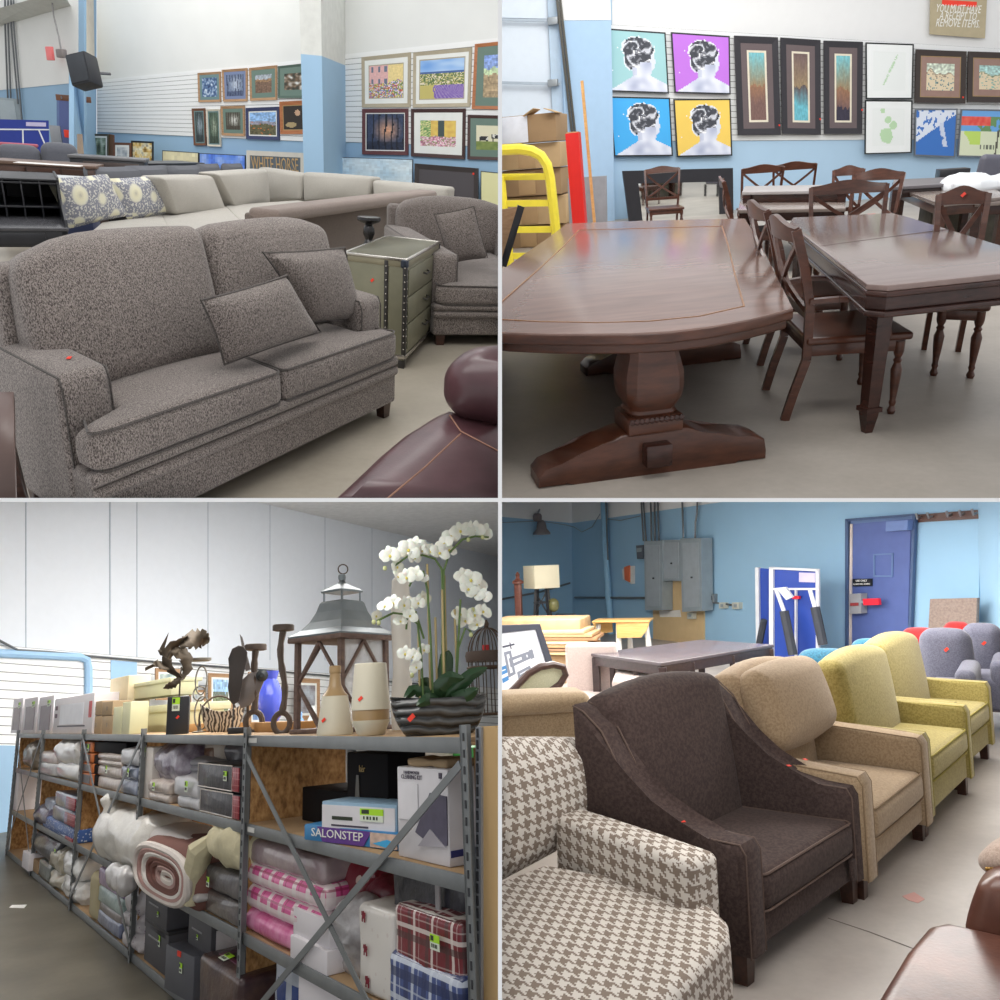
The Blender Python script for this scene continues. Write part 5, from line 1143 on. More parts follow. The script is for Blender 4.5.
for i in range(5):
    r, l = PX[i], PX[i + 1]; w = np.linalg.norm(r - l); c = (r + l) / 2
    names = ('nearest bay of grey steel shelving, at the right', 'second bay of grey steel shelving from the right', 'third bay of grey steel shelving from the right, middle of the run', 'fourth bay of grey steel shelving, narrow and next to the far end', 'farthest and narrowest bay of grey steel shelving at the left end')
    T = thing('shelving_unit', names[i], 'shelving', (c[0], c[1], 0), SA, 'steel shelving bays'); 
    for j, (key, z) in enumerate(lv.items()):
        o = MB().box((0, DEP / 2, z - .012), (w - .02, DEP - .01, .016), .001).build('shelf_board', PLY, T)
        MB().box((0, .004, z - .03), (w - .03, .012, .055), .002).build('shelf_lip', STEEL, o)
        MB().box((0, DEP - .004, z - .03), (w - .03, .012, .055), .002).build('shelf_lip', STEEL, o)
    sides = (-1,) if i else (-1, 1)
    for sx in (-1, 1):
        if sx == 1 and i: continue
        for d in (0, DEP):
            top_z = ZTOP + .01
            b = MB(); b.box((sx * w / 2, d, top_z / 2), (.012, .04, top_z)); b.box((sx * w / 2 - sx * 0 + .016, d + (-.018 if d == 0 else .018), top_z / 2), (.042, .004, top_z)); po = b.build('post', STEEL, T)
            sl = MB(); 
            for k in range(28): sl.box((sx * w / 2 + .018, d - .0215 if d == 0 else d - .001, .06 + k * (top_z - .1) / 27), (.008, .003, .026))
            sl.build('slots', STEELD, po)
    for sx in (-1,) if i else (-1, 1):
        MB().box((sx * w / 2 + .008 * sx, DEP / 2, ZTOP / 2 - .02), (.01, DEP - .06, ZTOP - .1), .001).build('side_panel', OSB, T)
    if i in (0, 2, 4, 1):
        hz = [lv['top'] - .04, .1]
        if i == 0: hz = [zat(467, 764), .05]
        brs = [((-w / 2 + .01, hz[0]), (w / 2 - .01, .1)), ((w / 2 - .01, hz[0]), (-w / 2 + .01, .1))]
        if i == 1: brs = brs[:0]
        for k, (a, c2) in enumerate(brs): MB().bar((a[0], -.012 - .006 * k, a[1]), (c2[0], -.012 - .006 * k, c2[1]), .006, .03, up=(0, 0, 1)).build('cross_brace', STEEL, T)
    if i == 0:
        lb = MB().box((-w / 2 + .1, -.004, lv['two'] - .028), (.09, .003, .024)); lb.build('paper_label', plain('label_white', (220, 220, 216), .6), T); MB().box((-w / 2 + .09, -.004, lv['top'] - .028), (.11, .003, .024)).build('paper_label', plain('label_white', (220, 220, 216), .6), T)
# perforated upright and end board on the right
P = quad_on(S, [(475.5, 727), (481, 727), (481, 1100), (475.5, 1100)], -.02); T = thing('perforated_upright', 'perforated steel upright between the near shelving bay and the end board', 'upright', P[2], SA)
L = locpts(T, P); MB().slab(L, (0, -1, 0), .03).build('channel', plain('galvanised_light', (168, 172, 180), .4, .3), T, flat=True); b = MB()
for k in range(30):
    p = L[0].lerp(L[3], k / 30.) + Vector((.014, -.003, -.02)); b.box(p, (.008, .004, .03))
b.build('slots', STEELD, T)
P = quad_on(S, [(481, 726.5), (540, 724), (540, 1120), (481, 1120)], -.03); tag(MB().slab(P, S.n, .02).build('end_board', plain('light_fibreboard', (206, 172, 122), .8, var=.03), flat=True), 'light brown end board closing the shelving at the right edge', 'board')
# ---- packing helpers
def pk(name, label, x0, x1, yt, yb, off=.03, dep=.34, m=None, kind='box', cat=None, tagpx=None, group=None, z0=None, r=.03, part='body', puff=.02, seed=1, yaw=0., wf=1.):
    ym = (yt + yb) / 2; a, b2 = sf(x0, ym, off), sf(x1, ym, off); xm = (x0 + x1) / 2; zt = float(sf(xm, yt, off)[2]); zb = float(sf(xm, yb, off)[2]) if z0 is None else z0
    w = np.linalg.norm((b2 - a)[:2]) * wf; h = max(zt - zb, .02); c = (a + b2) / 2
    T = thing(name, label, cat or name.split('_')[-1], (c[0], c[1], zb), SA + yaw, group)
    if kind == 'box': MB().box((0, dep / 2, h / 2), (w, dep, h), .006).build(part, m, T)
    elif kind == 'soft': MB().cush((0, dep / 2, h / 2), (w, dep, h), min(r, h * .45), (.006, puff * .6, puff), n=7).noise(.008, 9, seed).build(part, m, T)
    elif kind == 'bag': MB().cush((0, dep / 2, h / 2), (w, dep, h), min(h, w, dep) * .42, (.01, .02, .02), n=9).noise(.03, 9, seed).noise(.012, 26, seed + 2).build(part, m, T)
    if tagpx:
        tx, ty, tw, th = tagpx; p = locpts(T, [sf(tx, ty, off)])[0]; k = .0033 * (np.linalg.norm(c[:2] - EYE[:2]) / 2.7); gtag(T, (p.x, -.004 if kind == 'box' else -.02 - puff * .4, p.z), tw * k * .8, th * k * .7, (0, -1, 0))
    T['_w'] = w; T['_h'] = h; T['_d'] = dep
    return T
WRAP = lambda n, c1, c2=None, sc=20, coat=.5: MATS.get(n) or wrapm(n, c1, c2 or tuple(k * .8 for k in c1), sc, coat)
def wrapm(n, c1, c2, sc, coat):
    t = NT(n); f = t.noise(sc, 3); t.col(t.ramp(f, [(.35, s2l(c1)), (.65, s2l(c2))])); t.rg(.45, 0, .5); t.b.inputs['Coat Weight'].default_value = coat; t.b.inputs['Coat Roughness'].default_value = .08
    t.bump(t.noise(14, 5), .5, .02); MATS[n] = t.m; return t.m
def plaid(n, base, bands, sc=9., coat=.4):
    if n in MATS: return MATS[n]
    t = NT(n); uv = t.coord('UV'); sp = t.n('ShaderNodeSeparateXYZ'); t.l(uv, sp.inputs[0]); c = s2l(base)
    for ax in (0, 1):
        fr = t.math('FRACT', t.math('MULTIPLY', sp.outputs[ax], sc))
        for (lo, hi, col, al) in bands:
            m = t.math('MULTIPLY', t.math('MULTIPLY', t.math('GREATER_THAN', fr, lo), t.math('LESS_THAN', fr, hi)), al); c = t.mix(m, c, s2l(col))
    t.col(c); t.rg(.5); t.b.inputs['Coat Weight'].default_value = coat; t.bump(t.noise(12, 4), .35, .02); MATS[n] = t.m; return t.m
def spotted(n, base, spot, sc=30, thr=.17, coat=.3):
    if n in MATS: return MATS[n]
    t = NT(n); v = t.n('ShaderNodeTexVoronoi'); v.inputs['Scale'].default_value = sc; t.l(t.coord('UV'), v.inputs['Vector']); d = t.math('LESS_THAN', v.outputs['Distance'], thr)
    t.col(t.mix(d, s2l(base), s2l(spot))); t.rg(.55); t.b.inputs['Coat Weight'].default_value = coat; MATS[n] = t.m; return t.m
FILM = NT('clear_film'); FILM.b.inputs['Base Color'].default_value = (.9, .92, .94, 1); FILM.rg(.12, 0, .6); FILM.b.inputs['Alpha'].default_value = .3; FILM.bump(FILM.noise(10, 5), .8, .03); FILM = FILM.m
# ---- top shelf goods (stand on lv top)
ZT = lv['top'] - .004
PURP = plain('box_photo_purple', (86, 58, 76), .4, var=.3, sc=12); WBX = plain('white_box_card', (226, 222, 226), .55, var=.02)
for i, (x0, x1, yt, yb) in enumerate(((12.5, 22, 699, 724), (24, 37, 698, 725.5), (38.5, 53, 696.5, 727))):
    T = pk('boxed_appliance', 'white box with a dark purple photo panel, %s from the left on the top shelf' % ('first', 'second', 'third')[i], x0, x1, yt, yb, .05, .3, WBX, group='purple photo boxes', z0=ZT, cat='box')
    w, h = T['_w'], T['_h']; MB().box((.0, -.002, h * .42), (w * .7, .004, h * .66)).build('photo_panel', PURP, T); gtag(T, (w * .22, -.004, h * .8), w * .2, h * .16, (0, -1, 0))
T = pk('appliance_carton', 'large white printed carton with a red edge on the top shelf', 54, 93, 696, 729.5, .04, .36, WBX, z0=ZT, cat='box'); w, h = T['_w'], T['_h']
MB().box((-.02, -.002, h * .52), (w * .6, .003, h * .55)).build('print_panel', plain('white_print', (240, 242, 250), .5), T); MB().box((w * .44, -.002, h * .6), (w * .06, .003, h * .4)).build('red_print', plain('print_red', (206, 70, 70), .5), T)
MB().box((-.02, -.003, h * .2), (w * .7, .003, .014)).build('print_line', plain('print_dark', (70, 64, 80), .5), T); 
for k in range(2): MB().box((-w * .42, -.003, h * (.5 + .22 * k)), (w * .06, .003, h * .12)).build('print_block', plain('print_mauve', (96, 60, 84), .5), T)
KRAFT = plain('kraft_box', (172, 148, 116), .8, var=.05); pl_ = 0
for (x0, x1, yt, yb, lab) in ((91, 101.5, 701.5, 715.5, 'upper left'), (102, 112.5, 701.5, 715.5, 'upper right'), (91.5, 101.5, 716, 731, 'lower left'), (102, 112.5, 716, 731, 'lower right')):
    T = pk('kraft_gift_box', 'small kraft box, %s of four beside the white carton' % lab, x0, x1, yt, yb, .06, .16, KRAFT, group='four small kraft boxes', z0=None if yt < 710 else ZT, cat='box'); MB().box((0, -.002, T['_h'] * .5), (.03, .003, .035)).build('label', plain('label_grey', (130, 118, 100), .6), T)
SAGE = plain('sage_cream_board', (206, 204, 166), .6, var=.03)
T = pk('storage_box', 'long cream lidded storage box, bottom of the stack on the top shelf', 130, 190, 705, 729, .3, .26, SAGE, z0=ZT, cat='box'); MB().box((0, .15, T['_h'] - .03), (T['_w'] + .02, .32, .06), .004).build('lid', plain('sage_lid', (214, 212, 176), .6), T)
T = pk('storage_box', 'smaller cream lidded box stacked on the long cream box', 121, 171, 682, 698, .32, .22, SAGE, cat='box', z0=None); MB().box((0, .12, T['_h'] - .015), (T['_w'] + .015, .26, .035), .004).build('lid', plain('sage_lid', (214, 212, 176), .6), T)
T = pk('tall_carton', 'tall plain tan carton behind the kraft boxes', 109, 127, 677.5, 729, .26, .2, plain('tan_card', (214, 200, 168), .8), z0=ZT, cat='box')
for i in range(2): T = pk('cream_folder_box', 'narrow cream upright box, %s of two beside the kraft boxes' % ('left', 'right')[i], 113 + 9 * i, 121 + 9 * i, 707 - 5 * i, 731, .02, .14, SAGE, z0=ZT, cat='box', group='narrow cream upright boxes')
# plank under the goods
for (x0, x1, lab) in ((80, 92, 'short'), (142, 232, 'middle'), (250, 300, 'right')):
    pk('wooden_plank', '%s wooden plank edge lying along the back of the top shelf' % lab, x0, x1, 724 if x0 < 200 else 722, 731, .3, .1, plain('plank_orange', (186, 140, 84), .7, var=.08), z0=ZT, cat='plank')
def on_top(px, d=.25):
    """point on the top shelf at column px, d metres back from its edge"""
    p = sf(px, 735, d); return np.array([p[0], p[1], ZT])
def mpp(p): return (np.array(RC[3][0]) @ (p - EYE))[2] / 800.
def at_top(name, label, cat, px, d=.25, group=None): 
    lo, hi = None, None
    p = on_top(px, d); T = thing(name, label, cat, p, SA * 0); return T, mpp(p)
BRZ = plain('bronze_metal', (84, 74, 62), .45, .5, var=.25, sc=10); 
# leaf sculpture
T, k = at_top('leaf_sculpture', 'bronze leaf scroll sculpture on a black block with a green tag', 'sculpture', 177.5, .08)
bw, bh = 20.5 * k, 36.5 * k
MB().box((0, 0, bh / 2), (bw, bw * .8, bh), .004).build('block', plain('matte_black_block', (32, 34, 40), .5), T)
def lp2(x, y): return Vector(((x - 177.5) * k, 0, (731 - y) * k))
def leafsheet(T, pts, wd, name, tw=.4, n=10, seed=0):
    pts = [Vector(p) for p in pts]
    def f(u, v):
        t = u * (len(pts) - 1); i = min(int(t), len(pts) - 2); p = pts[i].lerp(pts[i + 1], t - i); d = (pts[i + 1] - pts[i]).normalized(); s = d.cross(Vector((0, 1, 0))).normalized()
        e = math.sin(PI * min(1, u * .96 + .04)) ** .7 * (1 + .22 * math.sin(u * 40)); q = p + s * (v - .5) * wd * e; q.y += tw * wd * (v - .5) * 2 * math.sin(u * 5 + seed) - .15 * wd * (1 - (2 * v - 1) ** 2); return q
    MB().surf(f, n * 2, 4, .006).build(name, BRZ, T, sharp=60)
MB().tube([lp2(177.5, 695), lp2(177.5, 680), lp2(178, 665)], .006, 6).build('rod', BRZ, T)
leafsheet(T, [lp2(178, 676), lp2(168, 668), lp2(163, 656), lp2(166, 645), lp2(176, 640), lp2(183, 634)], 9 * k, 'scroll_leaf', seed=1)
leafsheet(T, [lp2(178, 678), lp2(184, 668), lp2(182, 655), lp2(174, 648), lp2(167, 650), lp2(166, 659)], 12 * k, 'scroll_leaf', seed=2)
leafsheet(T, [lp2(176, 645), lp2(186, 637), lp2(197, 637), lp2(204, 640)], 19 * k, 'leaf_blade', seed=.3)
leafsheet(T, [lp2(170, 668), lp2(160, 664), lp2(153, 659), lp2(154, 664)], 6 * k, 'scroll_leaf', seed=3)
leafsheet(T, [lp2(180, 672), lp2(172, 682), lp2(162, 686)], 7 * k, 'scroll_leaf', seed=4)
leafsheet(T, [lp2(164, 655), lp2(157, 649), lp2(159, 646)], 5 * k, 'scroll_leaf', seed=5)
g = gtag(T, (-2 * k, -bw * .5, 29 * k), 7 * k, 13 * k, (0, -1, 0)); sticker(T, (0, -bw * .4, bh * .45), .012, (0, -1, 0))
# pewter ring holder
PEW = plain('pewter', (132, 128, 118), .35, .7); ANT = plain('antique_brown_metal', (92, 78, 66), .5, .4, var=.15)
T, k = at_top('ring_candle_holder', 'pewter candle holder made of looped rings on the top shelf', 'candle holder', 199, .24)
z_ = lambda y: (731 - y) * k
MB().lathe([(8 * k, z_(661)), (10.5 * k, z_(660)), (10.5 * k, z_(657.5)), (3 * k, z_(657))], (-1.5 * k, 0, 0), 20, sy=.6).build('dish', PEW, T)
for (cx, cz, rx, rz) in ((0, 680, 5.5, 14), (-1, 693, 6, 7), (2, 712, 7, 16)): MB().tube([(cx * k + rx * k * math.cos(a), .01 * math.sin(3 * a), z_(cz) + rz * k * math.sin(a)) for a in lin(0, 2 * PI, 25)[:-1]], .0055, 6, closed=True).build('loop', PEW, T)
MB().lathe([(7 * k, 0), (7 * k, .008), (2 * k, .014), (1.2 * k, z_(720))], (0, 0, 0), 16).build('base', PEW, T)
# wicker basket
T, k = at_top('woven_basket', 'zebra-striped woven basket lying open on the top shelf', 'basket', 222, .22)
ZEB = NT('zebra_weave'); wv = ZEB.n('ShaderNodeTexWave'); wv.inputs['Scale'].default_value = 14; wv.inputs['Distortion'].default_value = 9; ZEB.l(ZEB.coord(), wv.inputs['Vector']); ZEB.col(ZEB.ramp(wv.outputs['Color'], [(.4, s2l((70, 58, 48))), (.55, s2l((214, 202, 184)))])); ZEB.rg(.6); ZEB = ZEB.m
def bk(u, v): a = u * 2 * PI; r = (11 + 11 * v ** .6) * k; return (r * math.cos(a) * 1.0, r * .55 * math.sin(a), (1 + 24 * v ** 1.5 * (1 + .18 * math.cos(a * 2))) * k)
MB().surf(bk, 28, 6, .006).merge(.0005).build('bowl', ZEB, T)
MB().tube([((18) * k * math.cos(a) - 4 * k, -.02, 14 * k + 22 * k * math.sin(a)) for a in lin(-.4, PI * 1.1, 16)], .006, 6).build('handle', ANT, T)
# paddle and propeller shapes
T, k = at_top('propeller_sculpture', 'dark wooden propeller blade sculpture on a thin rod and black base', 'sculpture', 232.5, .14)
MB().box((3 * k, 0, 3 * k), (15 * k, .09, 6 * k), .004).build('base', plain('matte_black_block', (32, 34, 40), .5), T); MB().tube([(0, 0, 5 * k), (0, 0, 30 * k)], .004, 6).build('rod', BLKWOOD, T)
MB().prism([(-5 * k, 62 * k), (-6.5 * k, 74 * k), (-3 * k, 84 * k), (3 * k, 87 * k), (8 * k, 86 * k), (12 * k, 80 * k), (12 * k, 70 * k), (7 * k, 56 * k), (7 * k, 44 * k), (6 * k, 32 * k), (0, 28 * k), (-4 * k, 34 * k), (-6 * k, 46 * k), (-4 * k, 58 * k)], .035, bev=.008).build('blade', plain('charred_wood', (62, 56, 54), .5, var=.2), T)
T, k = at_top('metal_propeller', 'grey metal blade with a rounded hub standing behind the dark blade', 'sculpture', 247, .26)
MB().prism([(-11 * k, 32 * k), (-8 * k, 50 * k), (0, 58 * k), (10 * k, 60 * k), (16 * k, 52 * k), (10 * k, 36 * k), (2 * k, 26 * k), (-6 * k, 24 * k)], .02, bev=.005).build('blade', plain('grey_copper', (128, 122, 120), .4, .4, var=.2), T); MB().lathe([(4 * k, -.04), (6 * k, -.02), (6 * k, .03), (2 * k, .05)], (13 * k, -.02, 55 * k), 14, E3(rx=PI / 2)).build('hub', plain('dark_hub', (64, 70, 74), .4, .5), T)
MB().prism([(-3 * k, 60 * k), (-10 * k, 98 * k), (-7 * k, 94 * k), (2 * k, 62 * k)], .01).build('spike', plain('grey_copper', (128, 122, 120), .4, .4, var=.2), T); MB().tube([(0, 0, 0), (0, 0, 30 * k)], .008, 6).build('rod', ANT, T)
IRON = plain('forged_iron_brown', (96, 84, 76), .55, .3, var=.2, sc=12)
def twistholder(px, label, ytop, d, rr, sway, dish=1.):
    T, k = at_top('forged_candle_holder', label, 'candle holder', px, d); h = (724 - ytop) * k; r = 3.4 * k
    MB().tube([(rr * k * math.cos(a), 0, rr * k * 1.25 + rr * k * 1.25 * math.sin(a)) for a in lin(0, 2 * PI, 21)[:-1]], 2.9 * k, 8, closed=True).build('ring_foot', IRON, T)
    zs = lin(rr * 2.5 * k * .95, h, 14); MB().tube([(sway * k * math.sin((z - zs[0]) / (h - zs[0]) * PI * 2.0) * 1.0 , 0, z) for z in zs], [r * (.95 + .12 * math.sin(i * 2.1)) for i in range(14)], 8).build('stem', IRON, T)
    MB().lathe([(8 * k * dish, h - .004), (10.8 * k * dish, h), (10.8 * k * dish, h + 5 * k), (10 * k * dish, h + 6 * k), (1 * k, h + 5 * k)], (0, 0, 0), 22, sy=.8).build('dish', IRON, T); return T
twistholder(253.5, 'shorter forged iron candle holder with a ring foot, behind the metal blade', 643, .3, 8, 1.0)
twistholder(281.5, 'tall forged iron candle holder with wavy stem and ring foot, left of the lantern', 622, .2, 8, 2.6)
# lantern
T, k = at_top('lantern', 'large wooden lantern with diagonal braces and grey metal roof', 'lantern', 342, .36)
LW = wood('lantern_wood', (92, 74, 68), (120, 98, 88), .6); ZN = plain('zinc_roof', (128, 138, 144), .38, .55, var=.15, sc=5)
LR = E3(rz=math.radians(38)); hw = 31 * k
def lpt(x, y, z): v = LR @ Vector((x * hw, y * hw, z * k)); return v
for (x, y) in ((-1, -1), (1, -1), (1, 1), (-1, 1)): MB().bar(lpt(x, y, 3), lpt(x, y, 92), 5 * k, 5 * k, up=LR @ Vector((0, 1, 0))).build('corner_post', LW, T)
MB().box((0, 0, 2.2 * k), (2.35 * hw, 2.35 * hw, 4.4 * k), .004, R=LR).build('base', LW, T); MB().box((0, 0, 91 * k), (2.5 * hw, 2.5 * hw, 5 * k), .006, R=LR).build('top_frame', LW, T)
for s_, (a, b2) in enumerate((((-1, -1), (1, -1)), ((1, -1), (1, 1)), ((1, 1), (-1, 1)), ((-1, 1), (-1, -1)))):
    mid = ((a[0] + b2[0]) / 2, (a[1] + b2[1]) / 2)
    for e in (a, b2):
        MB().bar(lpt(*mid, 88), lpt(*e, 47), 2.6 * k, 2.6 * k).build('brace', LW, T); MB().bar(lpt(*e, 47), lpt(*mid, 6), 2.6 * k, 2.6 * k).build('brace', LW, T)
for s_, (a, b2) in enumerate((((-1, -1), (1, -1)), ((1, -1), (1, 1)))):
    n_ = LR @ Vector(((a[0] + b2[0]) / 2, (a[1] + b2[1]) / 2, 0)); MB().slab([lpt(a[0] * .96, a[1] * .96, 5), lpt(b2[0] * .96, b2[1] * .96, 5), lpt(b2[0] * .96, b2[1] * .96, 89), lpt(a[0] * .96, a[1] * .96, 89)], n_, .003).build('glass_pane', FILM, T)
def roofring(rs): 
    b = MB(); rings = []
    for (r, z) in rs: rings.append([b.bm.verts.new(LR @ Vector((sx * r * hw, sy * r * hw, z * k))) for sx, sy in ((-1, -1), (1, -1), (1, 1), (-1, 1))])
    for A_, B2 in zip(rings, rings[1:]):
        for i in range(4): b.bm.faces.new((A_[i], A_[(i + 1) % 4], B2[(i + 1) % 4], B2[i]))
    b.bm.faces.new(list(reversed(rings[0]))); b.bm.faces.new(rings[-1]); return b
roofring([(1.22, 93), (1.24, 95), (.95, 101), (.75, 109), (.6, 119), (.52, 128), (.47, 130)]).build('roof', ZN, T, flat=True)
for sx, sy in ((-1, -1), (1, -1), (1, 1), (-1, 1)): MB().tube([LR @ Vector((sx * .42 * hw, sy * .42 * hw, 129 * k)), LR @ Vector((sx * .42 * hw, sy * .42 * hw, 140 * k))], .9 * k, 5).build('cap_post', ZN, T)
roofring([(.48, 139), (.5, 141), (.3, 145), (.1, 149), (.06, 152)]).build('cap_roof', ZN, T, flat=True)
MB().lathe([(3.6 * k, -3 * k), (4.2 * k, 0), (3.6 * k, 3 * k), (1 * k, 4 * k)], (0, 0, 155 * k), 12).build('finial', ZN, T); MB().tube([(5 * k * math.cos(a) + 1 * k, 0, 164 * k + 5 * k * math.sin(a)) for a in lin(0, 2 * PI, 15)[:-1]], .7 * k, 5, closed=True).build('ring', IRON, T)
# cream vases
CRE = plain('cream_ceramic', (214, 208, 188), .35, var=.01); TAN = plain('tan_glaze', (172, 144, 104), .3, var=.03)
T, k = at_top('bottle_vase', 'cream flared bottle vase with a tan neck in front of the lantern', 'vase', 335, .1)
MB().lathe([(17.5 * k, 0), (18.2 * k, 1.5 * k), (13 * k, 38 * k)], seg=32).build('body', CRE, T); MB().lathe([(13.2 * k, 38 * k), (9 * k, 43 * k), (6.2 * k, 49 * k), (5.2 * k, 60 * k), (6 * k, 61 * k), (6 * k, 67.5 * k), (4 * k, 68 * k)], seg=32).build('neck', TAN, T)
sticker(T, (-12 * k, -12 * k, 15 * k), .011, (-.7, -.7, .1))
T, k = at_top('cylinder_vase', 'tall cream vase with a tan waist band and bowl-shaped foot', 'vase', 371, .08)
MB().lathe([(12 * k, 0), (14 * k, 2 * k), (19 * k, 14 * k), (19.2 * k, 15 * k)], seg=32).build('foot', CRE, T); MB().lathe([(18 * k, 15 * k), (18.6 * k, 17 * k), (18.6 * k, 25 * k)], seg=32).build('band', TAN, T)
MB().lathe([(19.4 * k, 25 * k), (19.6 * k, 27 * k), (16.2 * k, 70 * k), (15.5 * k, 70.8 * k), (15 * k, 68 * k)], seg=32).build('body', CRE, T); sticker(T, (-12 * k, -14.6 * k, 36 * k), .011, (-.6, -.8, .1))
# tall column vase behind orchid
T, k = at_top('column_vase', 'tall off-white column vase behind the orchid', 'vase', 403, .52)
MB().lathe([(11 * k, 0), (12 * k, 20 * k), (9 * k, 60 * k), (10.5 * k, 110 * k), (9 * k, 150 * k), (6 * k, 153 * k)], seg=20).build('body', plain('ivory_vase', (216, 212, 204), .5), T)
# planter with orchids
PZ = .16; T, k = at_top('orchid_planter', 'dark grey rippled oval planter with tall white orchids', 'plant', 440, PZ)
PLM = NT('rippled_glaze'); wv = PLM.n('ShaderNodeTexWave'); wv.bands_direction = 'Z'; wv.inputs['Scale'].default_value = 9; wv.inputs['Distortion'].default_value = 5; wv.inputs['Detail Scale'].default_value = .7; PLM.l(PLM.coord(), wv.inputs['Vector']); PLM.col(PLM.ramp(wv.outputs['Color'], [(.2, s2l((40, 42, 44))), (.8, s2l((96, 98, 98)))])); PLM.rg(.22, 0, .7); PLM.bump(wv.outputs['Color'], .8, .012); PLM = PLM.m
def bowl(u, v): a = u * 2 * PI; r = 34 + 15.5 * math.sin(v * PI / 2) ** .8; return (r * k * math.cos(a), r * k * .5 * math.sin(a), 37 * k * v + 1.5 * k * math.cos(2 * a) * v)
MB().surf(bowl, 40, 12, .008).merge(.0005).build('bowl', PLM, T); MB().lathe([(34 * k, 0), (34.5 * k, .01), (.001, .012)], seg=32, sy=.5).build('bowl_base', PLM, T)
MB().lathe([(47 * k, 31 * k), (46 * k, 33 * k), (.001, 34 * k)], seg=32, sy=.5).build('moss', plain('moss_brown', (96, 88, 64), .9, bump=.8, bsc=60), T)
sticker(T, (-32 * k, -19 * k, 18 * k), .015, (-.5, -.85, .1))
LEAFM = plain('orchid_leaf', (44, 74, 46), .25, var=.2); STEMM = plain('orchid_stem', (86, 112, 58), .5); CANE = plain('bamboo_cane', (176, 158, 112), .5); PET = plain('orchid_petal', (238, 238, 228), .45, var=.02); PET.node_tree.nodes['Principled BSDF'].inputs['Subsurface Weight'].default_value = .15; LIP = plain('orchid_lip', (214, 198, 96), .5)
def op(x, y, dy=0): return Vector(((x - 440) * k, dy, (735 - y) * k))
def bigleaf(pts, wd, roll=.3):
    pts = [Vector(p) for p in pts]
    def f(u, v):
        t = u * (len(pts) - 1); i = min(int(t), len(pts) - 2); p = pts[i].lerp(pts[i + 1], t - i); d = (pts[i + 1] - pts[i]).normalized(); s = d.cross(Vector((0, 1, 0.01))).normalized()
        e = math.sin(PI * (.12 + .88 * u)) ** .6 if u < 1 else .02; q = p + s * (v - .5) * wd * e; q.y += abs(v - .5) * wd * roll; return q
    MB().surf(f, 12, 4, .002).build('leaf', LEAFM, T)
for pts, wd in (([op(445, 700), op(447, 680), op(450, 658), op(452, 652)], 16), ([op(440, 702), op(428, 694), op(414, 690), op(404, 700)], 13), ([op(444, 700, -.03), op(456, 690, -.06), op(470, 678, -.08), op(486, 672, -.1)], 14), ([op(442, 700, -.05), op(436, 690, -.08), op(446, 680, -.1), op(462, 682, -.1)], 15), ([op(440, 698, .02), op(430, 684, .03), op(420, 682, .02)], 12), ([op(450, 700, -.06), op(464, 698, -.1), op(474, 692, -.12)], 13), ([op(436, 700, -.06), op(424, 700, -.1), op(412, 706, -.1)], 12)): bigleaf(pts, wd * k)
stems = [[op(447, 700), op(447, 650), op(448, 600), op(449, 570), op(456, 550), op(470, 536), op(485, 532), op(500, 533)], [op(444, 700), op(445, 650), op(447, 590), op(447, 568), op(440, 557), op(427, 553), op(410, 555), op(396, 565)],
         [op(434, 700), op(433, 640), op(431, 590), op(427, 570), op(420, 570), op(412, 586)], [op(424, 700), op(423, 660), op(420, 625), op(409, 615), op(395, 613), op(378, 621)], [op(458, 700), op(460, 660), op(463, 635), op(466, 600)], [op(458, 690), op(462, 650), op(470, 630), op(476, 634)], [op(426, 640), op(418, 612), op(410, 610), op(408, 630)]]
for st in stems: MB().tube(st, .0045, 6).build('stem', STEMM, T)
for a, b2 in ((op(432, 700, .01), op(432, 562, .01)), (op(449, 700, .01), op(450, 574, .01)), (op(445, 700, -.012), op(446, 590, -.012)), (op(421, 700, .01), op(421, 622, .01)), (op(460, 700, .01), op(460, 610, .01)), (op(439, 700, .01), op(439, 618, .01))): MB().tube([a, b2], .005, 6).build('cane', CANE, T)
rf = random.Random(3)
def bloom(p, s, R):
    b = MB()
    for i, (ang, ln, wd) in enumerate(((90, 1, .62), (210, .95, .6), (330, .95, .6), (5, 1.1, 1.0), (175, 1.1, 1.0))):
        a = math.radians(ang)
        def f(u, v):
            e = math.sin(PI * (.1 + .85 * u)) ** .7; x = u * ln * s; y = (v - .5) * wd * s * e * 1.25; zz = -.22 * s * math.sin(u * 2.4) + .12 * s * abs(v - .5); c, sn = math.cos(a), math.sin(a)
            return R @ Vector((x * c - y * sn, zz - (.02 * s if i > 2 else 0), x * sn + y * c)) + p
        b.surf(f, 5, 4)
    o = b.build('blossom', PET, T, sharp=60)
    MB().cush(p + R @ Vector((0, -.12 * s, -.08 * s)), (.24 * s, .2 * s, .3 * s), .09 * s, n=2, nr=2, R=R).build('lip', LIP, o)
bl = [(391, 555, 10), (401, 553, 10), (411, 549, 11), (420, 542, 10), (427, 547, 10), (436, 549, 10), (444, 552, 10), (400, 565, 8), (417, 556, 9), (452, 540, 10), (460, 531, 9), (468, 527, 10), (477, 525, 10), (487, 524, 10), (495, 526, 10), (456, 547, 8), (399, 577, 8), (408, 578, 9), (418, 574, 9), (424, 577, 8),
      (378, 615, 7), (386, 607, 8), (394, 604, 9), (404, 606, 9), (413, 604, 9), (421, 603, 8), (428, 598, 8), (411, 617, 8), (402, 622, 7), (405, 655, 8), (414, 657, 8), (418, 668, 7), (426, 651, 7), (470, 575, 9), (477, 580, 11), (486, 584, 11), (481, 595, 10), (489, 598, 9), (474, 590, 9), (466, 615, 9), (472, 622, 9), (480, 617, 9), (488, 614, 9), (484, 626, 8)]
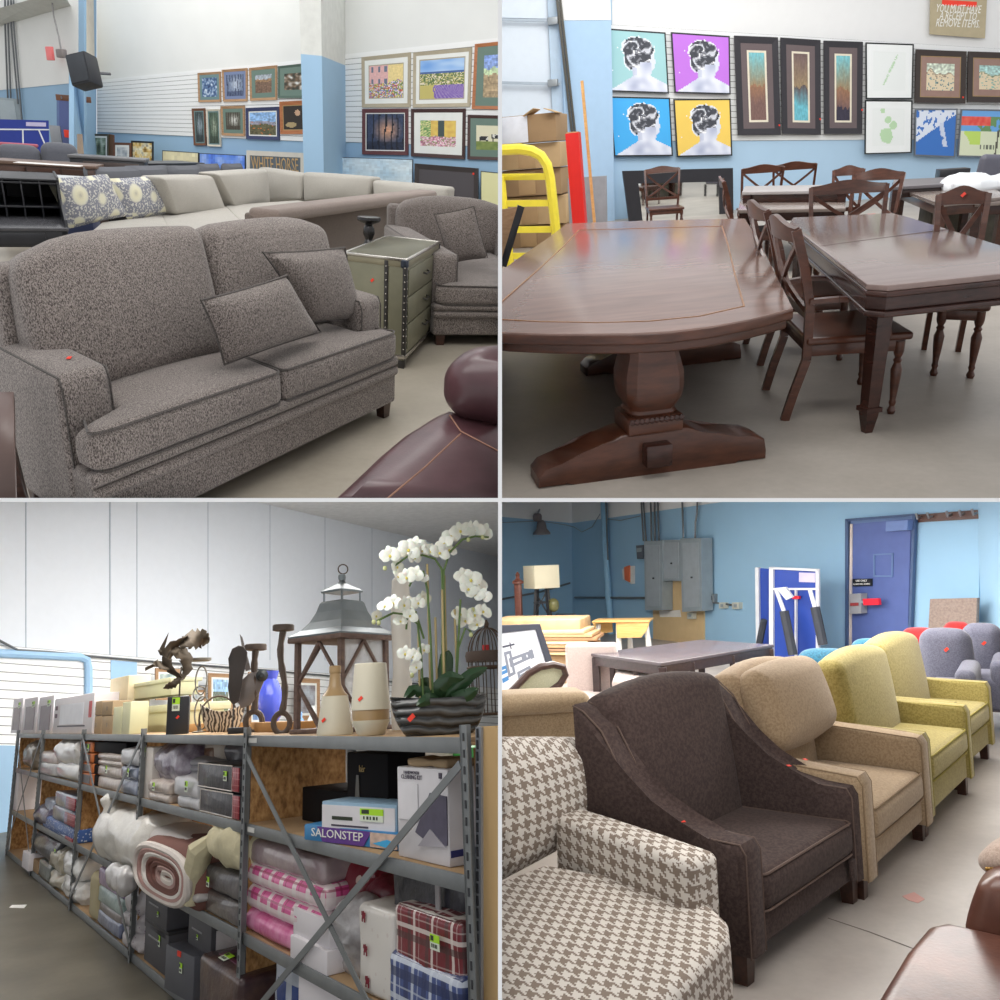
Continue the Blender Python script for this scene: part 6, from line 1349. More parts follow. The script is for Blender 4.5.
for (x, y, s) in bl: bloom(op(x, y, rf.uniform(-.04, .03)), s * k * 1.05, E3(rf.uniform(-.5, .3), rf.uniform(-.6, .6), rf.uniform(-.7, .7)))
for (x, y) in ((387, 567), (375, 622), (380, 623), (476, 637), (479, 611), (493, 533), (477, 536), (413, 676)): MB().cush(op(x, y), (.016, .016, .02), .007, n=2, nr=2).build('bud', plain('orchid_bud', (190, 194, 140), .5), T)
# birdcage
T, k = at_top('wire_birdcage', 'brown wire birdcage with scalloped tray behind the planter at the right edge', 'birdcage', 491, .5); CG = plain('cage_bronze', (82, 66, 54), .5, .5); kz = lambda y: (735 - y) * k
for i in range(16):
    a = i * PI / 8; MB().tube([(20 * k * math.cos(a) * math.sin(t), 20 * k * math.sin(a) * math.sin(t), kz(660) + 26 * k * math.cos(t)) for t in lin(.06, PI / 2, 7)] + [(20 * k * math.cos(a), 20 * k * math.sin(a), kz(720))], .6 * k, 5).build('wire', CG, T)
for y, r in ((660, 20.5), (674, 20.5), (720, 20.5)): MB().tube([(r * k * math.cos(a), r * k * math.sin(a), kz(y)) for a in lin(0, 2 * PI, 25)[:-1]], 1.4 * k, 6, closed=True).build('hoop', CG, T)
MB().lathe([(22 * k, kz(668)), (23 * k, kz(662)), (22 * k, kz(658)), (1 * k, kz(659))], seg=24).build('tray', plain('cage_tray', (76, 60, 52), .6), T); MB().lathe([(2 * k, kz(634)), (3 * k, kz(630)), (1 * k, kz(626))], seg=10).build('finial', CG, T); MB().box((-4 * k, -8 * k, kz(655)), (6 * k, 4 * k, 6 * k), .002).build('tag', plain('tag_red', (206, 40, 46), .5), T)
# ---- things beyond the shelving, on the far shelves and wall
FR3 = OAK
for (px, lab, art) in (([(249, 672), (272, 673), (272, 726), (249, 726)], 'oak-framed blue picture standing beyond the shelving', p_noise([(90, 120, 170), (190, 210, 226)], 5, 61)), ([(209, 673), (233, 674), (233, 720), (209, 720)], 'oak-framed landscape with blue sky standing beyond the pewter rings', p_land((140, 180, 220), (110, 120, 110), (120, 130, 100), .5, 62)), ([(190, 690), (206, 690), (206, 726), (190, 726)], 'small oak-framed picture beyond the ring candle holder', p_noise([(200, 200, 190), (120, 130, 140)], 5, 63)), ([(156, 668), (180, 669), (180, 700), (156, 700)], 'oak-framed print partly hidden by the leaf sculpture', p_noise([(200, 210, 200), (130, 150, 150)], 4, 64)), ([(296, 678), (320, 679), (320, 720), (296, 720)], 'dark-framed picture seen through the lantern', p_noise([(120, 110, 110), (180, 190, 200)], 4, 65))):
    picture(W3P, px, lab, art, FR3, .12, [(.08, MWHT)], off=.5, n=14)
T = thing('cobalt_vase', 'cobalt blue glass vase standing beyond the forged candle holders', 'vase', sf(270, 724, 1.6) * np.array([1, 1, 0]) + np.array([0, 0, 1.4])); k = mpp(sf(270, 724, 1.6))
z0 = sf(270, 724, 1.6)[2]; T.location = T.location
MB().lathe([(7 * k, z0 - 1.4), (12 * k, z0 - 1.4 + 10 * k), (12 * k, z0 - 1.4 + 30 * k), (6 * k, z0 - 1.4 + 44 * k), (8 * k, z0 - 1.4 + 52 * k)], seg=20).build('body', plain('cobalt_glass', (70, 84, 190), .15, var=.05), T)
# far shelf that carries these
b0, b1 = sf(200, 740, 2.0), sf(520, 745, 2.0); T = thing('back_shelving', 'second row of low shelving beyond the steel bays, seen over the top shelf', 'shelving', ((b0 + b1) / 2)[:2].tolist() + [0], SA); w = np.linalg.norm((b1 - b0)[:2])
MB().box((0, .3, 1.36), (w + 2, .9, .04), .004).build('shelf_board', PLY, T)
for sx in (-1, 0, 1): MB().box((sx * w / 2, .3, .68), (.05, .8, 1.34)).build('upright', STEEL, T)
for (x, y0, y1, r, col, lab) in ((313, 690, 722, 5, (206, 216, 220), 'clear glass jar seen through the lantern, left of two'), (326, 682, 722, 6, (196, 206, 214), 'clear glass jar seen through the lantern, right of two'), (349, 684, 720, 5, (226, 232, 236), 'white bottle seen through the lantern'), (367, 680, 720, 7, (150, 120, 110), 'brown jar behind the cream vases'), (300, 696, 722, 5, (120, 160, 210), 'small blue jar left of the lantern post')):
    p = sf(x, y1, 1.7); k = mpp(p); p[2] = 1.38; hgt = (y1 - y0) * k
    T = thing('glass_jar', lab, 'jar', p); MB().lathe([(r * k * .8, 0), (r * k, .02), (r * k, hgt * .6), (r * k * .4, hgt * .8), (r * k * .5, hgt)], seg=16).build('body', plain('jar_%d' % x, col, .1), T)
# second shelf of the near bay, seen through: green thing
T = thing('green_bin', 'bright green plastic bin seen behind the near bay', 'bin', sf(458, 770, 1.0) * np.array([1, 1, 1]), SA); MB().box((0, .1, .03), (.16, .2, .18), .01, taper=.9).build('body', plain('bin_green', (60, 150, 66), .4), T)
T = thing('white_carton', 'pale carton beyond the near bay, behind the black boxes', 'box', sf(405, 790, .75), SA); MB().box((0, .15, .05), (.2, .3, .3), .01).build('body', plain('pale_carton', (200, 192, 180), .7), T)
T = thing('pillar_post', 'white and blue perforated post beyond the near bay', 'post', sf(338, 790, .66) * np.array([1, 1, 0]), SA); MB().box((0, 0, .7), (.04, .04, 1.4)).build('body', plain('galvanised_light', (168, 172, 180), .4, .3), T)
# ---- near bay, second shelf
z2 = lv['two'] - .003; z3 = lv['three'] - .003; zb_ = .06
BLK = plain('black_gift_box', (20, 19, 22), .7, spec=.15); GOLD = plain('gold_print', (178, 148, 80), .4)
T = pk('black_storage_box', 'low wide black box at the back of the near bay', 302, 352, 790, 822, .24, .26, BLK, z0=z2, cat='box'); MB().box((T['_w'] * .1, -.002, T['_h'] * .4), (.06, .002, .012)).build('gold_print', GOLD, T)
T = pk('black_gift_box', 'tall black box with a clear bottle picture and gold print in the near bay', 346, 389, 753, 805, .2, .2, BLK, z0=z2, cat='box', wf=.95); w, h = T['_w'], T['_h']
tb = text_mb('kér', .03, .001); put(tb, Matrix.Translation(Vector((-w * .1, -.003, h * .8)))); tb.build('gold_print', GOLD, T)
MB().prism([(-w * .33, h * .1), (-w * .08, h * .1), (-w * .1, h * .35), (-w * .16, h * .45), (-w * .18, h * .72), (-w * .24, h * .72), (-w * .27, h * .45), (-w * .32, h * .35)], .003, c=(0, -.003, 0)).build('bottle_print', plain('bottle_print', (96, 92, 84), .3), T)
LTB = plain('light_blue_card', (146, 178, 202), .5)
T = pk('blue_edged_box', 'light blue box with a white label and green price tag in the near bay', 333, 385, 803, 833, .05, .16, LTB, cat='box', yaw=.25); w, h = T['_w'], T['_h']
MB().box((0, -.002, h * .45), (w * .97, .004, h * .86)).build('white_label', plain('white_label_card', (224, 222, 226), .5), T); gtag(T, (w * .2, -.006, h * .62), w * .3, h * .42, (0, -1, 0))
MB().box((-w * .2, -.005, h * .45), (w * .28, .002, h * .12)).build('barcode', plain('tag_black', (50, 60, 45), .6), T); MB().box((-w * .1, -.005, h * .2), (w * .5, .002, h * .06)).build('print_line', plain('print_dark', (70, 64, 80), .5), T)
T = pk('blue_purple_box', 'flat blue and purple box reading SALONSTEP under the white-labelled box', 317, 385, 829, 855, .03, .2, plain('azure_card', (52, 132, 188), .4), cat='box', z0=z2, yaw=.2, wf=1.02); w, h = T['_w'], T['_h']
MB().prism([(-w * .28, h * .05), (w * .16, h * .05), (w * .24, h * .95), (-w * .34, h * .95)], .004, c=(0, -.003, 0)).build('purple_print', plain('violet_print', (96, 54, 140), .4), T); MB().box((w * .36, -.004, h * .5), (w * .26, .003, h * .85)).build('photo_print', plain('peach_print', (206, 180, 164), .5, var=.2, sc=30), T)
MB().prism([(w * .26, h * .3), (w * .4, h * .6), (w * .5, h * .4), (w * .42, h * .1)], .003, c=(0, -.007, 0)).build('blue_print', plain('sky_print', (60, 170, 226), .4), T)
tb = text_mb('SALONSTEP', .034, .001); xs = [v.co.x for v in tb.bm.verts]; sc = w * .56 / (max(xs) - min(xs))
for v in tb.bm.verts: v.co.x *= sc
put(tb, Matrix.Translation(Vector((-w * .12, -.007, h * .56)))); tb.build('lettering', plain('white_letters', (236, 236, 230), .6), T, flat=True)
T = pk('towel_carton', 'big white carton with a grey towel picture standing in the near bay', 397, 449, 768, 856, .04, .26, plain('white_card2', (214, 212, 216), .5), z0=z2, cat='box', wf=.98); w, h = T['_w'], T['_h']
MB().prism([(-w * .12, h * .3), (w * .18, h * .74), (w * .49, h * .72), (w * .48, h * .22), (w * .22, h * .18)], .004, c=(0, -.003, 0)).build('towel_print', plain('towel_print', (92, 88, 106), .6, var=.15, sc=20), T); MB().prism([(w * -.06, h * .16), (w * .18, h * .36), (w * .46, h * .2)], .004, c=(0, -.006, 0)).build('towel_corner', plain('towel_pale', (176, 172, 180), .6), T)
MB().box((-w * .26, -.003, h * .62), (w * .4, .003, h * .4)).build('white_panel', plain('white_label_card', (224, 222, 226), .5), T)
b = MB()
for i_, (tx, hh_, zz2, wd_) in enumerate((('HANDWOVEN', .012, .94, .4), ('CLEANING KIT', .016, .89, .5))): tb = text_mb(tx, hh_, .0008); put(tb, Matrix.Translation(Vector((-w * .18, -.004, h * zz2)))); tb.build('lettering', plain('print_dark', (70, 64, 80), .5), T, flat=True)
MB().box((w * .38, -.003, h * .93), (.02, .002, .02)).build('print_mark', plain('print_dark', (70, 64, 80), .5), T); MB().box((w / 2 + .001, .13, h * .13), (.003, .25, h * .07)).build('navy_band', plain('navy_print', (40, 46, 110), .5), T)
MB().cush((0, .1, h + .015), (w * .8, .16, .03), .012, n=6).noise(.01, 20).build('torn_paper', KRAFT, T)
# ---- near bay, third shelf
PINK = WRAP('pink_bedding', (206, 66, 140), (232, 150, 190), 9, .7); PINKW = plaid('pink_plaid', (214, 84, 150), [(.1, .4, (236, 226, 226), .85), (.55, .62, (150, 30, 80), .7)], 7, .7)
for i, (yt, yb, x0, x1, mt, lab) in enumerate(((922, 952, 244, 318, PINK, 'bottom'), (897, 924, 244, 322, PINKW, 'second from the bottom'), (874, 898, 245, 324, PINKW, 'second from the top'))):
    T = pk('pink_bedding_pack', 'pink and white wrapped bedding pack, %s of the pile' % lab, x0, x1 - 4 * (i == 0), yt, yb, .03, .42, mt, 'soft', 'bedding pack', group='pink bedding packs', z0=z3 if i == 0 else None, r=.04)
T = pk('bedding_bag', 'grey see-through bedding bag with pink piping on top of the pink packs', 246, 322, 848, 874, .04, .42, WRAP('grey_window_bag', (176, 160, 160), (150, 130, 136), 8, .8), 'soft', 'bedding bag', r=.03)
w, h = T['_w'], T['_h']; MB().tube([Vector((x, y, z)) + Vector((0, .21, h * .8)) for x, y, z in rloop(w * .96, .4, .04, 0)], .007, 5, closed=True).build('piping', plain('magenta_piping', (190, 30, 90), .5), T); gtag(T, (.05, .14, h + .006), .07, .04, (0, -.3, 1), (0, 1, 0))
pk('red_quilt_bag', 'dark red patterned quilt in a clear bag behind the pink pile', 318, 362, 853, 905, .16, .3, spotted('red_white_quilt', (128, 30, 48), (214, 190, 180), 14, .28, .8), 'bag', 'quilt', seed=4, z0=z3 + .18)
pk('white_carton_small', 'small white box behind the clear plastic bag in the near bay', 327, 352, 893, 915, .16, .16, WBX, cat='box', z0=z3 + .1); 
T = pk('white_gift_box', 'white two-part box, lower, in front of the pink bedding', 289, 328, 943, 966, .0, .2, WBX, cat='box', z0=z3, wf=.95)
T = pk('white_gift_box', 'white box stacked on the lower white box beside the cross brace', 292, 330, 914, 943, .02, .18, WBX, cat='box', wf=.95)
pk('plastic_wrapped_bag', 'crumpled clear plastic bag with grey contents behind the brace', 330, 358, 905, 960, .06, .2, WRAP('grey_clear_bag', (150, 146, 148), (190, 188, 190), 12, .9), 'bag', 'bag', seed=7, z0=z3)
pk('maroon_pillow', 'maroon pillow in clear plastic at the back of the near bay', 345, 384, 878, 915, .2, .2, WRAP('maroon_velvet', (112, 36, 52), (140, 60, 72), 10, .6), 'soft', 'pillow', r=.06, z0=z3 + .15)
T = pk('reindeer_sheet_pack', 'upright white sheet pack printed with small red figures', 358, 393, 908, 996, .02, .34, spotted('white_red_print', (222, 218, 212), (214, 206, 200), 26, .2, .5), 'soft', 'sheet pack', z0=z3, r=.025, puff=.006)
w, h = T['_w'], T['_h']; rb_ = plain('berry_print', (128, 34, 50), .6)
for i, (u, v) in enumerate(((-.25, .87), (-.2, .5), (-.15, .16))): 
    tb = MB(); c_ = Vector((u * w, -.012, v * h)); tb.box(c_, (.022, .003, .014)); [tb.box(c_ + Vector((dx, 0, dz)), (.006, .003, .014)) for dx, dz in ((-.01, -.012), (.01, -.012), (-.012, .012), (0, .014), (.012, .01))]; tb.build('red_figure', rb_, T, flat=True)
RPL = plaid('red_plaid', (120, 30, 42), [(.0, .18, (70, 44, 44), .7), (.3, .42, (226, 216, 210), .8), (.6, .64, (226, 216, 210), .35)], 8, .6)
T = pk('red_plaid_pack', 'red plaid flannel pack with a green price tag in the near bay', 395, 462, 914, 986, .02, .36, RPL, 'soft', 'sheet pack', r=.02, puff=.01, tagpx=(441, 941, 19, 18)); w, h = T['_w'], T['_h']
MB().box((0, .18, h - .004), (w * .95, .34, .012), .004).build('white_top', plain('pack_white', (206, 200, 194), .6), T)
NPL = plaid('navy_plaid', (66, 84, 140), [(.0, .25, (40, 52, 96), .8), (.4, .55, (206, 214, 226), .8), (.75, .8, (206, 214, 226), .5)], 8, .5)
T = pk('navy_plaid_pack', 'blue and white plaid pack with rounded white edge, below the red plaid pack', 388, 462, 966, 1030, .0, .38, NPL, 'soft', 'sheet pack', r=.03, puff=.01, z0=z3)
T = pk('black_blanket_pack', 'black fur blanket in a clear zip bag at the back right of the near bay', 391, 462, 868, 912, .1, .28, WRAP('black_fur', (20, 20, 26), (48, 48, 58), 16, .4), 'soft', 'blanket', r=.04, z0=z3 + .22); MB().box((T['_w'] * .28, -.03, T['_h'] / 2), (.03, .01, T['_h'] * .9), .003).build('strap', plain('strap_grey', (150, 146, 148), .5), T)
# below the third shelf, near bay
pk('blue_white_pack', 'blue and white pack standing low in the near bay', 274, 300, 958, 1040, .06, .3, plaid('blue_stripe', (60, 84, 150), [(.1, .45, (206, 214, 226), .9)], 6), 'soft', 'pack', r=.03, z0=.06)
pk('white_paper_box', 'white printed box leaning low in the near bay', 302, 345, 972, 1080, .03, .3, WBX, 'box', 'box', z0=.06, yaw=.1)
# ---- second bay
GRN = None
T = pk('white_tall_pack', 'tall white pack with a green tag standing at the left of the second bay', 141, 152, 747, 797, .02, .2, plain('pack_white', (206, 200, 194), .6), z0=z2, cat='pack', tagpx=(145, 752, 8, 12))
pk('round_pillow_bag', 'grey and purple rolled throw in a clear bag in the second bay', 151, 181, 744, 784, .05, .28, WRAP('purple_grey_bag', (96, 80, 104), (170, 164, 176), 11, .9), 'bag', 'bag', seed=11)
pk('brown_blanket', 'brown and cream folded blanket at the back of the second bay', 176, 212, 745, 796, .2, .3, WRAP('brown_cream', (110, 76, 54), (196, 178, 158), 5, .2), 'soft', 'blanket', r=.05, z0=z2)
pk('white_folded_quilt', 'white folded quilt lying over the brown blanket', 182, 222, 741, 760, .22, .3, plain('quilt_white', (196, 188, 178), .8, bump=.4, bsc=20), 'soft', 'quilt', r=.04)
pk('grey_dark_bag', 'dark grey bag at the back right of the second bay', 215, 242, 742, 766, .26, .24, WRAP('dark_grey_bag', (88, 88, 96), (110, 110, 118), 8, .5), 'bag', 'bag', seed=13)
PKW = WRAP('cream_stripe_pack', (196, 184, 174), (176, 160, 152), 24, .6); PKG = WRAP('pale_grey_pack', (176, 176, 180), (196, 196, 200), 8, .6)
T = pk('sheet_pack', 'upper cream sheet pack with a green tag in the second bay', 148, 170, 781, 793, .01, .2, PKW, 'soft', 'sheet pack', tagpx=(158, 786, 9, 10), r=.02)
pk('sheet_pack', 'lower cream sheet pack in the second bay', 148, 169, 793, 807, .01, .2, PKW, 'soft', 'sheet pack', r=.02, z0=z2)
pk('sheet_pack', 'upper pale grey sheet pack with a green tag in the second bay', 174, 198, 778, 797, .01, .2, PKG, 'soft', 'sheet pack', tagpx=(191, 786, 10, 13), r=.02)
pk('sheet_pack', 'lower pale grey sheet pack in the second bay', 177, 199, 797, 813, .01, .2, PKG, 'soft', 'sheet pack', r=.02, z0=z2)
for i, (yt, yb) in enumerate(((760, 766), (766.5, 772), (772.5, 779))): pk('folded_towel', 'folded grey towel, %s of three, behind the dark packs' % ('top', 'middle', 'bottom')[i], 186, 206, yt, yb, .12, .2, plain('towel_grey', (160, 160, 166), .9), 'soft', 'towel', r=.015, group='folded grey towels')
DKP = WRAP('charcoal_pack', (36, 34, 40), (62, 60, 68), 7, .3)
for i, (x0, x1, yt, yb) in enumerate(((198, 240, 765, 790), (200, 240, 792, 822))):
    T = pk('dark_bedding_pack', 'dark grey bedding pack with a red end, %s of two in the second bay' % ('upper', 'lower')[i], x0, x1, yt, yb, .015, .34, DKP, 'box', 'bedding pack', z0=z2 if i else None, tagpx=(226, 776, 11, 12) if i == 0 else None)
    w, h = T['_w'], T['_h']; MB().box((w * .42, -.003, h / 2), (w * .15, .006, h * .92), .002).build('red_end', plaid('red_end', (150, 40, 54), [(.1, .25, (210, 130, 130), .5)], 30), T)
    MB().tube([(-w / 2, 0, h), (w * .33, 0, h), (w * .33, 0, .005), (-w / 2, 0, .005)], .004, 5, closed=True).build('piping', plain('pack_white', (206, 200, 194), .6), T)
# rolled striped blanket on the third shelf
T = pk('rolled_comforter', 'large rolled comforter in brown, pink and white bands', 137, 193, 847, 886, -.08, .5, plain('comforter_brown', (122, 84, 76), .9, bump=.5, bsc=30), 'soft', 'comforter', r=.09, z0=z3, puff=.04); w, h = T['_w'], T['_h']
cols = [(214, 206, 200), (176, 140, 134), (222, 216, 210), (118, 78, 70), (112, 74, 66), (170, 140, 134), (206, 198, 190)]
for i, c_ in enumerate(cols):
    s_ = 1 - i / 7.5; b = MB(); a_, h_ = w * .47 * s_, h * .46 * s_; ox = w * .06 * i
    pts = [(ox * .5 + a_ * abs(math.cos(t)) ** .7 * (1 if math.cos(t) > 0 else -1), -.012, h * .5 + h_ * abs(math.sin(t)) ** .7 * (1 if math.sin(t) > 0 else -1)) for t in lin(0, 2 * PI, 37)[:-1]]
    b.tube(pts, .026, 8, closed=True); b.build('fold_layer', plain('fold_%d' % i, c_, .9, bump=.4, bsc=40), T)
pk('white_flat_pillow', 'white pillow lying on the rolled comforter', 128, 184, 830, 850, .02, .34, plain('pillow_white', (206, 202, 200), .8, bump=.3, bsc=12), 'soft', 'pillow', r=.05)
pk('comforter_skirt', 'white wrapped lower layer under the rolled comforter', 150, 196, 884, 892, -.06, .4, WRAP('white_wrap', (196, 192, 190), (170, 166, 166), 8, .7), 'soft', 'bedding', r=.02)
CRF = plain('cream_sherpa', (206, 198, 166), .95, var=.1, sc=14, bump=1., bsc=26)
T = pk('cream_sherpa_blanket', 'cream fluffy blanket bundled in plastic in the second bay', 205, 241, 824, 868, -.02, .36, CRF, 'bag', 'blanket', seed=17)
P0_ = locpts(T, [sf(200, 850, -.04), sf(193, 880, -.05), sf(190, 905, -.06)]); MB().tube([P0_[0] + Vector((.06, .06, .05)), P0_[0] + Vector((.02, .0, 0)), P0_[1], P0_[2]], [.05, .07, .07, .05], 10).noise(.02, 12, 3).build('hanging_fold', CRF, T)
T = pk('grey_sheet_pack', 'upper dark grey sheet pack with a green tag under the cream blanket', 203, 241, 870, 894, .0, .34, WRAP('slate_pack', (66, 64, 70), (100, 96, 98), 7, .4), 'soft', 'sheet pack', r=.02, tagpx=(213, 881, 9, 12))
pk('grey_sheet_pack', 'lower grey and tan sheet pack under the cream blanket', 205, 241, 896, 920, .01, .34, WRAP('taupe_pack', (104, 96, 90), (70, 66, 74), 6, .8), 'soft', 'sheet pack', r=.02, z0=z3)
GBX = plain('charcoal_box', (74, 74, 80), .5, var=.05); GBS = plain('charcoal_box_dark', (48, 48, 52), .55)
for (x0, x1, yt, yb, off, dep, lab, z0, tg) in ((145, 167, 893, 934, .02, .36, 'upper charcoal box at the left of the bottom shelf, second bay', None, (158.5, 914, 5, 6)), (144, 168, 926, 976, .02, .36, 'lower charcoal box at the left of the bottom shelf, second bay', zb_, (160, 941, 6, 12)), (188, 211, 911, 960, .06, .36, 'charcoal box with a white side label on the bottom shelf', zb_ + .1, (198, 937, 5, 6))):
    T = pk('charcoal_box', lab, x0, x1, yt, yb, off, dep, GBX, cat='box', z0=z0, tagpx=tg); w, h = T['_w'], T['_h']
    MB().box((0, dep / 2, h), (w + .006, dep + .006, .02), .003).build('lid', GBS, T); MB().box((-w * .1, -.002, h * .68), (w * .45, .002, .01)).build('print_line', plain('print_pale', (150, 150, 154), .5), T)
    if x0 == 188: MB().box((w / 2 + .002, .14, h * .5), (.003, .22, h * .55)).build('side_label', plain('white_label_card', (224, 222, 226), .5), T)
T = pk('slanted_grey_box', 'grey box tilted against the charcoal boxes at the bottom of the second bay', 168, 190, 950, 1000, -.03, .2, plain('steel_grey_box', (88, 90, 98), .5), cat='box', z0=zb_, tagpx=(181, 968, 7, 11), yaw=.1); MB().box((.0, -.003, T['_h'] * .93), (.05, .003, .03)).build('red_print', STK(), T)
T = pk('brown_bedding_pack', 'brown and plum wrapped bedding pack at the bottom right of the second bay', 198, 240, 966, 1030, -.03, .42, WRAP('plum_pack', (56, 34, 40), (96, 74, 62), 5, .4), 'soft', 'bedding pack', r=.03, z0=zb_)
w, h = T['_w'], T['_h']; MB().box((-.02, .16, h + .012), (w * .5, .2, .008), .002).build('printed_label', plain('plum_label', (96, 40, 70), .4), T); gtag(T, (-.06, .06, h + .018), .09, .06, (0, -.2, 1), (0, 1, 0))
# ---- third bay
ORB = plain('orange_edge', (206, 118, 62), .5); DPH = plain('box_photo_grey', (96, 90, 92), .4, var=.4, sc=14)
for i, (yt, yb) in enumerate(((742, 752), (753, 762), (763, 772), (773, 783))):
    T = pk('orange_edged_box', 'orange-edged photo box, %s of four at the left of the third bay' % ('top', 'second', 'third', 'bottom')[i], 80, 92, yt, yb, .01, .3, ORB, cat='box', group='orange-edged boxes', z0=z2 if i == 3 else None); MB().box((0, -.002, T['_h'] / 2), (T['_w'] * .72, .004, T['_h'] * .72)).build('photo_panel', DPH, T)
    if i == 0: gtag(T, (T['_w'] * .25, -.006, T['_h'] * .4), .06, .07, (0, -1, 0))
for i, (yt, yb, x1) in enumerate(((742.5, 753, 126), (755, 764, 99), (765, 774, 98), (775, 784, 98))): pk('black_box', 'black box with faint red print, %s of four in the third bay' % ('top', 'second', 'third', 'bottom')[i], 92.5, x1, yt, yb, .03, .3, BLK, cat='box', group='black boxes in the third bay', z0=z2 if i == 3 else None)
for i, (yt, yb) in enumerate(((754, 760), (760.5, 766), (766.5, 777), (777.5, 790))): pk('linen_pack', 'cream linen pack, %s of four in the third bay' % ('top', 'second', 'third', 'bottom')[i], 98, 122, yt, yb, .02, .24, PKW, 'soft', 'linen pack', r=.02, group='cream linen packs', z0=z2 if i == 3 else None, tagpx=(110, 769, 8, 9) if i == 2 else None)
BLP = WRAP('denim_blue_pack', (74, 84, 110), (110, 120, 144), 8, .8)
for i, (yt, yb) in enumerate(((749, 765), (766.5, 779), (779.5, 793))): pk('blue_linen_pack', 'grey-blue wrapped linen pack, %s of three beside the cream packs' % ('top', 'middle', 'bottom')[i], 121, 137.5, yt, yb, .01, .24, PKG if i == 0 else BLP, 'soft', 'linen pack', r=.02, z0=z2 if i == 2 else None, tagpx=(132, 772, 6, 10) if i == 1 else None, group='grey-blue linen packs')
pk('brown_carton', 'brown cardboard carton at the back of the third bay', 100, 136, 792, 812, .3, .2, CARD2, cat='box'); 
PBG = WRAP('white_plastic_bag', (206, 202, 194), (226, 224, 218), 5, .8)
T = pk('white_pillow_bag', 'large white pillow in a plastic bag bulging out of the third bay', 90, 138, 812, 856, -.08, .44, PBG, 'bag', 'bag', seed=21, z0=z3); MB().cush((-T['_w'] * .38, .1, T['_h'] * .95), (.12, .12, .22), .05, n=5).noise(.03, 14, 5).build('bag_neck', PBG, T)
w, h = T['_w'], T['_h']; MB().cush((w * .3, -.02, .0), (w * .3, .12, .16), .05, n=8).noise(.03, 12, 9).build('loose_plastic', WRAP('loose_plastic', (170, 168, 168), (196, 194, 194), 6, .9), T)
pk('cream_pillow', 'long cream pillow standing at the left of the bottom shelf, third bay', 89, 98, 872, 926, .0, .3, plain('cream_pillow', (176, 166, 134), .8), 'soft', 'pillow', r=.05, z0=zb_)
pk('purple_pack', 'lilac wrapped sheet pack with a green tag, third bay bottom shelf', 98, 124, 873, 893, .01, .3, WRAP('lilac_pack', (130, 104, 148), (176, 150, 190), 9, .8), 'soft', 'sheet pack', r=.03, tagpx=(113, 879, 7, 5)); pk('teal_pack', 'pale teal sheet pack under the lilac pack', 98, 124, 892, 910, .01, .3, WRAP('teal_pack', (130, 154, 152), (160, 180, 178), 7, .6), 'soft', 'sheet pack', r=.02)
pk('taupe_pack', 'taupe sheet pack under the teal pack', 99, 122, 907, 919, .02, .3, WRAP('taupe_pack2', (104, 96, 96), (130, 120, 120), 7, .6), 'soft', 'sheet pack', r=.02); pk('denim_pack', 'dark blue sheet pack at the bottom of the third bay', 97, 120, 916, 936, .01, .3, WRAP('navy_pack', (66, 76, 108), (110, 120, 150), 9, .8), 'soft', 'sheet pack', r=.02, z0=zb_)
FLW = spotted('white_floral', (196, 192, 196), (150, 130, 150), 40, .2, .5)
for i, (x0, x1, yt, yb) in enumerate(((125, 139, 886, 916), (122, 139, 912, 932), (123, 140, 930, 952))): pk('floral_pack', 'white floral wrapped pack, %s of three by the post in the third bay' % ('top', 'middle', 'bottom')[i], x0, x1, yt, yb, .02, .3, FLW, 'bag', 'bedding pack', seed=30 + i, group='white floral packs', z0=zb_ if i == 2 else None)
# ---- fourth and fifth bays
pk('cream_bag', 'pinkish white folded bag on the second shelf of the fourth bay', 40, 57, 752, 764, .0, .3, WRAP('blush_bag', (200, 186, 182), (220, 210, 206), 7, .6), 'soft', 'bag', r=.03); pk('white_folded_pack', 'white folded pack under the pinkish bag', 38, 57, 762, 774, .0, .3, WRAP('white_wrap', (196, 192, 190), (170, 166, 166), 8, .7), 'soft', 'pack', r=.03, z0=z2)
pk('white_pillow', 'plump white pillow in clear plastic on the second shelf of the fourth bay', 54, 77, 740, 766, .0, .34, WRAP('bright_pillow', (216, 216, 214), (232, 232, 230), 5, .9), 'bag', 'pillow', seed=41); pk('white_pillow', 'flatter white pillow under the plump one in the fourth bay', 56, 78, 763, 782, .0, .34, WRAP('bright_pillow', (216, 216, 214), (232, 232, 230), 5, .9), 'soft', 'pillow', r=.06, z0=z2)
pk('olive_bag', 'olive wrapped bundle on the second shelf of the farthest bay', 23, 34, 742, 766, .05, .3, WRAP('olive_bag', (108, 100, 84), (150, 140, 124), 8, .7), 'bag', 'bag', seed=43, z0=z2); pk('white_panel_box', 'white flat box standing in the farthest bay', 12.5, 18, 772, 806, .02, .3, WBX, cat='box', z0=z3); 
for i, (x0, x1, yt, yb, mt, tx) in enumerate(((55, 77, 794, 809, 0, 'top red-ended'), (52, 77, 809, 824, 0, 'middle red-ended'), (42, 77, 822, 836, 1, 'blue patterned'), (56, 74, 834, 846, 0, 'lowest'))):
    T = pk('blue_bedding_pack', '%s blue bedding pack on the third shelf of the fourth bay' % tx, x0, x1, yt, yb, .0, .32, WRAP('blue_pack_a', (88, 104, 134), (130, 144, 170), 8, .8) if mt == 0 else spotted('blue_pattern', (60, 100, 170), (190, 206, 226), 40, .3), 'soft', 'bedding pack', r=.02, z0=z3 if i == 3 else None)
    if mt == 0: MB().box((T['_w'] * .3, -.012, T['_h'] * .5), (T['_w'] * .4, .01, T['_h'] * .8), .003).build('red_end', plaid('red_end', (150, 40, 54), [(.1, .25, (210, 130, 130), .5)], 30), T)
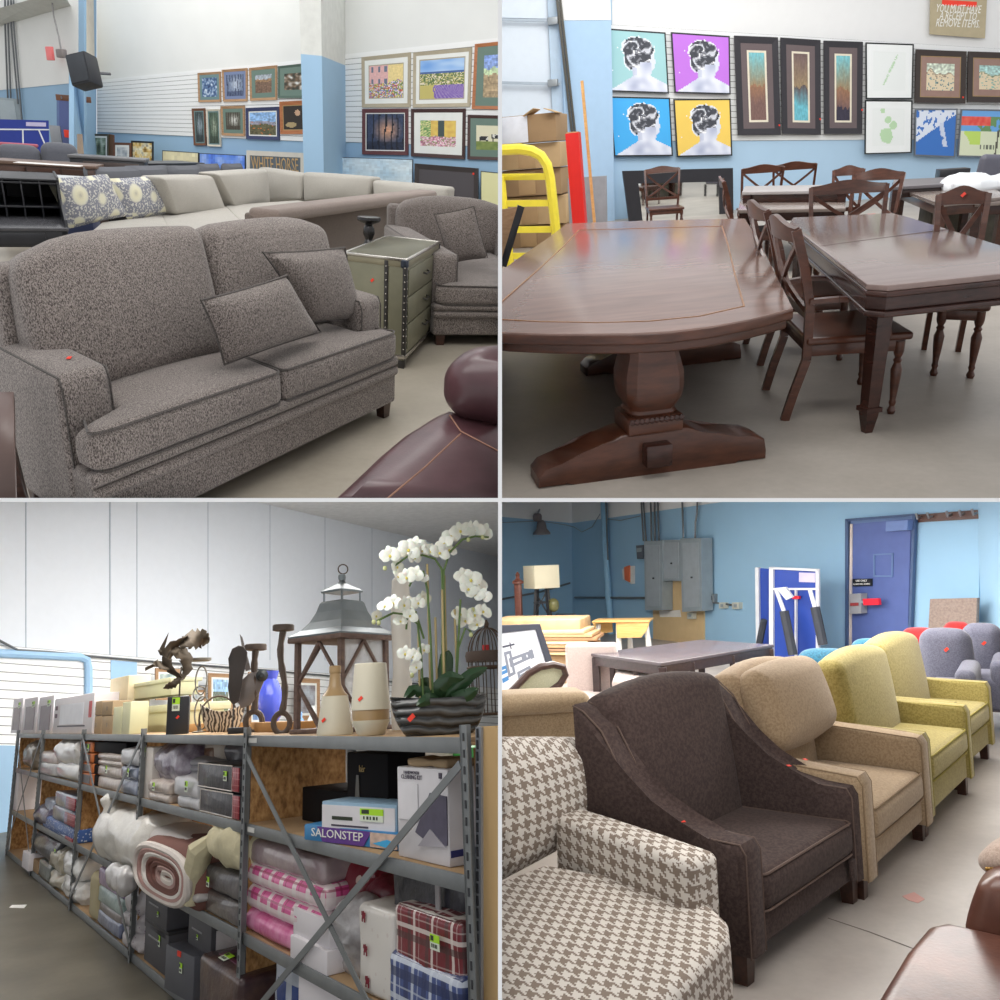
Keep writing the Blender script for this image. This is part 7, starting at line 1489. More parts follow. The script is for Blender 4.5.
pk('purple_bundle', 'dark purple bundle beside the blue bedding packs', 33, 48, 807, 826, .0, .24, WRAP('purple_bundle', (70, 66, 94), (110, 106, 130), 8, .7), 'bag', 'bundle', seed=47, z0=z3); pk('pale_blue_pack', 'pale blue pack behind the purple bundle', 44, 54, 799, 815, .05, .24, WRAP('pale_blue_pack', (130, 150, 180), (170, 184, 206), 8, .7), 'soft', 'pack', r=.03)
pk('black_bag', 'black plastic-wrapped bag on the bottom shelf of the far bays', 30, 58, 836, 862, .0, .34, WRAP('black_plastic', (24, 24, 28), (60, 60, 68), 9, .5), 'bag', 'bag', seed=51); pk('green_tint_pack', 'dull green wrapped pack on the floor shelf of the fourth bay', 38, 50, 862, 886, .0, .34, WRAP('green_tint', (84, 92, 88), (116, 124, 120), 8, .7), 'soft', 'pack', r=.03, z0=zb_)
pk('cream_quilt_bag', 'cream quilt bag with a green tag on the bottom shelf of the fourth bay', 48, 62, 846, 874, .0, .34, WRAP('cream_bag2', (164, 156, 136), (190, 184, 166), 8, .7), 'bag', 'quilt', seed=53, tagpx=(58, 851, 7, 5)); pk('cream_quilt_bag', 'lower cream quilt bag near the floor in the fourth bay', 49, 62, 872, 894, .0, .34, WRAP('cream_bag2', (164, 156, 136), (190, 184, 166), 8, .7), 'bag', 'quilt', seed=55, z0=zb_)
pk('white_roll_bag', 'upper white rolled duvet by the post in the fourth bay', 62, 78, 854, 880, .0, .34, WRAP('bright_pillow', (216, 216, 214), (232, 232, 230), 5, .9), 'bag', 'duvet', seed=57); pk('white_roll_bag', 'lower white rolled duvet by the post in the fourth bay', 60, 78, 878, 906, .0, .34, WRAP('bright_pillow', (216, 216, 214), (232, 232, 230), 5, .9), 'bag', 'duvet', seed=59, z0=zb_)
pk('white_floor_box', 'small white box at the foot of the farthest bay', 22, 28.5, 852, 871, -.05, .3, WBX, cat='box', z0=zb_); pk('brown_floor_box', 'small brown box beside the white one at the foot of the farthest bay', 28.5, 38, 858, 876, .0, .3, CARD2, cat='box', z0=zb_)
# ---- beyond the left end
T = thing('clothes_stack', 'stack of red, white and grey folded cloths beyond the left end of the shelving', 'clothes', (-3.95, 13.2, 0), 0)
for i, c_ in enumerate(((190, 190, 196), (150, 40, 60), (206, 200, 200), (190, 90, 110), (120, 120, 130), (214, 214, 216))): MB().cush((0, 0, .6 + .12 * i), (.6, .5, .11), .04, n=4).build('folded_cloth', plain('cloth_%d' % i, c_, .9), T)
MB().box((0, 0, .27), (.55, .5, .54), .02).build('stand', CARD2, T)
T = thing('cream_armchair', 'cream armchair side beyond the left end of the shelving', 'armchair', (-3.6, 12.4, 0), .3); MB().cush((0, 0, .42), (.36, .5, .5), .08, n=5).build('body', plain('cream_uph', (196, 184, 146), .9), T)
for sx in (-1, 1): MB().box((sx * .12, -.2, .09), (.04, .04, .18)).build('leg', DKWOOD, T)
tag(MB().slab([onz(x, y, .004) for x, y in ((9, 907.5), (24, 908), (27, 904.5), (12, 905))], (0, 0, 1), .003).build('paper_scrap', plain('white_paper', (232, 230, 226), .7)), 'white paper scrap on the dark floor', 'paper')
for o in bpy.data.objects:
    for k_ in ('_w', '_h', '_d'):
        if k_ in o: del o[k_]
Q = 4
FLOOR4 = concrete('pale_concrete', (168, 160, 154), (188, 181, 174))
floorpoly('floor', [(-14, .4), (12, .4), (12, 26), (-14, 26)], FLOOR4)
BL4 = plain('sky_blue_wall', (150, 190, 218), .75, var=.035, sc=.9, bump=.15, bsc=14); WH4 = plain('upper_white_wall', (230, 231, 231), .8, var=.01)
WM = Plane((-3.3, 17.7), (2.3, 11.2)); k0 = WM.hit(572, 560); WLf = Plane((k0[0] - 2.4, k0[1] - 3.2), k0[:2])
cr = WM.hit(979, 560); WR = Plane(cr[:2], (cr[0] + .55, cr[1] - 2.2))
wallpoly('wall_back', WM, [(572, 420), (979, 420), (979, 760), (572, 760)], BL4)
wallpoly('wall_back', WM, [(572, 420), (979, 420), (979, 466), (572, 523)], WH4, off=.012, t=.02)
wallpoly('wall_left', WLf, [(470, 420), (572.5, 420), (572.5, 760), (470, 760)], BL4); wallpoly('wall_left', WLf, [(470, 420), (572.5, 420), (572.5, 523), (470, 514)], WH4, off=.012, t=.02)
wallpoly('wall_right', WR, [(978, 420), (1060, 380), (1060, 1000), (978, 800)], plain('sky_blue_wall_light', (156, 194, 220), .75, var=.03, sc=.9))
# door
NV = plain('slate_blue_door', (84, 102, 160), .45, var=.05); NVF = plain('slate_blue_frame', (98, 124, 168), .5)
wallpoly('door_4', WM, [(846, 519.5), (913.5, 514), (906, 760), (846, 760)], NVF, off=.03, t=.03)
wallpoly('door_4', WM, [(852, 524), (911, 519), (904, 760), (852, 760)], NV, off=.045, t=.03)
for px in ([(845, 519), (914.5, 513.5), (914.5, 515.5), (845, 521.5)], [(845, 519), (848, 519), (848, 700), (845, 700)], [(912.5, 514), (915, 514), (908, 700), (905.5, 700)]): wallpoly('door_frame', WM, px, plain('dark_frame_edge', (70, 92, 128), .5), off=.08, t=.06)
wallpoly('door_frame', WM, [(850, 524), (852.2, 524), (851, 646), (848.5, 646)], plain('door_gap_white', (206, 196, 190), .5), off=.06, t=.02)
for px in ([(873, 554), (893, 553), (893, 554.5), (873, 555.5)], [(873, 575.5), (892.5, 575.5), (892.5, 577), (873, 577)], [(873, 554), (874.5, 554), (874.5, 577), (873, 577)], [(891.5, 553), (893, 553), (892.5, 577), (891, 577)]): wallpoly('door_trim', WM, px, NVF, off=.06, t=.02)
def wthing(name, label, cat, pl, px, th, m, off=.0, part='body', bev=.005):
    """box on a wall plane covering the pixel quad, th deep"""
    P = quad_on(pl, px, off + th); T = thing(name, label, cat, (P[2] + P[3]) / 2, math.atan2((P[1] - P[0])[1], (P[1] - P[0])[0])); L = locpts(T, P); n = (L[1] - L[0]).cross(L[3] - L[0]).normalized() * -1
    MB().slab(L, n, th).build(part, m, T, flat=True); T['_n'] = 0; return T, L, n
def onface(T, L, n, u0, v0, u1, v1, m, name, th=.01):
    q = lambda u, v: (L[0] * (1 - u) + L[1] * u) * (1 - v) + (L[3] * (1 - u) + L[2] * u) * v + n * th
    return MB().slab([q(u0, v0), q(u1, v0), q(u1, v1), q(u0, v1)], n, th * .9).build(name, m, T, flat=True)
LG = plain('pale_grey_metal', (150, 162, 168), .45, .2); DG = plain('dark_plastic', (52, 54, 60), .5)
wthing('door_closer', 'blue door closer box at the top of the blue door', 'door closer', WM, [(886, 521.5), (908, 520), (907, 530), (885.5, 531.5)], .12, plain('closer_blue', (104, 128, 180), .5), .06)
T, L, n = wthing('door_notice', 'small black notice plate on the blue door', 'sign', WM, [(852.5, 579), (872, 578.5), (872, 586), (852.5, 586.5)], .01, plain('black_plate', (26, 30, 34), .4), .06)
tb = text_mb('USE ONLY', .03, .002); put(tb, frame_of((L[0] + L[1] + L[2] + L[3]) / 4 + n * .012 + Vector((0, 0, .025)), L[1] - L[0], L[0] - L[3])); tb.build('lettering', plain('white_letters', (236, 236, 230), .6), T, flat=True)
tb = text_mb('ALARM WILL SOUND', .022, .002); put(tb, frame_of((L[0] + L[1] + L[2] + L[3]) / 4 + n * .012 - Vector((0, 0, .022)), L[1] - L[0], L[0] - L[3])); tb.build('lettering', plain('white_letters', (236, 236, 230), .6), T, flat=True)
T, L, n = wthing('exit_alarm_lock', 'grey exit alarm lock with a red push paddle on the blue door', 'lock', WM, [(849.5, 594), (861, 593.5), (861, 613.5), (849.5, 614)], .12, plain('lock_grey', (150, 152, 156), .4), .06); onface(T, L, n, .1, .45, .8, .6, plain('lock_red', (150, 60, 60), .5), 'display')
c = (L[1] + L[2]) / 2; x = (L[1] - L[0]).normalized(); c = c + Vector((0, 0, .02)); MB().bar(c, c + x * .1, .03, .03).build('arm', LG, T); MB().bar(c + x * .06, c + x * .32, .05, .09).build('paddle', plain('paddle_red', (236, 40, 60), .4), T)
# hook rack
T, L, n = wthing('hook_rack', 'dark brown wooden rack with metal hooks high on the wall right of the door', 'rack', WM, [(918, 514.5), (981, 509.5), (981, 518.5), (918, 522.5)], .03, wood('rack_brown', (70, 46, 40), (92, 62, 54)), .0, 'board')
for u in (.05, .24, .55, .75, .94):
    q_ = L[0].lerp(L[1], u).lerp(L[3].lerp(L[2], u), .35); MB().tube([q_ + n * .0, q_ + n * .07 - Vector((0, 0, .02)), q_ + n * .09 + Vector((0, 0, .05))], .016, 6).build('hook', plain('steel_grey', (170, 172, 174), .3, 1), T)
P = quad_on(WM, [(930, 599), (977, 598), (975, 650), (927, 650)], .3); tag(MB().slab(P, WM.n, .05).build('wood_board', wood('weathered_board', (128, 112, 104), (156, 140, 130), .7), flat=True), 'weathered square wooden board leaning on the wall right of the door', 'board')
# electrical group
TANB = plain('tan_plywood', (206, 180, 136), .8, var=.04)
wthing('plywood_backer', 'tan plywood backing board behind the grey electrical panels', 'board', WM, [(653, 578), (703.5, 576), (704, 650), (653, 652)], .03, TANB)
T = tag(MB().slab(quad_on(WM, [(659, 611), (680, 610), (681, 617), (660, 617)], .04), WM.n, .005).build('paint_patch', plain('paint_patch', (222, 220, 214), .8), flat=True), 'white paint patch on the plywood backing board', 'patch')
for px, lab in (([(644, 541), (662, 540.5), (662, 610.5), (645, 610)], 'left tall grey electrical panel'), ([(661, 540), (681, 540), (681, 581), (661, 581)], 'middle short grey electrical panel'), ([(680.5, 538.5), (701, 538), (702, 611), (682, 612)], 'right tall grey electrical panel')):
    T, L, n = wthing('electrical_panel', lab, 'electrical panel', WM, px, .25 if 'middle' not in lab else .2, LG, .05, 'housing'); o = onface(T, L, n, .12, .06, .9, .94, plain('panel_door_grey', (162, 172, 178), .45, .2), 'door'); onface(o, L, n, .5, .5, .62, .53, DG, 'latch', .02) if 0 else MB().box((L[0] + L[2]) / 2 + n * .02 + Vector((.04, 0, -.06)), (.03, .03, .03)).build('latch', DG, T)
for (a, b_) in (((641, 496), (643.5, 541)), ((643, 496), (646, 541)), ((650.5, 496), (651.5, 541)), ((654.5, 496), (655, 541)), ((657.5, 496), (659, 541)), ((682, 496), (683.5, 538)), ((697.5, 496), (697, 515))):
    tag(MB().tube([WM.hit(*a, .1), WM.hit(*b_, .1)], .02, 6).build('conduit', plain('steel_conduit', (120, 124, 128), .4, .6)), 'grey vertical conduit above the electrical panels, %s of seven from the left' % ('first', 'second', 'third', 'fourth', 'fifth', 'sixth', 'seventh')[[641, 643, 650.5, 654.5, 657.5, 682, 697.5].index(a[0])], 'pipe', 'conduits above the electrical panels')
tag(MB().tube([WM.hit(697, 514, .1), WM.hit(695.5, 522, .1), WM.hit(695, 540, .1)], .02, 6).build('conduit_bend', plain('steel_conduit', (120, 124, 128), .4, .6)), 'bent lower piece of the rightmost conduit', 'pipe')
tag(MB().tube([WM.hit(603.5, 495, .12), WM.hit(606, 560, .12), WM.hit(612, 650, .12)], .075, 10).build('drain_pipe', plain('pipe_blue', (140, 184, 214), .6)), 'thick blue-painted vertical pipe left of the electrical panels', 'pipe')
tag(MB().tube([WM.hit(605.5, 495, .2), WM.hit(608, 560, .2)], .02, 6).build('thin_pipe', plain('steel_conduit', (120, 124, 128), .4, .6)), 'thin grey conduit clipped to the thick blue pipe', 'pipe')
tag(MB().tube([WM.hit(575, 597.5, .1), WM.hit(646, 598, .1)], .025, 6).build('wall_conduit', plain('steel_conduit', (120, 124, 128), .4, .6)), 'horizontal grey conduit left of the electrical panels', 'pipe')
tag(MB().tube([WLf.hit(495, 600.5, .1), WLf.hit(540, 592, .1), WLf.hit(570, 583, .1)], .022, 6).build('wall_conduit', plain('steel_conduit', (120, 124, 128), .4, .6)), 'sloping grey conduit on the left wall behind the lamp', 'pipe')
b = MB().tube([WM.hit(*p, .04) for p in ((600, 514), (592, 527), (582, 532), (574, 527))] + [WLf.hit(*p, .05) for p in ((566, 525), (540, 521), (495, 523))], .01, 5); tag(b.build('loose_cable', plain('cable_grey', (140, 150, 158), .6)), 'thin cable sagging along the top of the wall into the corner', 'cable')
tag(MB().tube([WM.hit(*p, .04) for p in ((606, 519), (620, 520.5), (640, 516))], .01, 5).build('loose_cable', plain('cable_grey', (140, 150, 158), .6)), 'short thin cable sagging toward the conduits', 'cable')
T, L, n = wthing('meter_box', 'small dark grey box on the wall left of the panels', 'box', WM, [(636, 545.5), (643, 545), (643, 558), (637, 559)], .15, plain('meter_grey', (92, 98, 108), .5)); onface(T, L, n, .1, .2, .8, .5, LG, 'cover')
T, L, n = wthing('fire_alarm_box', 'orange and white alarm box on the wall', 'alarm', WM, [(622, 569), (631, 566), (631, 584), (623, 579)], .1, plain('alarm_white', (214, 212, 206), .5)); onface(T, L, n, .4, -.05, .95, .9, plain('alarm_orange', (214, 110, 70), .5), 'strobe', .04)
for i, px in enumerate(([(707, 594), (714, 594), (714, 602), (707, 602)], [(719, 602.5), (725, 602.5), (725, 608.5), (719, 608.5)], [(732, 602.5), (739, 602.5), (739, 609), (732, 609)])):
    T, L, n = wthing('outlet_box', 'small outlet box on the blue wall, %s of three right of the panels' % ('left', 'middle', 'right')[i], 'outlet', WM, px, .08, plain('outlet_grey', (120, 130, 136), .5) if i == 0 else plain('outlet_cream', (196, 198, 186), .5)); onface(T, L, n, .3, .25, .7, .75, DG if i == 0 else LG, 'socket')
tag(MB().tube([WM.hit(702, 601, .05), WM.hit(740, 606, .05)], .018, 6).build('wall_conduit', plain('steel_conduit', (120, 124, 128), .4, .6)), 'short grey conduit joining the three outlet boxes', 'pipe')
T, L, n = wthing('switch_box', 'small grey switch box between the electrical panels', 'switch', WM, [(661.5, 592), (668, 592), (668, 599), (661.5, 599)], .08, LG, .04); onface(T, L, n, .3, .3, .7, .7, DG, 'switch')
T, L, n = wthing('switch_box', 'small pale box under the right electrical panel', 'switch', WM, [(687, 612.5), (693, 612.5), (693, 619), (687, 619)], .08, plain('outlet_cream', (196, 198, 186), .5), .04); onface(T, L, n, .3, .3, .7, .7, LG, 'switch')
# bell
P = WLf.hit(540, 520, .25); T = thing('alarm_bell', 'grey bell-shaped horn mounted high on the left wall', 'bell', P); MB().lathe([(.2, -.34), (.2, -.3), (.12, -.2), (.1, -.06), (.04, 0)], (.03, 0, 0), 18).build('horn', plain('bell_grey', (134, 128, 130), .5, .3), T); MB().cush((-.06, 0, .06), (.2, .18, .2), .07, n=4).build('driver', plain('bell_dark', (112, 104, 106), .5), T); MB().bar((-.06, 0, .12), (-.06, .25, .26), .03, .03).build('bracket', LG, T)
# ping pong table
PPL = Plane(WM.hit(756, 600, .95)[:2], WM.hit(818, 600, .75)[:2]); PBL = plain('pingpong_blue4', (34, 68, 160), .45, var=.03); WF = plain('white_frame_metal', (214, 218, 224), .4)
P = quad_on(PPL, [(769, 568), (817, 570), (818, 700), (769, 700)]); T = thing('ping_pong_table', 'folded blue ping pong table standing on end left of the blue door', 'table', (P[2] + P[3]) / 2, math.atan2((P[1] - P[0])[1], (P[1] - P[0])[0])); T.location = T.location
L = locpts(T, P); n = (L[1] - L[0]).cross(L[3] - L[0]).normalized() * -1; MB().slab(L, n, .05).build('table_half', PBL, T, flat=True)
q = lambda px, o: [k for k in locpts(T, quad_on(PPL, px, o))]
MB().slab(q([(755.5, 568), (771, 569), (771, 700), (757, 700)], -.4), n, .05).build('table_half', PBL, T, flat=True); MB().slab(q([(755, 567.5), (758.5, 567.5), (760, 700), (756.5, 700)], -.36), n, .06).build('frame_edge', WF, T, flat=True)
for px in ([(769, 567), (773, 567), (773, 700), (769, 700)], [(815.5, 569), (818.5, 569), (819, 700), (816, 700)], [(769, 567), (818, 569), (818, 571.5), (769, 569)], [(773, 588), (816, 588), (816, 590), (773, 590)], [(794.5, 590), (796, 590), (796, 700), (794.5, 700)]): MB().slab(q(px, .04), n, .04).build('frame_edge', WF, T, flat=True)
MB().slab(q([(799, 572.5), (815, 573), (815, 582.5), (799, 582)], .02), n, .01).build('paper_label', plain('lilac_paper', (196, 190, 222), .7), T, flat=True)
for a, b_, c_ in (((776, 589), (784, 611), (793, 655)), ((810, 590), (815, 607), (823, 645))):
    A, B2, C2 = [locpts(T, [PPL.hit(*p, .25)])[0] for p in (a, b_, c_)]; MB().tube([A, B2], .03, 6).build('leg_tube', WF, T); MB().tube([B2, C2], .065, 8).build('foam_grip', plain('foam_black', (58, 62, 70), .8), T)
MB().slab(q([(776, 588), (785, 587), (792, 597), (786, 600)], .3), n, .05).build('bracket', WF, T, flat=True); MB().slab(q([(792, 596), (799, 596), (799, 599), (792, 599)], .06), n, .04).build('red_knob', plain('paddle_red', (236, 40, 60), .4), T, flat=True)
A = locpts(T, [PPL.hit(757, 655, -.2), PPL.hit(764, 620, -.1)]); MB().tube(A, .05, 6).build('foam_grip', plain('foam_black', (58, 62, 70), .8), T)
# ---- back-left cluster
T = thing('newel_post', 'turned dark brown wooden post standing at the far left', 'post', onz(515, 650, 0) * np.array([1, 1, 0])); p0 = Plane((-9, 12.5), (9, 12.5)).hit(511, 578); p1 = Plane((-9, 12.5), (9, 12.5)).hit(520, 640); T.matrix_world = ROOM[4] @ Matrix.Translation(Vector((p1[0], p1[1], 0)))
MB().box((0, 0, p0[2] / 2), (.11, .11, p0[2] - .1), .01).build('shaft', wood('newel', (92, 50, 40), (116, 68, 54)), T); MB().lathe([(.1, p0[2] - .1), (.1, p0[2] - .06), (.05, p0[2] - .03), (.03, p0[2]), (.04, p0[2] + .05), (.01, p0[2] + .1)], seg=14).build('cap', wood('newel', (92, 50, 40), (116, 68, 54)), T)
PLm = Plane((-9, 13.0), (9, 13.0)); a, b_, c_, d_ = [PLm.hit(*p) for p in ((522, 566), (560, 566), (545, 588), (545, 620))]
T = thing('table_lamp', 'lamp with a cream rectangular shade and black lattice base', 'lamp', ((a[0] + b_[0]) / 2, 13.0, d_[2])); w = b_[0] - a[0]; zt = a[2] - d_[2]; zb = c_[2] - d_[2]
SHD = plain('lamp_shade_cream', (232, 224, 196), .8, var=.01); b = MB(); b.box((0, 0, (zt + zb) / 2), (w * .72, w * .6, zt - zb), .004, R=E3(rz=.75)); b.build('lamp_shade', SHD, T)
for sx in (-1, 1):
    for sy in (-1, 1): MB().bar((sx * .13, sy * .1, 0), (sx * .09, sy * .08, zb), .035, .035).build('base_leg', BLKWOOD, T)
MB().bar((-.12, -.1, .1), (.1, -.08, zb - .06), .02, .02).build('lattice', BLKWOOD, T); MB().bar((.12, -.1, .1), (-.1, -.08, zb - .06), .02, .02).build('lattice', BLKWOOD, T)
for z_ in (.02, zb * .55): MB().box((0, 0, z_), (.26, .22, .03)).build('cross_bar', BLKWOOD, T)
MB().cush((.17, .1, zb * .45), (.2, .2, .24), .1, n=3).build('globe', plain('olive_glass', (120, 118, 76), .2), T, label='olive glass globe beside the base')
P = onz(566, 640, 0); T = thing('rounded_chair', 'dark rounded chair back beyond the wood pile', 'chair', (Plane((-9, 13.4), (9, 13.4)).hit(566, 617)[0], 13.4, 0)); hz = Plane((-9, 13.4), (9, 13.4)).hit(566, 613.5)[2]; MB().cush((0, 0, hz - .25), (.42, .12, .5), .12, n=5).build('backrest', plain('slate_chair', (66, 76, 92), .6), T); MB().cush((0, -.25, .42), (.42, .4, .12), .05).build('seat', plain('slate_chair', (66, 76, 92), .6), T)
for sx in (-1, 1):
    for sy in (-.42, -.08): MB().box((sx * .17, sy, .18), (.03, .03, .37)).build('leg', BLKWOOD, T)
# wood pile
WPc = [(206, 178, 136), (190, 154, 112), (160, 120, 84), (214, 190, 150), (176, 140, 100), (146, 112, 84), (198, 166, 124)]
P = Plane((-9, 10.2), (9, 10.2))
a, b_ = P.hit(490, 620.5), P.hit(580, 621); pz = a[2]
tag(MB().box((0, 0, -.1), (b_[0] - a[0], .8, .2), .02).noise(.01, 6).build('wood_slab', plain('live_edge_slab', (186, 156, 116), .7, var=.15, sc=5), loc=((a[0] + b_[0]) / 2, 10.6, pz)), 'thick pale wood slab lying on top of the plank pile', 'slab')
for i in range(7):
    x0, x1, y0 = 505 + i * 2, 588 + (i % 3) * 4 - (3 if i == 0 else 0), 631 + i * 3.6
    pl = Plane((-9, 10.1), (9, 10.1)); a, b_ = pl.hit(x0, y0), pl.hit(x1, y0 + 2.6); tag(MB().box((0, 0, 0), (b_[0] - a[0], .7, max(.025, a[2] - b_[2])), .006).build('wood_plank', plain('plank_%d' % i, WPc[i], .7, var=.12, sc=6), loc=((a[0] + b_[0]) / 2, 10.45, (a[2] + b_[2]) / 2), yaw=.03 * (i % 3 - 1)), 'flat wooden plank in the pile behind the beige chair, %s from the top' % ('first', 'second', 'third', 'fourth', 'fifth', 'sixth', 'seventh')[i], 'plank', 'planks in the wood pile')
T = thing('pile_stand', 'low stand holding the plank pile', 'stand', ((P.hit(545, 640)[0]), 10.5, 0)); zz = Plane((-9, 10.1), (9, 10.1)).hit(540, 657)[2]; MB().box((0, 0, zz / 2), (.9, .6, zz), .01).build('body', CARD2, T)
# drop leaf table
pl = Plane((-9, 11.3), (9, 11.0)); zt = (pl.hit(592, 621)[2] + pl.hit(650, 620)[2]) / 2; a, b_ = pl.hit(592, 621), pl.hit(650, 621)
T = thing('drop_leaf_table', 'honey wood drop-leaf table with white legs near the electrical panels', 'table', ((a[0] + b_[0]) / 2, 11.3, 0)); w = b_[0] - a[0]; HON = wood('honey_wood', (190, 148, 84), (214, 174, 108), .4)
MB().box((0, .1, zt - .015), (w, .5, .03), .01).build('table_top', HON, T); LL = locpts(T, [pl.hit(*p) for p in ((616, 622), (650, 621), (647, 630), (641, 637.5), (617, 638))]); MB().slab(LL, (0, -1, 0), .03).build('drop_leaf', HON, T); LL = locpts(T, [pl.hit(*p, -.3) for p in ((592, 622), (612, 622), (613, 632), (598, 634))]); MB().slab(LL, (0, -1, 0), .03).build('drop_leaf', HON, T)
WLg = plain('white_turned_leg', (226, 224, 218), .4)
for (x0, x1, y0) in ((597, 595, .02), (617, 618, -.02), (645, 648, .02), (624, 626, .35)):
    A, B2 = locpts(T, [pl.hit(x0, 625), pl.hit(x1, 650)]); B2 = A + (B2 - A) * (A.z / max(.01, (A.z - B2.z))); MB().tube([(A.x, y0, A.z), (A.x * .4 + B2.x * .6, y0, A.z * .4), (B2.x, y0, 0)], [.035, .045, .022], 8).build('leg', WLg, T)
# dark dining table
DK4 = wood('espresso_table', (44, 34, 36), (64, 50, 50), .3); DK4T = plain('espresso_top', (84, 76, 80), .22, var=.06)
P = [onz(x, y, .76) for x, y in ((591, 653.5), (661, 663), (774, 644.5), (701, 639.5))]; c = sum(P) / 4; T = thing('counter_table', 'dark espresso rectangular dining table behind the armchairs', 'table', (c[0], c[1], 0)); L = locpts(T, P)
tabletop(T, 'table_top', L, .03, DK4T, .005); tabletop(T, 'apron', shrink(L, .985), .085, DK4, .004, -.03)
for i in range(4):
    p = L[i].lerp(sum(L, Vector()) / 4, .05); MB().box((p.x, p.y, .36), (.07, .07, .72), .004).build('leg', DK4, T, flat=True)
for t in (.25, .62):
    for e in (0, 2): p = L[1].lerp(L[2], t) if e == 0 else L[0].lerp(L[1], t); p = p.lerp(sum(L, Vector()) / 4, .06); MB().box((p.x, p.y, .36), (.05, .05, .72), .004).build('inner_leg', DK4, T, flat=True)
P = [onz(x, y, .7605) for x, y in ((682, 641.5), (690, 641), (691, 642), (683, 642.5))]
# beige chair
PNK = fabric('beige_pink_upholstery', (186, 170, 164), (200, 184, 178), 120, .25)
fb = fit([(-.5, .4, 'back', 552, 650), (.2, .4, 'back', 586, 648), (.5, -.4, 'arm', 620, 683, .7), (.22, -.0, 'arm', 580, 677)], (-1.4, 6.9, .2, .8, .8), {'back': .86, 'arm': .6}, 60, 'beige')
T = thing('beige_chair', 'pinkish beige square armchair behind the tan sofa', 'armchair', (-1.45, 7.3, 0), .1); MB().cush((0, .1, .45), (.52, .16, .8), .04, n=5).build('backrest', PNK, T); MB().cush((.12, -.3, .22), (.9, .8, .34), .05, n=5).build('seat', PNK, T); MB().cush((.42, -.35, .3), (.36, .8, .62), .04, n=5).build('arm', PNK, T); sticker(T, (.14, .02, .72), .02, (0, -1, 0))
# poster
pl = Plane((-1.9, 5.2), (-1.0, 6.1)); P = quad_on(pl, [(455, 627), (540, 624), (556, 672), (470, 740)])
T = thing('framed_poster', 'leaning white poster with grey floor-plan shapes in a dark frame', 'picture', (P[2] + P[3]) / 2, math.atan2((P[1] - P[0])[1], (P[1] - P[0])[0])); L = locpts(T, P); nn = (L[1] - L[0]).cross(L[3] - L[0]).normalized() * -1; I = inset_f(L, .07, .1); b = MB()
for i in range(4): b.hexa([L[i], L[(i + 1) % 4], I[(i + 1) % 4], I[i]] + [k - nn * .03 for k in (L[i], L[(i + 1) % 4], I[(i + 1) % 4], I[i])])
bmesh.ops.recalc_face_normals(b.bm, faces=b.bm.faces); b.build('frame', plain('slate_frame', (62, 66, 80), .5), T, flat=True)
def plan(u, v):
    bg = (222, 226, 238)
    def rr(u0, v0, u1, v1, t=.035): return u0 < u < u1 and v0 < v < v1 and not (u0 + t < u < u1 - t and v0 + t * 1.4 < v < v1 - t * 1.4)
    if rr(.55, .42, .78, .56) or rr(.72, .42, .84, .56) or rr(.62, .68, .8, .8) or rr(.5, .3, .6, .7): return (128, 134, 150)
    if rr(.4, .5, .52, .62) or rr(.42, .66, .5, .74): return (70, 130, 190)
    if .5 < u < .66 and .2 < v < .24 or .6 < u < .62 and .16 < v < .28: return (70, 74, 90)
    if .84 < u < .89 and .4 < v < .58: return (128, 134, 150)
    if .52 < u < .9 and .86 < v < .92: return (150, 156, 170)
    return bg
painted('print', [k - nn * .008 for k in I], plan, T, n=60)
# cane-back chair
pl = Plane((-1.55, 4.95), (-.75, 5.5)); T = thing('cane_back_chair', 'dark wooden oval-framed chair with pale green fabric back', 'chair', pl.hit(535, 700) * np.array([1, 1, 0])); 
pts = [(480, 712), (495, 704), (505, 698), (517, 686), (528, 674), (540, 667), (553, 664.5), (563, 667), (565.5, 675), (560, 684), (549, 692), (538, 699), (525, 712)]
LL = locpts(T, [pl.hit(*p) for p in pts]); MB().tube(LL, .026, 8).build('frame', wood('cane_frame', (60, 42, 40), (84, 62, 56)), T); MB().slab(LL, (0, -1, 0), .03).build('fabric_back', fabric('pale_green_weave', (176, 178, 152), (206, 206, 184), 260, .3), T)
LL = locpts(T, [pl.hit(567, 676, -.25), pl.hit(562, 690, -.25), pl.hit(556, 702, -.25)])
MB().cush((-.15, -.3, .42), (.5, .5, .1), .04).build('seat', fabric('pale_green_weave', (176, 178, 152), (206, 206, 184), 260, .3), T)
for sx in (-.38, .1):
    for sy in (-.5, -.1): MB().box((sx, sy, .19), (.04, .04, .38)).build('leg', DKWOOD, T)
# tan sofa behind the houndstooth chair
TANF = fabric('tan_microsuede', (150, 130, 104), (172, 152, 124), 90, .2); TANP = plain('tan_piping', (128, 106, 80), .8)
pl = Plane((-2.2, 3.9), (-.6, 4.7)); P = quad_on(pl, [(470, 694), (570, 691), (575, 770), (470, 780)]); T = thing('tan_sofa', 'tan microsuede sofa seen from behind the houndstooth chair', 'sofa', (pl.hit(530, 760) * np.array([1, 1, 0]))); 
cushpx(T, 'back_roll', TANF, pl, [(440, 696), (585, 689), (585, 708), (440, 716)], .3, r=.09, off=-.05, puff=.02); cushpx(T, 'back_panel', TANF, pl, [(440, 706), (585, 698), (590, 900), (440, 930)], .14, r=.03, off=-.05, puff=0)
LL = locpts(T, [pl.hit(*p, .08) for p in ((440, 716), (500, 713), (585, 708))]); MB().tube(LL, .008, 6).build('piping', TANP, T)
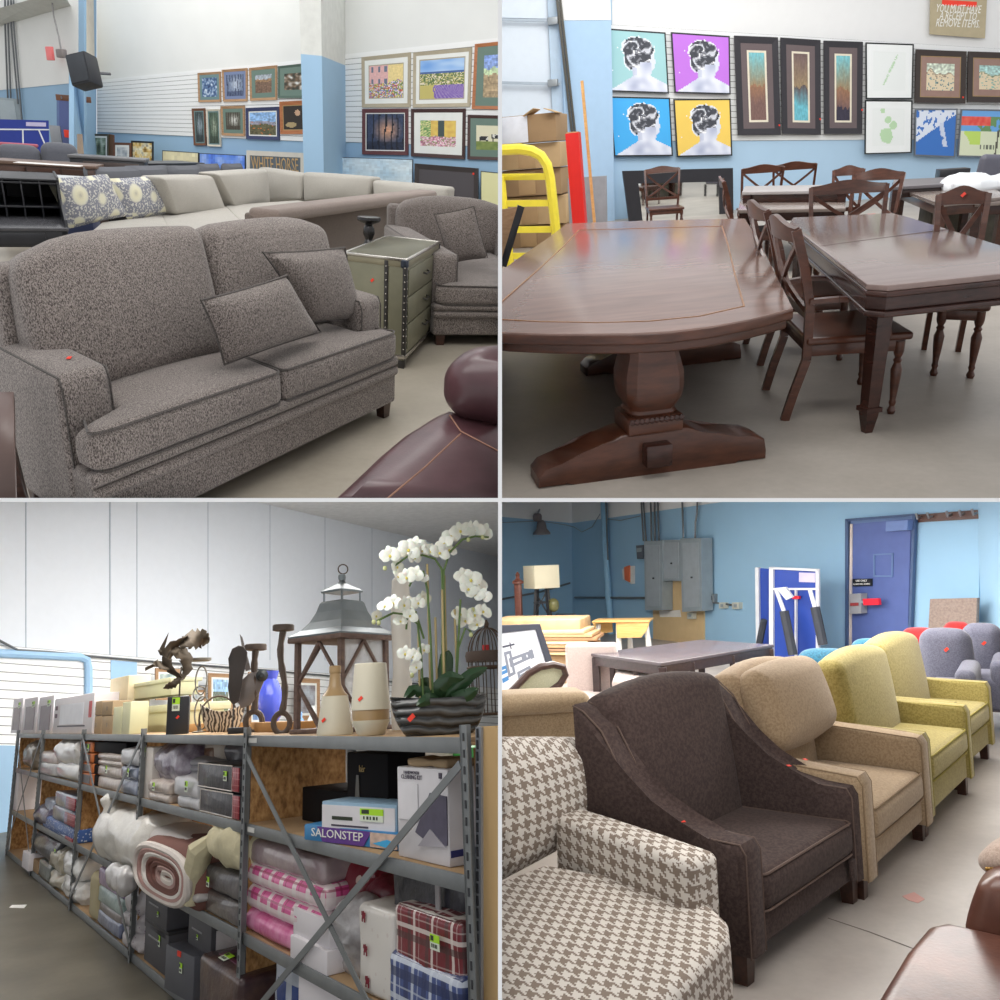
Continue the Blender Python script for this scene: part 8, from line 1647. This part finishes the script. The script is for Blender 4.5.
# ---- armchairs in the row
def clubchair(T, f, m, pm, lm, aw=.13, wing=True, aprofile=None, ct=.16, legh=.12, seatw=None, tuck=.0, stitch=None):
    W, D, seat, arm, back = f['W'], f['D'], f['seat'], f['arm'], f['back']
    MB().cush((0, .0, legh + (seat - ct - legh) / 2), (W - .04, D - .05, seat - ct - legh), .025, n=4).build('base', m, T)
    prof = aprofile or [(-.5, legh), (-.5, arm * .93), (-.47, arm), (-.3, arm + .005), (-.12, arm + .03), (.05, arm + .1), (.2, arm + .2), (.34, back - .1), (.46, back - .02), (.53, back), (.5, legh)]
    for sx in (-1, 1):
        o = MB().prism([(y * D, z) for y, z in prof], aw, bev=.03, R=E3(rz=PI / 2), c=(sx * (W / 2 - aw / 2), 0, 0)).build('arm', m, T, sharp=50); b = MB()
        for e in (-1, 1):
            b.tube([(sx * (W / 2 - aw / 2) + e * (aw / 2 - .012), y * D * (.985), z - .004 if i not in (0, len(prof) - 1) else z) for i, (y, z) in enumerate(prof[:-1])], .004, 5)
        b.build('piping', pm, o)
    iw = W - 2 * aw + .01; seat_cushion(T, (0, -D * .12, seat - ct / 2), (iw, D * .76, ct), m, pm, .045, .02)
    def bf(x, y, z): return (x, y, z + .035 * (1 - (2 * x / iw) ** 2) * (1 if z > 0 else 0))
    bw = iw + (aw * 1.2 if not wing else aw * .4); h = back - seat + .12
    MB().cush((0, D * .4, seat - .1 + h / 2), (bw, .2, h), .07, (.01, .04, .02), n=8, R=E3(rx=-.13), fn=bf).build('backrest', m, T)
    for sx in (-1, 1):
        for sy in (-1, 1): leg_block(T, sx * (W / 2 - .07), sy * (D / 2 - .07), legh + .01, .065, lm)
BRW = fabric('brown_suede', (62, 50, 48), (80, 66, 62), 60, .15, big=.12, sheen=.05); BRWP = plain('brown_stitch', (92, 74, 66), .8)
fbw = fit([(-.5, -.5, 0., 750, 990), (.5, -.5, 0., 852, 907), (-.5, -.5, 'arm', 757, 846), (.5, -.5, 'arm', 867, 782), (-.5, .5, 'back', 563, 701), (.4, .5, 'back', 712, 682), (-.3, -.5, 'seat', 772, 873, .8), (.32, -.5, 'seat', 860, 818, .8)], (-.1, 3.7, .8, .8, .9), {'seat': .46, 'arm': .62, 'back': .95}, 35, 'brown')
T = fthing('brown_armchair', 'dark brown suede armchair with sloping wing arms in the middle of the row', 'armchair', fbw); clubchair(T, fbw, BRW, BRWP, DKWOOD, aw=.14); sticker(T, (-fbw['W'] / 2 + .07, -.1 * fbw['D'], fbw['arm'] + .035), .014); sticker(T, (fbw['W'] / 2 - .07, -.05, fbw['arm'] + .06), .014)
MB().box((fbw['W'] / 2 - .18, -fbw['D'] / 2 + .0, fbw['seat'] - .22), (.05, .02, .1), .008).build('pull_tab', BRW, T)
TN = fabric('tan_suede', (146, 124, 98), (166, 144, 116), 70, .15, big=.1); 
ftn = fit([(.5, -.5, 0., 916, 842), (-.5, -.5, 0.05, 858, 888, .5), (.5, -.5, 'arm', 937, 733), (-.4, -.5, 'arm', 876, 772), (-.35, .4, 'back', 722, 680, .8), (.35, .4, 'back', 800, 662, .8), (.3, -.5, 'seat', 927, 774)], (.5, 4.8, .8, .85, .9), {'seat': .46, 'arm': .62, 'back': .95}, 35, 'tan')
T = fthing('tan_armchair', 'tan suede armchair right behind the dark brown one', 'armchair', ftn); clubchair(T, ftn, TN, TANP, DKWOOD, aw=.15, aprofile=[(-.5, .1), (-.5, ftn['arm'] * .93), (-.47, ftn['arm']), (.3, ftn['arm'] + .03), (.5, ftn['arm'] + .05), (.5, .1)])
lpn = lambda f, u, v, z: Vector((f['W'] * u, f['D'] * v, z))
MB().cush(lpn(ftn, .0, .22, ftn['back'] - .17), (ftn['W'] * .74, .2, .44), .09, (.02, .05, .03), n=8, R=E3(rx=-.3)).build('loose_cushion', TN, T); sticker(T, (-ftn['W'] / 2 + .08, -.1, ftn['arm'] + .03), .014)
YLW = fabric('mustard_velvet', (140, 126, 70), (164, 150, 92), 70, .15, big=.12); YLP = plain('mustard_piping', (140, 128, 56), .8)
def ych(f, label):
    T = fthing('mustard_armchair', label, 'armchair', f, group='mustard armchairs'); clubchair(T, f, YLW, YLP, DKWOOD, aw=.12, aprofile=[(-.5, .12), (-.5, f['arm'] * .93), (-.47, f['arm']), (.3, f['arm'] + .0), (.5, f['arm'] + .0), (.5, .12)]); return T
fy = fit([(.5, -.5, 0., 966, 794), (.5, -.5, 'arm', 977, 706), (-.4, .45, 'back', 820, 665, .8), (.4, .45, 'back', 885, 649, .8), (-.5, -.5, 'arm', 938, 727, .5), (.5, .3, 'arm', 890, 697, .7)], (1.1, 5.9, .8, .75, .85), {'seat': .46, 'arm': .62, 'back': .93}, 35, 'yellow1'); fy['seat'] = min(fy['seat'], .5)
ych(fy, 'mustard yellow armchair nearer the viewer, behind the tan armchair')
f2 = dict(fy); f2['x'] += 1.83 - 1.43; f2['y'] += 6.75 - 5.71; f2['back'] = fy['back'] - .01; ych(f2, 'mustard yellow armchair farther back, at the right')
GR4 = fabric('slate_fabric', (88, 88, 102), (106, 106, 120), 90, .2)
for i, (px0, px1, yt, yy, lab) in enumerate(((920, 968, 630, 7.6, 'slate grey sofa, nearer cushion-backed seat behind the mustard chairs'), (962, 1000, 625, 8.3, 'slate grey seat farther back at the right edge'))):
    pl = Plane((1.2, yy + .4), (3.2, yy - .2)); a, b_ = pl.hit(px0, yt), pl.hit(px1, yt - 2); w = np.linalg.norm((b_ - a)[:2]); yw = math.atan2(b_[1] - a[1], b_[0] - a[0]); T = thing('slate_armchair', lab, 'armchair', ((a[0] + b_[0]) / 2, (a[1] + b_[1]) / 2, 0), yw)
    MB().cush((0, .05, a[2] / 2 + .12), (w * 1.05, .24, a[2] - .24), .1, (.02, .05, .02), n=7, R=E3(rx=-.1)).build('backrest', GR4, T); MB().cush((.1, -.4, .34), (w * 1.1, .8, .3), .06, n=5).build('seat', GR4, T); MB().cush((w * .5, -.4, .5), (.16, .8, .3), .06, n=5).build('arm', GR4, T); sticker(T, (.02, -.12, a[2] * .82), .02, (0, -1, 0))
for i, (px0, px1, yt, yy, col, nm, lab) in enumerate(((792, 858, 651, 7.6, (38, 84, 104), 'teal', 'teal velvet chair, nearer, behind the tan armchair'), (846, 899, 641, 8.4, (46, 96, 116), 'teal', 'teal velvet chair, farther, behind the mustard one'), (897, 943, 630, 9.0, (150, 34, 36), 'red', 'red chair back, left of two below the door side board'), (940, 976, 624, 9.5, (160, 40, 40), 'red', 'red chair back, right of two behind the slate seats'))):
    pl = Plane((-1, yy + .5), (3.2, yy - .1)); a, b_ = pl.hit(px0, yt), pl.hit(px1, yt); w = np.linalg.norm((b_ - a)[:2]); yw = math.atan2(b_[1] - a[1], b_[0] - a[0]); T = thing('%s_chair' % nm, lab, 'chair', ((a[0] + b_[0]) / 2, (a[1] + b_[1]) / 2, 0), yw); m = fabric('%s_velvet_%d' % (nm, i), tuple(k * .9 for k in col), tuple(min(255, k * 1.2) for k in col), 60, .15)
    def rf_(x, y, z, w=w): return (x, y, z - (.09 * (2 * x / w) ** 4 if z > 0 else 0))
    MB().cush((0, .1, a[2] / 2 + .1), (w, .3, a[2] - .2), .11, (.02, .05, .02), n=8, fn=rf_).build('backrest', m, T); MB().cush((0, -.3, .34), (w, .7, .26), .06, n=5).build('seat', m, T)
    for sx in (-1, 1): MB().box((sx * w * .4, -.5, .11), (.05, .05, .22)).build('leg', DKWOOD, T)
# houndstooth chair
HT_ = NT('houndstooth_weave'); uv = HT_.coord('UV'); sp = HT_.n('ShaderNodeSeparateXYZ'); HT_.l(uv, sp.inputs[0]); M_ = HT_.math
k_ = 8 / .052; fx = M_('FLOOR', M_('MULTIPLY', sp.outputs[0], k_)); fyy = M_('FLOOR', M_('MULTIPLY', sp.outputs[1], k_))
sx_ = M_('LESS_THAN', M_('FLOORED_MODULO', fx, 8.), 4.); sy_ = M_('LESS_THAN', M_('FLOORED_MODULO', fyy, 8.), 4.); tw_ = M_('LESS_THAN', M_('FLOORED_MODULO', M_('ADD', fx, fyy), 4.), 2.)
pat = M_('ADD', M_('MULTIPLY', tw_, sx_), M_('MULTIPLY', M_('SUBTRACT', 1., tw_), sy_)); HT_.col(HT_.mix(pat, s2l((206, 200, 192)), s2l((130, 116, 104)))); HT_.rg(.9); HT_.bump(HT_.noise(220, 2), .3, .003); HTM = HT_.m; HTP = plain('hound_piping', (190, 184, 176), .9)
fh = fit([(.5, -.5, 'arm', 697, 862), (.5, .2, 'arm', 592, 815, .7), (.4, -.5, 'seat', 727, 925, .7), (.5, .5, 'back', 592, 742, .5), (.5, -.5, 0., 732, 1060, .4)], (-.9, 2.5, .8, .9, .9), {'seat': .46, 'arm': .6, 'back': .88}, 60, 'hound')
T = thing('houndstooth_armchair', 'brown and white houndstooth armchair cropped at the lower left of the chair row', 'armchair', (onz(600, 1010, 0)[0], onz(600, 1010, 0)[1], 0)); 
zs = .47; za = .62
fhx = Vector(onz(697, 860, za)) ; 
A1 = onz(567, 815, za); A2 = onz(697, 860, za); u = (A2 - A1); u[2] = 0; ln = np.linalg.norm(u); u /= ln; v = np.array([-u[1], u[0], 0]); ya = math.atan2(u[1], u[0])
c_ = locpts(T, [(A1 + A2) / 2 + v * .02])[0]; R_ = rotm('Z', ya)
MB().cush((c_.x, c_.y, za - .12), (ln + .04, .17, .26), .035, (.005, .008, .008), n=8, R=R_).build('arm', HTM, T); MB().cush((c_.x, c_.y, za / 2 - .1), (ln + .02, .16, za - .2), .03, n=6, R=R_).build('arm_side', HTM, T)
ct_ = .2; S0 = [onz(x, y, zs) for x, y in ((560, 850), (640, 868), (728, 915), (560, 1060), (440, 960))]
puffpoly(T, 'seat_cushion', [(600, 872), (640, 868), (690, 893), (712, 903), (728, 918), (730, 934), (560, 1120), (380, 1010), (470, 890), (545, 862)], zs, .2, HTM, .04)
def poly_under(T, name, pxs, z, t, m, z2): L = locpts(T, [onz(x, y, z) for x, y in pxs]); b = MB().slab([Vector((p.x, p.y, z2)) for p in L], (0, 0, 1), t); return b.build(name, m, T)
poly_under(T, 'base', [(600, 872), (640, 868), (690, 893), (712, 903), (724, 916), (726, 930), (560, 1110), (390, 1005), (480, 890), (545, 862)], zs, .24, HTM, .265)
plb = Plane(A1[:2] - v[:2] * .75 - u[:2] * .05, A1[:2] + v[:2] * .12 - u[:2] * .12)
cushpx(T, 'backrest', HTM, plb, [(440, 741), (592, 738), (598, 820), (440, 905)], .24, r=.1, off=-.06, puff=.05, n=9)
# leather sofa at lower right
LB = NT('worn_brown_leather'); f_ = LB.noise(5, 4); g_ = LB.noise(70, 4); LB.col(LB.ramp(f_, [(.3, s2l((82, 52, 44))), (.7, s2l((116, 76, 62)))])); LB.rg(.3, 0, .5); LB.bump(g_, .2, .003); LB = LB.m
T = thing('leather_sofa', 'worn brown leather sofa corner at the lower right edge', 'sofa', (onz(960, 980, 0)[0], onz(960, 980, 0)[1], 0)); puffpoly(T, 'seat_cushion', [(945, 918), (925, 922), (905, 945), (880, 985), (860, 1020), (950, 1200), (1120, 1100), (1120, 920), (1000, 930)], .5, .26, LB, .05)
poly_under(T, 'base', [(945, 920), (927, 926), (907, 950), (884, 990), (865, 1020), (950, 1200), (1120, 1100), (1120, 925)], .5, .22, LB, .24)
pl = Plane(onz(960, 880, .6)[:2], onz(1060, 900, .6)[:2]); cushpx(T, 'arm', LB, pl, [(984, 871), (1080, 868), (1080, 975), (967, 930)], .2, r=.05, puff=.02) 
T = thing('beige_nailhead_chair', 'beige chair arm with brass nailheads at the right edge above the leather sofa', 'armchair', (onz(1000, 960, 0)[0], onz(1000, 960, 0)[1], 0)); pl = Plane(onz(985, 850, .66)[:2], onz(1080, 870, .66)[:2]); cushpx(T, 'arm', fabric('oatmeal_fabric', (160, 140, 128), (184, 164, 150), 120, .2), pl, [(985, 842), (1080, 838), (1080, 872), (985, 868)], .2, r=.07, off=.0, puff=.02)
LL = locpts(T, [pl.hit(x, 869 - .0 * x, .11) for x in (987, 990, 993, 996)]); b = MB(); [b.cush(p, (.012, .01, .012), .005, n=2, nr=2) for p in LL]; b.build('nailheads', plain('brass', (176, 140, 80), .3, .9), T)
# floor joint
b = MB(); cr_ = [onz(x, y, .0015) for x, y in ((828, 918), (870, 932), (912, 948), (960, 966))]
for a, c in zip(cr_, cr_[1:]): b.bar(a, c, .006, .001)
struct(b.build('trim_2', plain('joint_dark', (120, 112, 106), .8)))
tag(MB().slab([onz(x, y, .0015) for x, y in ((902, 896), (914, 892), (925, 899), (918, 903), (908, 900))], (0, 0, 1), .001).build('paint_mark', plain('faded_red_mark', (196, 150, 142), .8)), 'faded reddish paint mark on the concrete floor', 'mark')
for o in bpy.data.objects:
    if '_n' in o: del o['_n']
# ---------------------------------------------------------------- partitions between the bays, clipping at them
cam_d = bpy.data.cameras.new('camera'); cam = bpy.data.objects.new('camera', cam_d); C.objects.link(cam)
Rc = W3 @ np.array([[1, 0, 0], [0, -1, 0], [0, 0, -1]]).T
cam.matrix_world = mat4(Rc, EYE); cam_d.lens = 28.8; cam_d.sensor_width = 36; cam_d.clip_start = .05; cam_d.clip_end = 200
bpy.context.scene.camera = cam
CM = mat4(W3, EYE)                # x right, y down, z forward
PART = plain('white_partition', (244, 244, 244), .6, var=.005)
HT = .003; N0 = 1.2
def panel(name, p0, p1):
    b = MB().box([(a + c) / 2 for a, c in zip(p0, p1)], [abs(c - a) for a, c in zip(p0, p1)]); b.bm.transform(CM)
    me = bpy.data.meshes.new(name); b.bm.to_mesh(me); me.materials.append(PART); o = bpy.data.objects.new(name, me); C.objects.link(o); o['kind'] = 'structure'; o['_q'] = 0; return o
far = 34.
panel('wall_partition', (-HT, -HT * 0 - far * .66, N0), (HT, -HT, far)); panel('wall_partition', (-HT, HT, N0), (HT, far * .66, far))
panel('wall_divider', (-far * .66, -HT, N0), (far * .66, HT, far))
bpy.context.view_layer.update()
inv = CM.inverted(); seen = 0
for o in [o for o in bpy.data.objects if o.type == 'MESH' and o.get('_q')]:
    q = o['_q']; M = inv @ o.matrix_world; bb = [M @ Vector(c) for c in o.bound_box]
    sx = 1 if q in (2, 4) else -1; sy = 1 if q in (3, 4) else -1
    cuts = []; gone = False; g = HT + .0006
    for k, s in ((0, sx), (1, sy)):
        v = [p[k] * s for p in bb]
        if max(v) < g: gone = True
        elif min(v) < g: cuts.append((k, s))
    if gone: o['_drop'] = 1; continue
    if not cuts: continue
    if o.data.users > 1: o.data = o.data.copy()
    bm = bmesh.new(); bm.from_mesh(o.data); bm.transform(M)
    for k, s in cuts:
        co = Vector((0, 0, 0)); co[k] = s * g; no = Vector((0, 0, 0)); no[k] = -s
        r = bmesh.ops.bisect_plane(bm, geom=list(bm.verts) + list(bm.edges) + list(bm.faces), plane_co=co, plane_no=no, clear_outer=True, dist=1e-6)
        ed = [e for e in r['geom_cut'] if isinstance(e, bmesh.types.BMEdge)]
        if ed:
            try: bmesh.ops.holes_fill(bm, edges=ed, sides=0)
            except Exception: pass
    bm.transform(M.inverted())
    if not bm.faces: o['_drop'] = 1
    bm.to_mesh(o.data); bm.free()
for o in [o for o in bpy.data.objects if o.get('_drop')]: bpy.data.objects.remove(o)
for o in [o for o in bpy.data.objects if o.type == 'EMPTY' and not o.children]: bpy.data.objects.remove(o)
for o in bpy.data.objects:
    if '_q' in o: del o['_q']
# ---------------------------------------------------------------- light
w = bpy.data.worlds.new('shop_light'); bpy.context.scene.world = w; w.use_nodes = True
w.node_tree.nodes['Background'].inputs[0].default_value = (.97, .98, 1, 1); w.node_tree.nodes['Background'].inputs[1].default_value = .8
def lamp(q, loc, tgt, sx, sy, e, col=(1, .98, .95), name='added_overhead_fill'):  # unseen area light added overhead to brighten and shape a bay
    d = bpy.data.lights.new(name, 'AREA'); d.shape = 'RECTANGLE'; d.size = sx; d.size_y = sy; d.energy = e; d.color = col
    o = bpy.data.objects.new(name, d); C.objects.link(o); v = Vector(tgt) - Vector(loc); o.matrix_world = ROOM[q] @ Matrix.Translation(Vector(loc)) @ v.to_track_quat('-Z', 'Y').to_matrix().to_4x4(); return o
lamp(1, (-1.5, 4, 4.4), (-.6, 5.5, 0), 4, 1.2, 60); lamp(1, (0, 12, 6), (0, 14, 0), 6, 2, 250); lamp(1, (-1, 19, 6.5), (-1, 22, 1), 8, 2, 220)
lamp(2, (-1.0, 4, 4.4), (0, 5.5, 0), 4, 1.2, 90); lamp(2, (0, 10, 5.5), (0, 12, 0), 6, 2, 300); lamp(2, (0, 16, 6), (0, 19, 1), 8, 2, 260)
def lamp_c(q, c, sx, sy, e):       # added unseen fill light just below the partition over a lower bay, in view coordinates
    d = bpy.data.lights.new('added_overhead_fill', 'AREA'); d.shape = 'RECTANGLE'; d.size = sx; d.size_y = sy; d.energy = e; d.color = (1, .98, .95)
    o = bpy.data.objects.new('added_overhead_fill', d); C.objects.link(o); m = Matrix.Translation(Vector(c)) @ Matrix(((1, 0, 0, 0), (0, 0, -1, 0), (0, 1, 0, 0), (0, 0, 0, 1)))
    o.matrix_world = CM @ m; return o
lamp_c(3, (-1.2, HT + .001, 3.0), 1.6, .6, 12); lamp_c(3, (-2.2, HT + .001, 6.0), 3.4, 1.4, 95); lamp_c(3, (-2.6, HT + .001, 9), 5, 2, 320); lamp_c(3, (-1.8, HT + .001, 13), 3, 2, 460)
lamp_c(4, (1.2, HT + .001, 3.0), 1.6, .6, 20); lamp_c(4, (2.2, HT + .001, 6.0), 3.4, 1.4, 120); lamp_c(4, (2.6, HT + .001, 8.4), 4.4, 1.6, 240); lamp_c(4, (.9, HT + .001, 10.5), 1.4, 2, 120)
vs = bpy.context.scene.view_settings; vs.view_transform = 'Standard'; vs.look = 'None'; vs.gamma = 1; vs.exposure = .1
